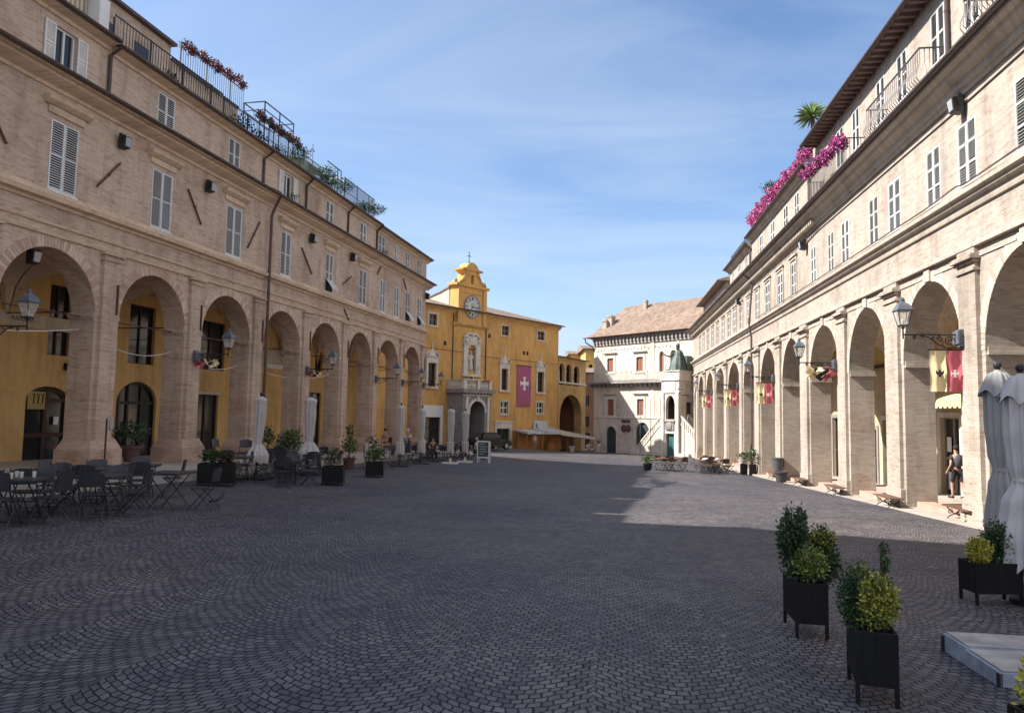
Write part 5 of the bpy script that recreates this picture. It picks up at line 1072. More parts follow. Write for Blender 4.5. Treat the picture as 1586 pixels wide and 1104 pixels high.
def pair_flag(fac, x, y0, z1, w, h, label, group):
    """yellow half with an eagle and red half with a white cross, hung square to the wall below a bracket"""
    root = empty('flag', fac.W(x, y0, z1), fac.rz+math.pi/2, label, 'flag', group)   # local x runs into the wall
    mb = MB(); cloth(mb, 0, w*.49, -h, 0, 0, .025, 1.5, 0, 1); mb.build('yellow_half', FY, root, smooth=True)
    mb = MB(); cloth(mb, w*.5, w, -h, 0, 0, .025, 1.4, 0, 2); mb.build('red_half', FR, root, smooth=True)
    mb = MB(); ex, ez = w*.27, -h*.56; s = w*.12
    for yy in (-.05, .035):
        mb.prism([(ex, ez+s*1.1), (ex+s*.25, ez+s*.7), (ex+s*.3, ez+s*.3), (ex+s*.6, ez+s*.4), (ex+s*1.0, ez+s*.9), (ex+s*1.05, ez+s*.2), (ex+s*.7, ez-s*.3), (ex+s*.25, ez-s*.4), (ex+s*.4, ez-s*1.0), (ex, ez-s*.8), (ex-s*.4, ez-s*1.0), (ex-s*.25, ez-s*.4), (ex-s*.7, ez-s*.3), (ex-s*1.05, ez+s*.2), (ex-s*1.0, ez+s*.9), (ex-s*.6, ez+s*.4), (ex-s*.3, ez+s*.3), (ex-s*.25, ez+s*.7)], 'y', yy, yy+.01)
    mb.build('eagle_emblem', FB, root)
    mb = MB()
    for yy in (-.05, .035): mb.prism(cross_pts(w*.72, -h*.56, w*.13, w*.032, w*.075), 'y', yy, yy+.01)
    mb.build('cross_emblem', FW, root)
    mb = MB(); mb.tube([(-.05, 0, .02), (w+.1, 0, .02)], .02, 6); mb.build('flag_pole', WOODD, root)
    return root
GF = 'yellow and red flags along the sunlit arcade'
pair_flag(R, 3.66, -.80, 1.60, .72, .95, 'nearest yellow and red flag with eagle and cross, under the lantern', GF)
for x, lab in ((-15.5, 'yellow and red flag right of the tall drainpipe on the sunlit arcade'), (-25.5, 'middle distant yellow and red flag on the sunlit arcade'), (-37.2, 'farthest yellow and red flag on the sunlit arcade')):
    pair_flag(R, x, -.97, 1.64, .74, 1.0, lab, GF)
def bunched(fac, x, y, z, label, s=1.0):
    root = empty('bunched_flag', fac.W(x, y, z), fac.rz, label, 'flag'); rng = random.Random(int(abs(x)*10))
    for nm, m, dy, k in (('yellow_folds', FY, -.42, 0), ('dark_folds', FB, -.2, 2), ('red_folds', FR, .02, 4)):
        mb = MB(); f = lambda u, v: (.06*math.sin(u*7+k), (dy+u*.5+.08*math.sin(v*5+k))*s, (-.12-v*(.34-.22*u)+.07*math.sin(u*9+k))*s)
        mb.grid(f, 10, 8); f2 = lambda u, v: (.1+.07*math.cos(u*6+k), (dy+u*.45+.05*math.sin(v*7+k))*s, (-.10-v*(.26-.1*u)+.05*math.cos(u*8+k))*s); mb.grid(f2, 10, 8)
        mb.build(nm, m, root, smooth=True)
bunched(R, -5.69, -.62, 1.9, 'crumpled yellow, black and red flag caught up on the second lantern bracket', 1.25)
bunched(L, .06, -.55, 1.7, 'bunched pale and pink flag under the lantern box on the shaded arcade', .9)
bunched(L, 8.22, -.5, 1.75, 'small bunched flag under the third lantern of the shaded arcade', .7)
def long_banner(fac, x0, x1, z0, z1, y, m, label, r, fringe=True, group=None):
    root = empty('banner', fac.W((x0+x1)/2, y, z1), fac.rz, label, 'banner', group); w = x1-x0; h = z1-z0
    mb = MB(); cloth(mb, -w/2, w/2, -h, 0, -.05, .03, 4.5, 0, 1, 28); mb.build('banner_cloth', m, root, smooth=True)
    mb = MB(); mb.prism(cross_pts(0, -h*.45, r, r*.22, r*.42), 'y', -.105, -.09); mb.build('white_cross', FW, root)
    mb = MB(); mb.tube([(-w/2-.08, -.05, .02), (w/2+.08, -.05, .02)], .03, 6); mb.build('banner_pole', WOODD, root)
    if fringe:
        mb = MB()
        for k in range(9): mb.box(-w/2+w*k/9+.01, -w/2+w*(k+.75)/9, -.07, -.05, -h-.28, -h+.01)
        mb.build('banner_fringe', m, root)
long_banner(Y, -7.5, -5.1, .85, 4.98, -.03, FP, 'purple-red hanging banner with a large white flared cross on the yellow palace', .82)
long_banner(L, 22.2, 23.9, -1.2, 3.1, 1.0, FC, 'crimson banner with a white cross in the last arch of the shaded arcade', .5, False)
root = empty('banner', L.W(18.6, .9, 2.2), L.rz, 'purple and gold banner hanging in the last but one arch of the shaded arcade', 'banner')
mb = MB(); cloth(mb, -.55, .0, -2.6, 0, 0, .03, 1.5, 0, 1); mb.build('purple_half', FP, root, smooth=True)
mb = MB(); cloth(mb, .02, .55, -2.6, 0, 0, .03, 1.5, 0, 2); mb.build('gold_half', FY, root, smooth=True)
# =================================================================== BISTRO TABLES AND CHAIRS
MET = plain('dark_blue_metal', (.030, .032, .042), .45, .3, 6); METB = plain('black_metal', (.015, .015, .017), .5, .3, 6)
BROWNW = plain('brown_slats', (.12, .065, .045), .7, .3, 5)
def chair_proto(mat, seatm, name='bistro_chair'):
    r = empty(name, label='x', cat='chair')
    mb = MB()
    for k in range(6): mb.box(-.19, .19, -.19+.065*k, -.14+.065*k, .435, .45)
    mb.box(-.205, -.19, -.2, .2, .43, .452); mb.box(.19, .205, -.2, .2, .43, .452); mb.build('seat', seatm, r)
    mb = MB(); f = lambda u, v: (-.19+.38*u, .21+.05*v+.03*(1-(2*u-1)**2), .58+.28*v - .05*(2*u-1)**4*v)
    mb.grid(f, 8, 4); g = lambda u, v: (-.19+.38*u, .222+.05*v+.03*(1-(2*u-1)**2), .58+.28*v - .05*(2*u-1)**4*v); mb.grid(g, 8, 4); mb.build('backrest', seatm, r, smooth=True)
    for sx in (-1, 1):
        mb = MB(); mb.tube([(sx*.2, -.25, 0), (sx*.2, .0, .30), (sx*.2, .2, .52), (sx*.19, .26, .86)], .011, 5); mb.build('back_leg', mat, r)
        mb = MB(); mb.tube([(sx*.18, .26, 0), (sx*.18, .0, .30), (sx*.18, -.19, .44)], .011, 5); mb.build('front_leg', mat, r)
    for yy, zz, w_ in ((-.2, .06, .2), (.2, .07, .18)): mb = MB(); mb.tube([(-w_, yy, zz), (w_, yy, zz)], .008, 4); mb.build('stretcher', mat, r)
    return r
def table_proto(mat, topm, round_=False):
    r = empty('bistro_table', label='x', cat='table'); mb = MB()
    if round_: mb.lathe([(.34, .70), (.35, .705), (.35, .725), (.34, .73)], 24)
    else: mb.box(-.36, .36, -.36, .36, .71, .73); mb.box(-.37, .37, -.37, -.36, .695, .735); mb.box(-.37, .37, .36, .37, .695, .735); mb.box(-.37, -.36, -.36, .36, .695, .735); mb.box(.36, .37, -.36, .36, .695, .735)
    mb.build('tabletop', topm, r)
    for sx in (-1, 1):
        mb = MB(); mb.tube([(sx*.26, -.3, 0), (sx*.26, .3, .70)], .012, 5); mb.build('leg', mat, r)
        mb = MB(); mb.tube([(sx*.235, .3, 0), (sx*.235, -.3, .70)], .012, 5); mb.build('leg', mat, r)
    for yy, zz, w_ in ((-.26, .05, .26), (.26, .05, .235), (0, .35, .25)): mb = MB(); mb.tube([(-w_, yy, zz), (w_, yy, zz)], .009, 4); mb.build('stretcher', mat, r)
    return r
ch0, tb0 = chair_proto(MET, MET), table_proto(MET, MET); uc, ut = [True], [True]
ch1, tb1 = chair_proto(METB, BROWNW), table_proto(METB, BROWNW); uc1, ut1 = [True], [True]
def sit(proto, used, x, y, rz, label, group, dz=0): return put(proto, used, (x, y, gw(x, y)+dz), rz, label, group)
def pavz(x, y):                                   # paving, or the raised pavement along the shaded arcade
    d = Vector((x, y, 0))-L.o; u, n = d @ L.x, d @ L.y
    return Lf(u)+EYE-.13*max(0, min(1, 1-(n+2.15)/2.15))+.0 if n > -2.15 else gw(x, y)
def group_seats(spots, cp, cu, tp, tu, noun, grp_t, grp_c, seed):
    """spots: (x, y, number of chairs, turn, where the table is)"""
    rng = random.Random(seed)
    for x, y, n, a0, where in spots:
        a0 += rng.uniform(-.15, .15); put(tp, tu, (x, y, pavz(x, y)+.005), a0, noun+' table '+where, grp_t)
        for k in range(n):
            a = a0 + [0, math.pi, math.pi/2, -math.pi/2][k] + rng.uniform(-.3, .3); d = .58+rng.uniform(-.05, .16)
            cx_, cy_ = x+d*math.sin(a), y-d*math.cos(a)
            put(cp, cu, (cx_, cy_, pavz(cx_, cy_)+.005), a+math.pi, noun+' chair at the table '+where, grp_c)
group_seats([(-8.15, 12.2, 4, .25, 'with the drinking glasses, nearest at left'), (-7.55, 13.55, 4, .1, 'just right of the one with glasses'), (-8.9, 13.6, 4, .3, 'just behind the one with glasses'), (-6.95, 14.95, 2, 1.45, 'standing rightmost of the near group, by the pigeon'), (-8.7, 15.2, 4, .2, 'in the middle of the near left group'), (-9.3, 12.0, 3, .0, 'cut by the left edge'), (-8.5, 16.8, 3, .2, 'rearmost of the near left group')], ch0, uc, tb0, ut, 'dark folding metal', 'near left café tables', 'near left café chairs', 3)
group_seats([(-8.15, 21.9, 4, .2, 'in front of the first white parasol'), (-7.3, 23.6, 4, .3, 'nearest between the first two white parasols'), (-8.9, 24.0, 4, 0, 'hidden beside the first white parasol base'), (-6.9, 25.6, 4, .2, 'just left of the square planter'), (-8.2, 26.2, 4, .1, 'before the round green bush'), (-7.6, 28.0, 3, .1, 'at the foot of the second white parasol'), (-6.6, 21.6, 3, .3, 'foremost of the group by the white parasols')], ch0, uc, tb0, ut, 'dark folding metal', 'café tables by the closed white parasols', 'café chairs by the closed white parasols', 4)
group_seats([(-5.6, 30.2, 3, .2, 'between the two square planters'), (-5.3, 34.6, 3, .3, 'behind the spreading olive bush'), (-4.9, 38.2, 4, 0, 'left of the people, at the last arches'), (-5.0, 42.3, 4, .2, 'with the blue-shirted guest'), (-3.9, 40.3, 4, .1, 'left of the slab parasols'), (-2.9, 46.3, 3, .1, 'between the slab parasols'), (-3.6, 44.4, 3, .1, 'behind the left slab parasol')], ch0, uc, tb0, ut, 'dark metal café', 'far café tables on the shaded side', 'far café chairs on the shaded side', 5)
group_seats([(9.0, 43.2, 3, .2, 'right beside the potted bush'), (9.9, 43.6, 4, .4, 'right of the potted bush, before the stair')], ch1, uc1, tb1, ut1, 'brown slatted', 'café tables before the stair', 'café chairs before the stair', 6)
group_seats([(11.0, 41.0, 4, .2, 'with a white cloth, nearest by the sunlit arcade'), (12.0, 41.6, 4, .4, 'with a grey-white cloth, by the sunlit arcade'), (12.2, 44.6, 3, .3, 'behind the ones with cloths'), (12.9, 47.5, 3, .2, 'farthest along the sunlit arcade'), (11.7, 43.2, 3, .1, 'left behind the ones with cloths')], ch1, uc1, tb1, ut1, 'brown slatted', 'café tables by the sunlit arcade', 'café chairs by the sunlit arcade', 7)
# white cushions left on two of the far tables
for (x, y, lab) in ((11.0, 41.0, 'white folded cloth lying on the brown café table'), (11.9, 41.6, 'grey-white folded cloth on the farther brown café table')):
    mb = MB(); mb.ball((0, 0, 0), .22, 10, 0, 1, .8, .35); o = mb.build('folded_cloth', FW, None, (x, y, pavz(x, y)+.79), 0, True); tag(o, lab, 'cloth')
# small glasses on the near table
for i, (dx, dy) in enumerate(((-.15, .1), (.0, .0), (.12, .14), (-.05, -.18))):
    mb = MB(); mb.lathe([(.025, 0), (.033, .1), (.03, .1), (.022, .01)], 10); o = mb.build('drinking_glass', PANE, None, (-8.15+dx, 12.2+dy, pavz(-8.15, 12.2)+.742)); tag(o, 'small clear drinking glass on the nearest left café table', 'glass', 'glasses on the nearest café table')
# =================================================================== BENCHES along the sunlit arcade
bn0 = empty('iron_bench', label='x', cat='bench'); ub = [True]
mb = MB()
for k in range(4): mb.box(-.62, .62, -.19+.1*k, -.10+.1*k, .29, .32)
mb.build('seat', BROWNW, bn0)
for sx in (-.4, .4):
    mb = MB(); sp_ = lambda cy, cz, r, t, a: [(sx, cy+r*(1-k/14*.75)*math.cos(a+t*6.28*k/14), cz+r*(1-k/14*.75)*math.sin(a+t*6.28*k/14)) for k in range(15)]
    mb.tube([(sx, -.2, 0), (sx, -.12, .08), (sx, .05, .16), (sx, .17, .28)], .014, 5); mb.tube([(sx, .2, 0), (sx, .12, .08), (sx, -.05, .16), (sx, -.17, .28)], .014, 5)
    mb.tube(sp_(-.1, .18, .06, 1.3, 0), .011, 4); mb.tube(sp_(.1, .18, .06, 1.3, 3), .011, 4); mb.build('scroll_leg', IRON, bn0)
mb = MB(); mb.tube([(-.4, 0, .14), (.4, 0, .14)], .012, 5); mb.build('stretcher', IRON, bn0)
for px, py, lab in ((1492, 808, 'nearest low iron bench at the foot of the sunlit arcade, by the shop step'), (1376, 786, 'second low iron bench along the sunlit arcade, counted from the right'), (1293, 767, 'third low iron bench along the sunlit arcade, counted from the right'), (1240, 753, 'fourth low iron bench along the sunlit arcade, counted from the right'), (1198, 742, 'low iron bench under the litter bin'), (1124, 729, 'low iron bench just beyond the potted plants on the sunlit side'), (1106, 722, 'last but one low iron bench of the sunlit arcade'), (1090, 716, 'farthest low iron bench of the sunlit arcade')):
    x, y = on_ground(px, py); put(bn0, ub, (x, y, gw(x, y)), R.rz, lab, 'low benches along the sunlit arcade')
# =================================================================== PLANTERS, POTS, SHRUBS
LFD = leafm('leaf_dark', (.022, .050, .022)); LFM = leafm('leaf_mid', (.045, .095, .03)); LFY = leafm('leaf_yellow', (.46, .40, .06), .3); LFG = leafm('leaf_lime', (.20, .24, .05)); LFR = leafm('leaf_reddish', (.09, .035, .02))
SOIL = plain('soil', (.03, .02, .015), .95, .4, 20); BLACKW = plain('planter_black', (.010, .010, .011), .6, .4, 3, .15, 8, stretch=(6, 6, .6), spec=.2); STEM = plain('stem', (.06, .045, .03), .9, .3)
def planter(loc, rz, w, d, h, leg, label, mat=BLACKW, group=None):
    r = empty('planter', loc, rz, label, 'planter', group)
    mb = MB(); t = .02; z0 = leg
    mb.box(-w/2, w/2, -d/2, -d/2+t, z0, z0+h); mb.box(-w/2, w/2, d/2-t, d/2, z0, z0+h); mb.box(-w/2, -w/2+t, -d/2+t, d/2-t, z0, z0+h); mb.box(w/2-t, w/2, -d/2+t, d/2-t, z0, z0+h); mb.box(-w/2+t, w/2-t, -d/2+t, d/2-t, z0, z0+.02)
    bevel(mb.build('planter_box', mat, r), .003, 1)
    mb = MB(); f = lambda u, v: (-w/2+t+(w-2*t)*u, -d/2+t+(d-2*t)*v, z0+h-.05+.015*math.sin(9*u+5*v)); mb.grid(f, 6, 6); mb.build('soil', SOIL, r)
    for sx in (-1, 1):
        for sy in (-1, 1): mb = MB(); mb.box(sx*(w/2-.012)-.013, sx*(w/2-.012)+.013, sy*(d/2-.012)-.013, sy*(d/2-.012)+.013, 0, z0+h*.99); mb.build('leg', mat, r)
    return r
def shrub(loc, label, clumps, name='shrub', stems=5, group=None, seed=1, h0=0, leaf=.06, asp=.55):
    """clumps: (cx, cy, cz, rx, ry, rz, n, mats)"""
    r = empty(name, loc, 0, label, 'plant', group); rng = random.Random(seed)
    mb = MB(); mats = []; ms = []
    for c in clumps:
        ids = []
        for m in c[7]:
            if m not in mats: mats.append(m)
            ids.append(mats.index(m))
        mb.leaves(c[:3], c[3:6], c[6], leaf, rng, ids, .3, asp, .5)
    mb.build('foliage', mats, r)
    mb = MB()
    for c in clumps:
        for _ in range(stems): mb.tube([(c[0]*.3+rng.uniform(-.03, .03), c[1]*.3+rng.uniform(-.03, .03), h0), (c[0]*.7, c[1]*.7, h0+(c[2]-h0)*.5), (c[0]+rng.uniform(-1, 1)*c[3]*.6, c[1]+rng.uniform(-1, 1)*c[4]*.6, c[2]+rng.uniform(-.2, .8)*c[5])], .006, 4, r1=.003)
    mb.build('stems', STEM, r)
    return r
def at_px(px, py): x, y = on_ground(px, py); return Vector((x, y, gw(x, y)))
# two dark planters in the right foreground, seen corner on
p = (at_px(1394, 1100)+at_px(1292, 1054))/2
pa, pb, pc_ = at_px(1326, 1092), at_px(1394, 1100), at_px(1292, 1054)
def corner_planter(corner, right, left, top_px, label, group=None, dmin=.3):
    e = right-corner; rz = math.atan2(e.y, e.x); w = Vector((e.x, e.y)).length; f = left-corner; n = Vector((-math.sin(rz), math.cos(rz))); d = max(dmin, Vector((f.x, f.y)) @ n)
    c = corner + e*.5 + Vector((n.x, n.y, 0))*d*.5
    a = ray(*top_px); k = corner.y/a.y; top = a.z*k+EYE - corner.z
    return planter((c.x, c.y, corner.z), rz, w, d, top-.12, .12, label, BLACKW, group), c, rz, w, d, top
GP = 'black box planters in the right foreground'
P1, c1, r1, w1, d1, t1 = corner_planter(pa, pb, pc_, (1326, 976), 'nearest tall black planter, filled with yellow-green shrubs', GP, .44)
P2, c2, r2, w2, d2, t2 = corner_planter(at_px(1233, 988), at_px(1284, 992), at_px(1210, 966), (1233, 902), 'black planter behind the nearest one, with a taller dark green shrub', GP)
P3, c3, r3, w3, d3, t3 = corner_planter(at_px(1513, 938), at_px(1586, 940), at_px(1496, 933), (1513, 872), 'wide black planter at the right edge beside the closed grey parasol', GP)
# the shrubs in them: sizes follow the planter tops
def S3(c, dx, dz, top, corner): return (c.x+dx, c.y, corner.z)
YB = leafm('leaf_bright', (.40, .36, .05), .35)
shrub((c1.x, c1.y, pa.z), 'yellow-green variegated shrub with a tall dark sprig, in the nearest planter', [(.03, -.05, t1+.15, .135, .11, .19, 3600, (LFY, YB, LFG, LFM)), (.0, -.03, t1+.03, .12, .1, .07, 500, (LFG, LFM, LFD)), (-.11, .05, t1+.15, .08, .12, .24, 1500, (LFD, LFD, LFM)), (.0, .12, t1+.25, .11, .1, .14, 600, (LFD, LFG)), (.125, .06, t1+.46, .03, .03, .085, 110, (LFM, LFD)), (.135, .05, t1+.38, .028, .028, .06, 60, (LFM,)), (.12, .05, t1+.33, .025, .025, .08, 40, (LFM,))], seed=2, h0=t1-.06, leaf=.026)
shrub((c2.x, c2.y, at_px(1233, 988).z), 'dark green bushy shrub with lime tips, in the planter behind the nearest', [(-.09, .02, t2+.30, .15, .15, .31, 3400, (LFD, LFD, LFM)), (-.13, .02, t2+.52, .03, .03, .1, 80, (LFD,)), (-.03, .02, t2+.54, .03, .03, .1, 80, (LFD,)), (.02, .05, t2+.51, .03, .03, .1, 80, (LFD, LFM)), (.19, .08, t2+.30, .13, .12, .16, 1300, (LFG, YB, LFM, LFD)), (-.01, -.15, t2+.15, .16, .08, .15, 1700, (LFG, LFG, LFM)), (.22, .05, t2+.12, .12, .12, .22, 1500, (LFD, LFD, LFM)), (.0, .0, t2+.03, .17, .15, .07, 400, (LFD,))], seed=3, h0=t2-.06, leaf=.032)
shrub((c3.x, c3.y, at_px(1513, 938).z), 'yellow and deep green shrubs in the wide planter at the right edge', [(-.15, -.05, t3+.11, .13, .11, .15, 2300, (LFY, LFY, YB, LFG)), (.10, .02, t3+.18, .18, .15, .26, 2900, (LFM, LFD, LFM)), (.3, .05, t3+.12, .12, .12, .18, 600, (LFM, LFD))], seed=4, h0=t3-.06, leaf=.032)
a = ray(1560, 1088); dd = 3.05; bx = a.x/a.y*dd; bz = a.z/a.y*dd+EYE
P4 = planter((bx+.17, dd-.17, gw(bx, dd)), .0, .34, .34, max(.3, bz-gw(bx, dd)-.1), .1, 'black planter cut by the lower right corner', BLACKW, GP)
shrub((bx+.12, dd-.1, bz), 'yellow shrub cut by the lower right corner', [(-.03, 0, .06, .10, .1, .13, 1400, (LFY, YB, LFG)), (-.08, 0, .15, .035, .03, .06, 160, (LFY, YB))], seed=5, h0=-.05, leaf=.026)
# planters among the café tables on the left
GL = 'dark box planters among the left café tables'
for (px, py, w, d, h, rz, lab, sl, cl) in (
    (335, 752, .95, .55, .62, .25, 'long dark planter left of the first closed white parasol', 'low dark shrub in the long planter left of the first white parasol', [(-.2, 0, .8, .3, .22, .2, 380, (LFD, LFM)), (.25, 0, .78, .25, .2, .16, 260, (LFD, LFR))]),
    (516, 750, .62, .8, .55, .15, 'square dark planter right of the second white parasol', 'small reddish shrub in the planter right of the second white parasol', [(0, 0, .85, .28, .3, .28, 320, (LFR, LFD, LFM))]),
    (580, 738, .62, .8, .52, .15, 'dark planter with a spreading green bush near the white pillar pot', 'spreading olive-green bush in the planter near the white pillar pot', [(0, 0, .82, .36, .36, .26, 420, (LFM, LFG, LFD)), (-.1, .1, 1.15, .2, .2, .35, 160, (LFM, LFR))])):
    p = at_px(px, py); planter(p, rz, w, d, h-.08, .08, lab, BLACKW, GL)
    shrub(p, sl, cl, seed=int(px), h0=h-.05, leaf=.085)
TERRA = plain('terracotta', (.10, .06, .048), .85, .2, 4)
def pot(loc, r, h, mat, label, name='plant_pot', group=None):
    t = empty(name, loc, 0, label, 'pot', group); mb = MB(); mb.lathe([(r*.68, 0), (r*.95, h*.86), (r*1.08, h*.87), (r*1.08, h), (r*.93, h), (r*.9, h*.93)], 18); mb.build('pot_body', mat, t, smooth=False)
    mb = MB(); mb.lathe([(r*.9, h*.9), (r*.5, h*.93)], 14); mb.build('soil', SOIL, t); return t
for px, d, r, h, cl, lp, ls in ((447, 26.5, .3, .5, [(0, 0, 1.05, .62, .55, .42, 620, (LFM, LFM, LFD)), (.1, 0, 1.35, .4, .4, .25, 240, (LFM, LFG))], 'terracotta pot with a round green bush behind the café tables', 'round green bush between the two white parasols'),
                                (541, 29.5, .26, .45, [(0, 0, .95, .36, .36, .5, 420, (LFD, LFM, LFG)), (0, 0, 1.5, .16, .16, .3, 120, (LFD, LFM))], 'terracotta pot at the foot of a red brick pier', 'upright dark shrub at the foot of a red brick pier'),
                                (203, 22.8, .28, .5, [(0, 0, .95, .5, .45, .32, 460, (LFD, LFM)), (-.35, 0, .85, .25, .25, .2, 160, (LFD,))], 'terracotta pot before the wide arched shop door', 'dark green bush before the wide arched shop door'),
                                (415, 27, .22, .5, [(0, 0, .95, .22, .22, .5, 260, (LFD, LFM))], 'terracotta pot beside the first white parasol', 'narrow dark shrub beside the first white parasol')):
    a = ray(px, 700); x = a.x/a.y*d; p = Vector((x, d, pavz(x, d))); pot(p, r, h, TERRA, lp, group='terracotta pots along the shaded arcade'); shrub(p, ls, cl, seed=px, h0=h*.9, leaf=.10)
a = ray(571, 700); x = a.x/a.y*31.0; p = Vector((x, 31.0, pavz(x, 31)))
t = empty('pillar_pot', p, 0, 'tall white cylindrical pot with small flowers, among the left planters', 'pot'); mb = MB(); mb.lathe([(.17, 0), (.18, .1), (.17, .95), (.2, .96), (.2, 1.02), (.15, 1.02)], 18); mb.build('pot_body', WHITEP, t)
shrub(p, 'small yellow-flowering plant in the white cylindrical pot', [(0, 0, 1.15, .2, .2, .14, 140, (LFY, LFM))], seed=9, h0=1.0, leaf=.07)
# pots on the sunlit side
for px, py, lab, ls, cl in ((1152, 735, 'left black square pot at the foot of the drainpipe pier', 'bushy plant with a white flower head in the left black pot', [(0, 0, .95, .35, .3, .35, 300, (LFM, LFD, LFG)), (-.15, -.1, .85, .14, .14, .12, 60, (FW,))]), (1166, 736, 'right black square pot at the foot of the drainpipe pier', 'tall leafy plant in the right black pot', [(0, 0, 1.05, .3, .3, .5, 300, (LFM, LFD))])):
    p = at_px(px, py); planter(p, R.rz, .34, .34, .58, .02, lab, BLACKW, 'black pots by the drainpipe'); shrub(p, ls, cl, seed=px, h0=.55, leaf=.11)
p = at_px(1003, 728); pot(p, .28, .42, METB, 'dark pot by the café tables before the stair'); shrub(p, 'round green bush by the café tables before the stone palace stair', [(0, 0, .62, .42, .36, .32, 380, (LFM, LFD, LFG))], seed=11, h0=.38, leaf=.1)
p = R.W(-12.6, -.5, 0); pot((p.x, p.y, gw(p.x, p.y)+.0), .3, .5, plain('dark_pot', (.05, .045, .05), .7, .2), 'dark square-shouldered pot before a sunlit brick pier')
t = empty('litter_bin', (R.W(-14.2, -.3, 0).x, R.W(-14.2, -.3, 0).y, Rf(-14.2)+EYE+.5), R.rz, 'grey litter bin fixed to a sunlit brick pier', 'bin')
mb = MB(); mb.lathe([(.22, 0), (.28, .52), (.30, .54), (.30, .60), (.25, .60), (.2, .1)], 16); mb.build('bin_body', plain('bin_grey', (.08, .08, .095), .6, .2), t)
mb = MB(); mb.box(-.04, .04, .15, .3, .2, .5); mb.tube([(0, .1, -.5), (0, .1, .05)], .03, 6); mb.build('bin_post', IRON, t)
# =================================================================== PARASOLS
CANV = plain('white_canvas', (.48, .455, .45), .9, .1, 4); CANG = plain('grey_canvas', (.42, .42, .44), .9, .1, 4)
def parasol(loc, h, r, label, mat, tie=.45, flare=1.6, base='slab', seed=0, lean=(0, 0), skirt=.0, group=None):
    t = empty('parasol', loc, 0, label, 'parasol', group); rng = random.Random(seed); z0 = h*.2
    prof = [(0, flare), (.12, flare*1.02), (.25, .95), (tie-.06, .66), (tie, .62), (tie+.08, .74), (.7, .92), (.85, .95), (.93, 1.12 if not skirt else 1.5), (.955, 1.06), (.985, .5), (1.0, .06)]
    ph = rng.random()*6
    def f(u, v):
        k = v*(len(prof)-1); i = min(int(k), len(prof)-2); g = k-i; tt = prof[i][0]*(1-g)+prof[i+1][0]*g; rr = r*(prof[i][1]*(1-g)+prof[i+1][1]*g)
        a = 2*math.pi*u; rr *= 1+.20*math.sin(8*a+ph)*min(1, (1-tt)*4)+.07*math.sin(5*a+ph*2)
        z = z0+(h-z0)*tt - (.05*math.sin(8*a+ph+1) if tt < .1 else 0)*h*.3
        return (rr*math.cos(a)+lean[0]*tt, rr*math.sin(a)+lean[1]*tt, z)
    mb = MB(); mb.grid(f, 64, 44); mb.build('canopy', mat, t, smooth=True)
    mb = MB(); mb.tube([(0, 0, .05), (lean[0]*.5, lean[1]*.5, h*.5), (lean[0], lean[1], h+.05)], .028, 8); mb.ball((lean[0], lean[1], h+.07), .05, 8); mb.build('pole', WOODD if base == 'slab' else IRON, t)
    mb = MB(); mb.box(-.42, .42, -.42, .42, 0, .06); mb.lathe([(.09, .06), (.05, .3)], 10); mb.build('base_plate', WSTONE if base == 'slab' else IRON, t)
    mb = MB(); rt = r*.66
    mb.lathe([(rt*1.03, z0+(h-z0)*tie-.03), (rt*1.08, z0+(h-z0)*tie), (rt*1.03, z0+(h-z0)*tie+.03)], 20, (lean[0]*tie, lean[1]*tie, 0)); mb.build('tie_strap', mat, t)
    return t
GU = 'closed white parasols on the shaded side'
p = at_px(396, 742); parasol(p, 2.6, .165, 'nearest closed white parasol on the shaded side', CANV, .33, 1.75, seed=1, lean=(.06, 0), group=GU, base='iron')
p = at_px(477, 735); parasol(p, 2.72, .18, 'second closed white parasol on the shaded side, by the red brick pier', CANV, .33, 1.7, seed=2, group=GU, base='iron')
p = at_px(619, 722); parasol(p, 2.75, .15, 'third closed white parasol, against the last arches of the shaded side', CANV, .3, 1.1, seed=3, group=GU, base='iron')
p = at_px(652, 718); parasol(p, 2.75, .15, 'fourth closed white parasol, at the end pier of the shaded arcade', CANV, .3, 1.1, seed=4, group=GU, base='iron')
p = at_px(697, 718); parasol(p, 2.85, .18, 'closed white parasol on a stone slab left of its twin, before the portal', CANV, .25, .85, seed=5, group=GU)
p = at_px(720, 716); parasol(p, 2.85, .18, 'closed white parasol on a stone slab, nearest the menu board', CANV, .25, .85, seed=6, group=GU)
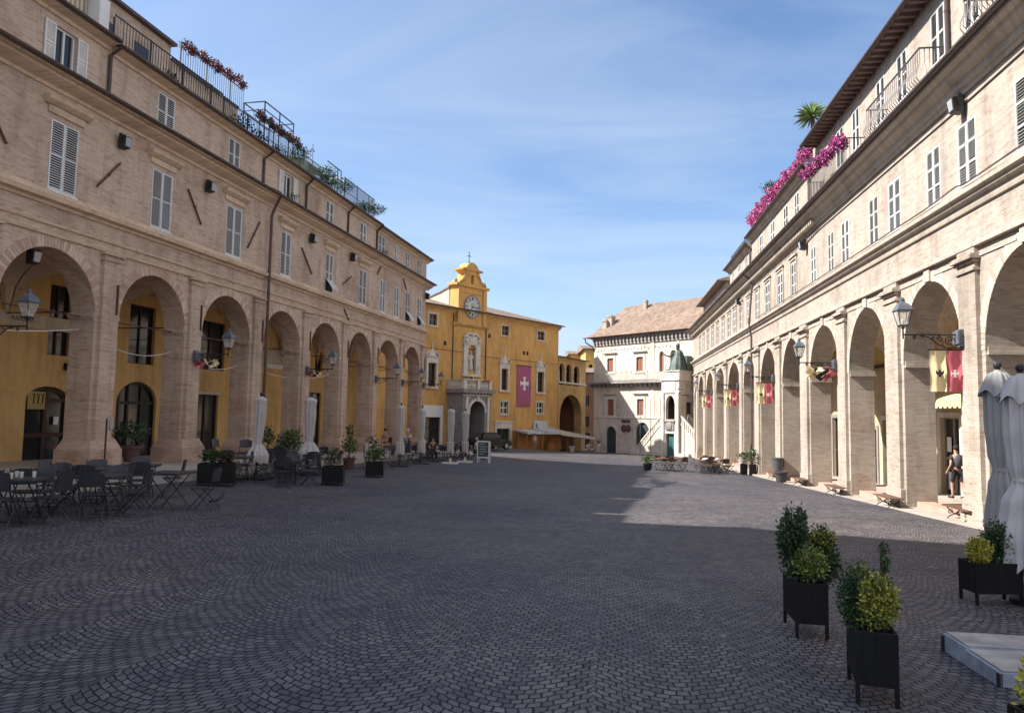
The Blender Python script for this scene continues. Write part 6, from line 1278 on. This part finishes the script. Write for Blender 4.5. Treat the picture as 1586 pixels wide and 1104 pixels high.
def draped(loc, h, label, mat, seed, body, lean=(0, 0)):
    """tall closed parasol with its valance hanging in scallops and deep vertical folds; body = (t, radius) from hem to top"""
    t = empty('parasol', loc, 0, label, 'parasol', 'closed parasols at the right edge'); rng = random.Random(seed); ph = rng.random()*6
    def fold(a, k): return 1 + k*(.12*(abs(math.sin(3.5*a+ph))-.6) + .10*math.sin(9*a+ph*2) + .05*math.sin(17*a+ph))
    def prof(tt):
        for (a, ra), (b, rb) in zip(body, body[1:]):
            if tt <= b: g = (tt-a)/(b-a); g = g*g*(3-2*g); return ra*(1-g)+rb*g
        return body[-1][1]
    def f(u, v):
        tt = body[0][0]+(1-body[0][0])*v; a = 2*math.pi*u; r = prof(tt)*fold(a, 1.5 if tt < .9 else .4)
        z = h*tt + (.05*h*math.sin(3*a+ph)*max(0, 1-v*7))
        return (r*math.cos(a)+lean[0]*tt, r*math.sin(a)+lean[1]*tt, z)
    mb = MB(); mb.grid(f, 110, 60); mb.build('canopy', mat, t, smooth=True)
    def g(u, v):
        a = 2*math.pi*u; r = .075+.13*(v**.7) ; r *= 1+.16*v*math.sin(6*a+ph)+.05*math.sin(13*a)
        return (r*math.cos(a)+lean[0], r*math.sin(a)+lean[1], h*.985-.27*v**1.15-.045*v*math.sin(6*a+ph+1.2))
    mb = MB(); mb.grid(g, 90, 12); mb.build('valance', mat, t, smooth=True)
    mb = MB(); rt = prof(.52)*1.06; mb.lathe([(rt, h*.515), (rt*1.06, h*.525), (rt, h*.535)], 20, (lean[0]*.52, lean[1]*.52, 0)); mb.build('tie_strap', mat, t)
    mb = MB(); mb.tube([(0, 0, .05), (lean[0], lean[1], h+.04)], .03, 8); mb.ball((lean[0], lean[1], h+.05), .05, 8); mb.build('pole', IRON, t)
    mb = MB(); mb.lathe([(.2, 0), (.2, .05), (.06, .09), (.05, .3)], 16); mb.build('base_plate', IRON, t)
    return t
CANG.node_tree; CANP = plain('pale_canvas', (.50, .48, .48), .9, .1, 4); CANG = plain('grey_canvas_dark', (.34, .335, .33), .9, .12, 4)
p = at_px(1562, 905); draped(p, 2.66, 'tall closed grey parasol behind the wide planter at the right edge', CANG, 7, [(.12, .20), (.3, .17), (.45, .13), (.525, .085), (.6, .12), (.75, .135), (.9, .13), (.97, .09), (1, .02)], (-.05, 0))
p = at_px(1590, 935); draped((p.x+.05, p.y, p.z), 2.5, 'closed pale parasol cut by the right edge, in front of the grey one', CANP, 8, [(.14, .30), (.25, .27), (.42, .19), (.525, .10), (.6, .13), (.75, .15), (.9, .14), (.97, .09), (1, .02)], (-.03, 0))
# =================================================================== WHITE PLATFORM, BOARD, POLE
a, b, c, d = at_px(1459, 1008), at_px(1549, 1064), None, None
e = Vector((b.x-a.x, b.y-a.y, 0)); ln = e.length; e.normalize(); n = Vector((-e.y, e.x, 0))
if n.x < 0: n = -n
t = empty('low_platform', (a.x, a.y, min(a.z, b.z)), math.atan2(e.y, e.x), 'low white boxed platform with a stepped top, at the right edge', 'platform')
hh = .145; sgn = 1 if (n @ Vector((-math.sin(t.rotation_euler.z), math.cos(t.rotation_euler.z), 0))) > 0 else -1
GREYP = plain('platform_grey', (.27, .31, .37), .65, .28, 6); TOPP = plain('platform_top', (.34, .32, .31), .75, .3, 5)
mb = MB(); mb.box(0, ln*.42, sgn*.01, sgn*2.0, 0, hh); mb.box(ln*.43, ln, sgn*.0, sgn*2.0, 0, hh-.012); bevel(mb.build('platform_side', GREYP, t), .006)
mb = MB(); mb.box(.012, ln*.415, sgn*.03, sgn*1.99, hh, hh+.014); mb.box(ln*.46, ln-.01, sgn*.02, sgn*1.99, hh-.011, hh+.003); bevel(mb.build('platform_top', TOPP, t), .004)
for x in (0, ln-.03): mb = MB(); mb.box(x-.004, x+.03, sgn*-.006, sgn*.02, .005, hh-.02); mb.build('corner_trim', IRON, t)
p = at_px(748, 717); t = empty('menu_board', p, -.25, 'white framed chalk menu board standing right of the parasols', 'menu board')
mb = MB(); mb.box(-.36, -.30, -.02, .02, 0, 1.25); mb.box(.30, .36, -.02, .02, 0, 1.25); mb.box(-.3, .3, -.02, .02, 1.17, 1.25); mb.box(-.3, .3, -.02, .02, .28, .36); mb.box(-.34, -.28, .3, .34, 0, 1.2); mb.box(.28, .34, .3, .34, 0, 1.2); mb.box(-.3, .3, .0, .32, 1.16, 1.169); mb.build('board_frame', WHITEP, t)
mb = MB(); mb.box(-.3, .3, -.008, .008, .36, 1.17); mb.build('chalk_panel', plain('chalk_green', (.05, .085, .085), .8, .15), t)
mb = MB()
for k, (l, w_) in enumerate(((.3, .0), (.42, 0), (.36, 0), (.4, 0), (.25, 0))): mb.box(-.22, -.22+l, -.012, -.0085, 1.05-.14*k, 1.08-.14*k)
mb.build('chalk_lines', PANE, t)
p = at_px(160, 742); t = empty('barrier_post', (p.x, p.y, pavz(p.x, p.y)), L.rz, 'thin dark post holding a small silver lamp before the shaded arcade', 'post')
mb = MB(); mb.tube([(0, 0, 0), (0, 0, 1.35)], .025, 6); mb.box(-.15, .15, -.15, .15, 0, .03); mb.build('post', IRON, t); mb = MB(); mb.lathe([(.03, 1.0), (.06, 1.05), (.06, 1.3), (.03, 1.38)], 8, (.12, -.05, 0)); mb.build('lamp_head', FLOODG, t)
# pigeon
p = at_px(337, 783); t = empty('pigeon', p, .6, 'small dark pigeon standing on the setts right of the left café tables', 'bird')
mb = MB()
for k, (x, z, r) in enumerate(((-.16, .10, .012), (-.09, .115, .04), (0, .13, .06), (.06, .16, .05), (.09, .21, .03), (.11, .245, .03), (.14, .24, .008))): pass
mb.tube([(-.18, 0, .09), (-.1, 0, .115), (0, 0, .135), (.05, 0, .165), (.085, 0, .21), (.11, 0, .25)], .03, 8); o = mb.build('body', plain('pigeon_grey', (.04, .042, .05), .6, .3), t, smooth=True)
for v in o.data.vertices:
    k = max(.25, 1.9-abs(v.co.x-.0)*9); v.co.y *= k; v.co.z = .13+(v.co.z-.13)*(1+.35*(k-1) if abs(v.co.x) < .09 else 1)
mb = MB(); mb.ball((.115, 0, .258), .028, 8); mb.tube([(.13, 0, .255), (.16, 0, .245)], .008, 4, r1=.002); mb.build('head', plain('pigeon_dark', (.03, .035, .04), .5, .3), t)
mb = MB()
for s in (-.02, .02): mb.tube([(.01, s, 0), (0, s, .09)], .005, 4); mb.box(-.01, .03, s-.012, s+.012, 0, .004)
mb.build('legs', RUST, t)
# =================================================================== PEOPLE: one continuous skinned body each; clothes and hair are children
SKIN = plain('skin', (.42, .24, .17), .6, .1, 8)
def skin_mesh(name, joints, edges, mat, parent, root=0, sub=1):
    me = bpy.data.meshes.new(name); names = list(joints); me.from_pydata([joints[k][0] for k in names], [(names.index(a), names.index(b)) for a, b in edges], [])
    o = bpy.data.objects.new(name, me); COL.objects.link(o); me.materials.append(mat); o.parent = parent
    sk_ = o.modifiers.new('skin', 'SKIN'); sk_.use_smooth_shade = True
    for i, k in enumerate(names):
        r = joints[k][1]; me.skin_vertices[0].data[i].radius = (r, r) if not isinstance(r, tuple) else r
        me.skin_vertices[0].data[i].use_root = (i == root)
    s = o.modifiers.new('sub', 'SUBSURF'); s.levels = sub; s.render_levels = sub
    return o
def person(loc, rz, label, pose='stand', h=1.7, top=(.6, .6, .6), legs=(.05, .05, .07), hair=(.05, .035, .025), short=True, bare=False, bag=None, skinm=SKIN, group=None, hat=None):
    """faces -y. poses: stand, walk, sit, lean"""
    t = empty('person', loc, rz, label, 'person', group); k = h/1.7
    def V(x, y, z): return (x*k, y*k, z*k)
    hip = .92; sw = 0
    if pose == 'sit': hip = .50
    J = {}
    J['pelvis'] = (V(0, .02, hip), .115*k)
    dy = -.04 if pose == 'walk' else (-.05 if pose == 'sit' else 0); ln = {'lean': -.2}.get(pose, dy)
    J['waist'] = (V(0, .02+ln*.3, hip+.17), .105*k); J['chest'] = (V(0, .01+ln*.8, hip+.40), .125*k); J['neck'] = (V(0, ln*1.1, hip+.55), .052*k); J['jaw'] = (V(0, ln*1.2-.02, hip+.63), .07*k); J['skull'] = (V(0, ln*1.2, hip+.73), .085*k)
    E_ = [('pelvis', 'waist'), ('waist', 'chest'), ('chest', 'neck'), ('neck', 'jaw'), ('jaw', 'skull')]
    for s, S_ in ((-1, 'l'), (1, 'r')):
        J['sh'+S_] = (V(s*.165, ln, hip+.47), .055*k)
        if pose == 'sit': el, wr = V(s*.22, -.10+ln, hip+.22), V(s*.12, -.34, hip+.20)
        elif pose == 'lean': el, wr = V(s*.24, -.25, hip+.25), V(s*.18, -.42, hip+.12)
        elif pose == 'walk': el, wr = V(s*.22, .06*s, hip+.20), V(s*.21, -.16*s+(-.05), hip-.03)
        else: el, wr = V(s*.23, .03, hip+.20), V(s*.22, -.08, hip-.03)
        J['el'+S_] = (el, .042*k); J['wr'+S_] = (wr, .028*k); w = Vector(wr); dr = (Vector(wr)-Vector(el)).normalized()
        J['hand'+S_] = (tuple(w+dr*.07*k), .034*k); J['fing'+S_] = (tuple(w+dr*.15*k+Vector((0, 0, -.01))), .018*k); J['thumb'+S_] = (tuple(w+dr*.09*k+Vector((-s*.035*k, -.03*k, 0))), .012*k)
        E_ += [('chest', 'sh'+S_), ('sh'+S_, 'el'+S_), ('el'+S_, 'wr'+S_), ('wr'+S_, 'hand'+S_), ('hand'+S_, 'fing'+S_), ('hand'+S_, 'thumb'+S_)]
        if pose == 'sit': kn, an, toe = V(s*.11, -.42, .50), V(s*.11, -.38, .09), V(s*.12, -.55, .035)
        elif pose == 'walk': kn, an, toe = V(s*.09, -.14*s-.03, .50), V(s*.09, -.20*s+.05, .10 if s > 0 else .13), V(s*.10, -.20*s-.12, .035 if s > 0 else .05)
        else: kn, an, toe = V(s*.10, -.01, .50), V(s*.10, .03, .09), V(s*.12, -.13, .035)
        J['th'+S_] = (V(s*.09, .0, hip-.04), .085*k); J['kn'+S_] = (kn, .057*k); J['an'+S_] = (an, .038*k); J['toe'+S_] = (toe, .032*k)
        E_ += [('pelvis', 'th'+S_), ('th'+S_, 'kn'+S_), ('kn'+S_, 'an'+S_), ('an'+S_, 'toe'+S_)]
    skin_mesh('body', J, E_, skinm, t)
    cl = lambda c: plain('cloth_%d_%d_%d' % tuple(int(x*1000) for x in c), c, .9, .15, 9) if 'cloth_%d_%d_%d' % tuple(int(x*1000) for x in c) not in bpy.data.materials else bpy.data.materials['cloth_%d_%d_%d' % tuple(int(x*1000) for x in c)]
    g = 1.16
    def sub(keys, edges, nm, mat, grow=g, ends={}):
        D = {q: (ends.get(q, J[q][0]), J[q][1]*grow) for q in keys}; return skin_mesh(nm, D, edges, mat, t)
    if not bare:
        mid = {('el'+S_): tuple(Vector(J['sh'+S_][0])*.35+Vector(J['el'+S_][0])*.65) for S_ in 'lr'} if short else {}
        ks = ['pelvis', 'waist', 'chest', 'shl', 'ell', 'shr', 'elr'] + ([] if short else ['wrl', 'wrr'])
        es = [('pelvis', 'waist'), ('waist', 'chest'), ('chest', 'shl'), ('shl', 'ell'), ('chest', 'shr'), ('shr', 'elr')] + ([] if short else [('ell', 'wrl'), ('elr', 'wrr')])
        sub(ks, es, 'shirt', cl(top), 1.15, mid)
    kk = ['pelvis', 'thl', 'knl', 'thr', 'knr']; ee = [('pelvis', 'thl'), ('thl', 'knl'), ('pelvis', 'thr'), ('thr', 'knr')]
    if legs is not None:
        if not (short and len(legs) > 3): kk += ['anl', 'anr']; ee += [('knl', 'anl'), ('knr', 'anr')]
        sub(kk, ee, 'trousers', cl(legs[:3]), 1.14)
    hp = Vector(J['skull'][0])
    mb = MB(); mb.ball((hp.x, hp.y+.012*k, hp.z+.022*k), .098*k, 12, 0, .96, 1.08, 1.0); o = mb.build('hair', cl(hair), t, smooth=True)
    for v in o.data.vertices:
        if v.co.y < hp.y-.03*k and v.co.z < hp.z+.045*k: v.co.y = hp.y-.03*k
    mb = MB(); jw = Vector(J['jaw'][0]); mb.tube([(jw.x, jw.y-.062*k, jw.z+.055*k), (jw.x, jw.y-.095*k, jw.z+.03*k)], .014*k, 5, r1=.016*k); mb.build('nose', skinm, t)
    mb = MB()
    for s in (-1, 1): mb.ball((jw.x+s*.03*k, jw.y-.066*k, jw.z+.065*k), .012*k, 6)
    mb.build('eyes', DARK, t)
    for S_ in 'lr':
        mb = MB(); a_, b_ = Vector(J['an'+S_][0]), Vector(J['toe'+S_][0]); mb.tube([(a_.x, a_.y+.03*k, .045*k+max(0, a_.z-.1*k)), (b_.x, b_.y, .04*k+max(0, b_.z-.035*k)), (b_.x, b_.y-.05*k, .03*k+max(0, b_.z-.035*k))], .042*k, 8); mb.build('shoe', cl((.03, .03, .03)), t)
    if bag: mb = MB(); c = J['chest'][0]; mb.ball((0, c[1]+.17*k, c[2]-.06*k), .17*k, 10, 0, .9, .6, 1.25); mb.build('backpack', cl(bag), t, smooth=True)
    if hat: mb = MB(); mb.lathe([(.17*k, 0), (.1*k, .02*k), (.095*k, .1*k), (.05*k, .13*k)], 12, (hp.x, hp.y, hp.z+.03*k)); mb.build('sun_hat', cl(hat), t)
    return t
def gp(x, y): return (x, y, pavz(x, y))
def rpos(x, y): q = R.W(x, y, 0); return (q.x, q.y, Rf(x)+EYE+.15)
person(rpos(-2.4, 2.4), math.pi-.1, 'person with a dark top and backpack walking into the arcade shop at right', 'walk', 1.58, (.035, .03, .035), (.02, .02, .025, 1), (.02, .015, .012), True, bag=(.06, .06, .075))
person(gp(9.72, 80.0), .15, 'person in a dark top and pale trousers standing before the stone palace', 'stand', 1.72, (.05, .045, .06), (.62, .6, .58), (.6, .58, .55), True)
q = (8.75, 81.3); person(gp(*q), .2, 'person in a white top sitting on a white chair by the alley', 'sit', 1.65, (.68, .66, .64), (.5, .35, .28, 1), (.06, .04, .03))
wc = chair_proto(WHITEP, WHITEP, 'plastic_chair'); wc.location = (q[0]-.02, q[1]+.1, pavz(*q)+.0); wc.rotation_euler = (0, 0, .2); tag(wc, 'white chair under the person sitting by the alley', 'chair')
person(gp(2.55, 76.6), .3, 'person in a pale shirt standing under the wooden stall canopy', 'stand', 1.7, (.55, .5, .46), (.3, .2, .17), (.1, .08, .07))
SEAT = [(-5.95, 42.1, .2, 'person with white hair and pale shirt seated left of the blue shirt', 'sit', (.55, .56, .6), (.07, .08, .11), (.62, .6, .58)),
        (-5.2, 42.5, 1.3, 'person in a bright blue shirt seated at the last café table', 'sit', (.02, .10, .42), (.25, .22, .2), (.35, .17, .10)),
        (-6.6, 38.5, -.5, 'person with bare arms in a tan top seated by the spreading bush', 'sit', (.32, .2, .14), (.3, .2, .14, 1), (.06, .04, .03)),
        (-3.05, 46.9, .3, 'person in a dark red top seated between the two slab parasols', 'sit', (.10, .03, .035), (.04, .035, .04), (.1, .07, .06)),
        (-2.2, 46.6, 1.2, 'grey-haired person in a pale shirt seated left of the menu board', 'sit', (.55, .58, .66), (.08, .08, .1), (.4, .4, .42)),
        (-4.2, 39.3, .4, 'person in black seated at a café table left of the slab parasols', 'sit', (.025, .025, .03), (.03, .03, .035), (.03, .025, .02))]
for x, y, rz, lab, po, top, lg, hr in SEAT:
    person(gp(x, y), rz, lab, po, 1.72, top, lg, hr)
    dup(ch0, (x-.05*math.sin(rz), y+.06*math.cos(rz), pavz(x, y)+.005), rz, 'dark café chair under the '+' '.join(lab.split()[:7]), 'far café chairs on the shaded side')
# =================================================================== CAR, STALL
CARP = plain('car_black', (.010, .011, .014), .35, .1, spec=.25)
p = at_px(757, 697); cz = max(gw(p.x, p.y), p.z)
car = empty('parked_car', (p.x, p.y+1.0, gw(p.x, p.y+1.0)+.02), R_(50), 'black hatchback parked in front of the stone portal', 'car')   # nose towards +x
mb = MB(); Wd = .86
side = [(-2.05, .42), (-2.1, .7), (-2.02, .95), (-1.2, 1.0), (.75, .98), (1.55, .86), (1.98, .68), (2.05, .45), (1.95, .3), (-1.95, .3)]
def ring(pts, y, s=1.0): return [(x*s, y, z) for x, z in pts]
n = len(side); base = [ring(side, -Wd+.08, .99), ring(side, -Wd), ring(side, -Wd*.5, 1.01), ring(side, Wd*.5, 1.01), ring(side, Wd), ring(side, Wd-.08, .99)]
base[0] = [(x, -Wd-.0, z) for x, y, z in base[0]]; ids = [mb._add(r_) for r_ in base]
for a_, b_ in zip(ids, ids[1:]):
    for j in range(n): mb.f.append((a_+j, a_+(j+1) % n, b_+(j+1) % n, b_+j)); mb.m.append(0)
mb.f.append(tuple(ids[0]+j for j in range(n))); mb.m.append(0); mb.f.append(tuple(ids[-1]+j for j in range(n))); mb.m.append(0)
roof = [(-1.95, .96), (-1.55, 1.42), (-.9, 1.5), (.1, 1.47), (.5, 1.35), (1.15, .95)]
q0 = [(x, -.8+.16*(z-.95)/.55*1.0, z) for x, z in roof]; q1 = [(x, .8-.16*(z-.95)/.55, z) for x, z in roof]
i0 = mb._add(q0); i1 = mb._add(q1)
for j in range(len(roof)-1): mb.f.append((i0+j, i0+j+1, i1+j+1, i1+j)); mb.m.append(0)
bevel(mb.build('body', CARP, car, smooth=False), .05, 3)
mb = MB()
for s in (-1, 1):
    yy = lambda z: s*(.8-.16*(z-.95)/.55+.004)
    mb.poly([(-1.75, yy(1.0), 1.0), (-1.48, yy(1.38), 1.38), (-.88, yy(1.45), 1.45), (.08, yy(1.42), 1.42), (.44, yy(1.32), 1.32), (1.0, yy(1.0), 1.0)])
mb.poly([(.54, -.62, 1.335), (1.17, -.74, .965), (1.17, .74, .965), (.54, .62, 1.335)]); mb.poly([(-1.60, -.62, 1.40), (-1.97, -.74, 1.0), (-1.97, .74, 1.0), (-1.60, .62, 1.40)]); mb.build('windows', plain('car_glass', (.02, .022, .026), .25, .1, spec=.3), car)
for sx in (-1.28, 1.28):
    for sy in (-1, 1):
        wh = MB(); wh.prism([(sx+.32*math.cos(2*math.pi*k/20), .32+.32*math.sin(2*math.pi*k/20)) for k in range(20)], 'y', sy*.68, sy*.885); wo = wh.build('wheel', plain('tyre', (.015, .015, .015), .9, .2) if 'tyre' not in bpy.data.materials else bpy.data.materials['tyre'], car)
        wh = MB(); wh.prism([(sx+.19*math.cos(2*math.pi*k/16), .32+.19*math.sin(2*math.pi*k/16)) for k in range(16)], 'y', sy*.886, sy*.9); wh.build('rim', FLOODG, wo)
for sy in (-1, 1):
    mb = MB(); mb.ball((1.93, sy*.62, .68), .14, 8, 0, .5, 1.2, .7); mb.build('headlight', PANE, car)
    mb = MB(); mb.ball((-2.0, sy*.66, .82), .1, 8, 0, .5, 1, 1.2); mb.build('tail_light', FR, car)
    mb = MB(); mb.box(.75, .9, sy*.82, sy*1.0, .98, 1.12); mb.build('mirror', CARP, car)
mb = MB(); mb.hexa([(2.0, -.8, .36), (2.0, .8, .36), (2.09, .72, .36), (2.09, -.72, .36), (2.0, -.8, .6), (2.0, .8, .6), (2.07, .72, .6), (2.07, -.72, .6)]); mb.build('front_bumper', plain('bumper_silver', (.20, .21, .23), .35, .1), car)
mb = MB(); mb.box(2.091, 2.1, -.26, .26, .40, .51); mb.build('number_plate', WHITEP, car)
# wooden stall with canvas canopies against the yellow wall
OW = plain('orange_wood', (.36, .16, .05), .7, .3, 3, stretch=(4, 4, .3)); CAN2 = plain('stall_canvas', (.50, .50, .53), .9, .1)
def yz(x): q = Y.W(x, -1.5, 0); return gz(q.x, q.y)
st_ = empty('market_stall', Y.W(-4.4, -1.5, yz(-4.4)), Y.rz, 'wooden market stall under grey canvas canopies against the yellow palace', 'stall')
mb = MB()
for k in range(9): mb.box(-3.55+.3*k, -3.255+.3*k, .9, .95, .25, 1.75)
mb.box(-3.6, -.84, .4, .9, .25, .32); mb.build('plank_panel', OW, st_)
mb = MB()
for k in range(6): mb.box(2.2+.3*k, 2.495+.3*k, .6, .65, .1, 1.85)
mb.build('plank_panel', OW, st_)
mb = MB(); mb.box(.9, 2.15, .2, .26, .1, .95); mb.box(.9, 2.15, .1, .6, .95, 1.0); mb.build('counter', OW, st_)
mb = MB()
for x, yy, h in ((-3.6, -.4, 2.15), (-.85, -.4, 2.15), (.85, -.2, 2.2), (2.15, -.3, 2.2), (4.1, -.2, 2.1), (4.1, 1.1, 2.2), (-3.6, 1.1, 2.2)): mb = MB(); mb.box(x-.05, x+.05, yy-.05, yy+.05, -.3, h); mb.build('post', OW, st_)
mb = MB(); mb.hexa([(-3.8, -.7, 1.95), (-.7, -.7, 1.9), (-.7, 1.3, 2.25), (-3.8, 1.3, 2.3), (-3.8, -.7, 2.2), (-.7, -.7, 2.15), (-.7, 1.3, 2.33), (-3.8, 1.3, 2.38)]); mb.hexa([(-.65, -.8, 1.9), (2.3, -.8, 1.85), (2.3, 1.3, 2.25), (-.65, 1.3, 2.3), (-.65, -.8, 2.25), (2.3, -.8, 2.2), (2.3, 1.3, 2.45), (-.65, 1.3, 2.5)]); mb.build('canopy', CAN2, st_)
mb = MB(); mb.hexa([(2.35, -.6, 1.75), (6.3, -2.4, 1.25), (6.3, -.4, 1.3), (2.35, 1.3, 2.2), (2.35, -.6, 2.3), (6.3, -2.4, 1.55), (6.3, -.4, 1.6), (2.35, 1.3, 2.75)]); mb.build('sloping_awning', plain('cream_awning', (.62, .56, .45), .9, .1), st_)
mb = MB(); mb.box(-.2, 2.3, 1.3, 1.38, 2.1, 3.3); mb.build('sign_board', plain('pale_sign', (.50, .52, .50), .7, .15, 2), st_)
mb = MB(); mb.prism([(.05, 2.9), (.25, 3.05), (.6, 2.3), (.45, 2.25)], 'y', 1.27, 1.299); mb.build('sign_figure', IRONB, st_)
p = Y.W(.1, -2.0, 0); pot((p.x, p.y, gw(p.x, p.y)), .35, .75, WSTONE, 'pale stone pot at the corner of the yellow palace')
# =================================================================== ROOF PLANTS AND FLOWERS
PINK = leafm('bougainvillea_pink', (.62, .10, .30), .3); MAG = leafm('bougainvillea_magenta', (.44, .05, .30), .35); DPK = leafm('geranium_red', (.26, .04, .075), .4); OLV = leafm('leaf_olive', (.12, .14, .08), .4)
def flowers(fac, pts, label, mats, leaf, name='flowering_plant', group=None, box=None, n=160):
    """a trailing mass of blossom along pts = (x, y, z, r)"""
    b = fac.W(*pts[0][:3]); r = empty(name, b, fac.rz, label, 'plant', group); rng = random.Random(len(label)); x0, y0, z0 = pts[0][:3]
    mb = MB()
    for i, (x, y, z, rr) in enumerate(pts):
        mb.leaves((x-x0, y-y0, z-z0), (rr*1.25, rr, rr), n, leaf, rng, range(len(mats)), .2, .8)
        for _ in range(3): mb.leaves((x-x0+rng.uniform(-rr, rr), y-y0+rng.uniform(-rr, rr)*.7, z-z0+rng.uniform(-rr, rr)), (rr*.5, rr*.5, rr*.5), n//5, leaf, rng, range(len(mats)), .2, .8)
    mb.build('blossom', mats, r)
    if box:
        mb = MB(); xs_ = [p_[0]-x0 for p_ in pts]; mb.box(min(xs_)-.3, max(xs_)+.3, -.1, .1, -box-.2, -box); mb.build('flower_box', TERRA, r)
    return r
flowers(R, [(-8.9-.62*k, -.2+.04*math.sin(k*2), 10.80+.10*math.sin(k*1.7)+.02*k, .28+.05*math.sin(k*3)) for k in range(20)], 'long bank of pink bougainvillea along the edge of the lower sunlit roof', [PINK, PINK, MAG, LFM], .075, n=420)
flowers(R, [(-2.9-.44*k, -.66, 9.08+.035*k+.05*math.sin(k*1.3), .22+.04*math.sin(k*2)) for k in range(11)], 'magenta bougainvillea hanging along the sunlit balcony railing', [MAG, MAG, PINK, LFD], .06, n=420)
def spiky(fac, x, y, z, h, L_, label, n=70):
    r = empty('yucca_tree', fac.W(x, y, z), 0, label, 'tree'); rng = random.Random(8); mb = MB(); mb.tube([(0, 0, 0), (.05, 0, h*.5), (0, .03, h)], .09, 7); mb.build('trunk', STEM, r); mb = MB()
    for _ in range(n*2):
        a = rng.uniform(0, 6.283); e = rng.uniform(-.35, 1.55); d = Vector((math.cos(a)*math.cos(e), math.sin(a)*math.cos(e), math.sin(e))); s = Vector((-math.sin(a), math.cos(a), 0)); l = L_*rng.uniform(.7, 1.1); c0 = Vector((0, 0, h)); dn = Vector((0, 0, -l*.18))
        mb.poly([c0+s*.025, c0+d*l*.55+s*.03, c0+d*l+dn, c0+d*l*.55-s*.03, c0-s*.025])
    mb.build('crown', leafm('yucca_green', (.15, .23, .065), .5), r)
spiky(R, -12.0, .9, 10.5, 3.2, .85, 'spiky green yucca rising above the sunlit roof edge')
for x, y, z, lab, cl, lf in ((-10.6, .6, 10.5, 'brownish shrub under the yucca on the sunlit roof', [(0, 0, .75, .5, .4, .5, 220, (OLV, LFR, LFD))], .14), (-18.0, .4, 10.5, 'olive-green roof shrub behind the pink bougainvillea', [(0, 0, 1.75, .65, .35, .45, 700, (OLV, LFD)), (0, 0, 1.2, .4, .3, .4, 300, (OLV, LFD))], .14), (-22.6, .4, 10.2, 'thin pale shrub at the far end of the pink bougainvillea', [(0, 0, 1.7, .6, .35, .5, 330, (OLV, LFM)), (.6, 0, 2.1, .35, .3, .35, 130, (OLV,))], .13)):
    c = R.W(x, y, z); shrub(c, lab, cl, 'roof_shrub', seed=int(-x*10), leaf=lf*.7, stems=14)
GH = 'hanging flower boxes on the roof railings'
for k in range(5): flowers(L, [(1.25+.85*k, 1.70, 13.68+.06*k, .24), (1.55+.85*k, 1.68, 13.6+.06*k, .2)], ['first', 'second', 'third', 'fourth', 'last'][k]+' dark red geranium clump from the left on the upper roof railing', [DPK, DPK, LFD, LFR], .065, 'geranium', GH, None, 190)
for k in range(5): flowers(L, [(3.7+.75*k, .04, 11.9, .2), (3.95+.75*k, .02, 11.8, .17)], ['first', 'second', 'third', 'fourth', 'last'][k]+' dull red geranium clump from the left along the pergola terrace', [DPK, LFD, LFD, LFR], .065, 'geranium', GH, None, 190)
for x, y, lab, cl in ((-1.2, .7, 'potted shrub behind the near roof railing on the shaded side', [(0, 0, .6, .45, .3, .4, 200, (LFD, LFM))]), (2.9, .6, 'pale green bush behind the roof railing near the pergola', [(0, 0, .6, .9, .35, .5, 330, (OLV, LFM, LFD))]), (4.4, .6, 'dark bush at the left post of the pergola', [(0, 0, .55, .5, .35, .5, 260, (LFD, LFM))]), (9.3, .55, 'leafy climber behind the green mesh railing on the roof', [(-.8, 0, .5, .7, .3, .4, 250, (OLV, LFM, LFD)), (.8, 0, .45, .8, .3, .35, 250, (OLV, LFM))]), (13.6, .5, 'dark potted plants behind the last roof railing', [(-.9, 0, .45, .5, .3, .45, 220, (LFD, LFM)), (.9, 0, .4, .6, .3, .35, 220, (LFD,))])):
    c = L.W(x, y, 10.5); shrub(c, lab, cl, 'roof_shrub', seed=int(abs(x)*10), leaf=.13, stems=6)
for x, lab in ((8.6, 'leafy green climber on the left half of the green roof mesh'), (10.7, 'leafy green climber on the right half of the green roof mesh'), (6.0, 'green potted plants under the pergola geraniums'), (14.9, 'trailing green plants along the last roof railing')):
    c = L.W(x, .0, 10.6); shrub(c, lab, [(-.6, 0, .55, .6, .14, .4, 420, (OLV, LFM, LFD)), (.5, 0, .5, .6, .14, .4, 420, (LFM, LFD, OLV))], 'roof_shrub', seed=int(x*7), leaf=.09, stems=6)
for x, z, lab in ((6.2, 9.0, 'small plant on the sill of the open white-shuttered upper window'), (17.0, 8.92, 'small dark plant on the ledge near the far upper windows')):
    c = L.W(x, -.2, z); shrub(c, lab, [(0, 0, .18, .3, .15, .18, 90, (LFD, LFM))], 'sill_plant', seed=3, leaf=.08, stems=3)

o = MB().box(0, 1.25, -.1, .14, -.12, .06).build('red_cloth', plain('red_drape', (.40, .03, .03), .85, .15), None, Y.W(-15.3, -2.12, 3.05), Y.rz); bevel(o, .05, 3); tag(o, 'red cloth draped over the balustrade above the stone portal', 'cloth')
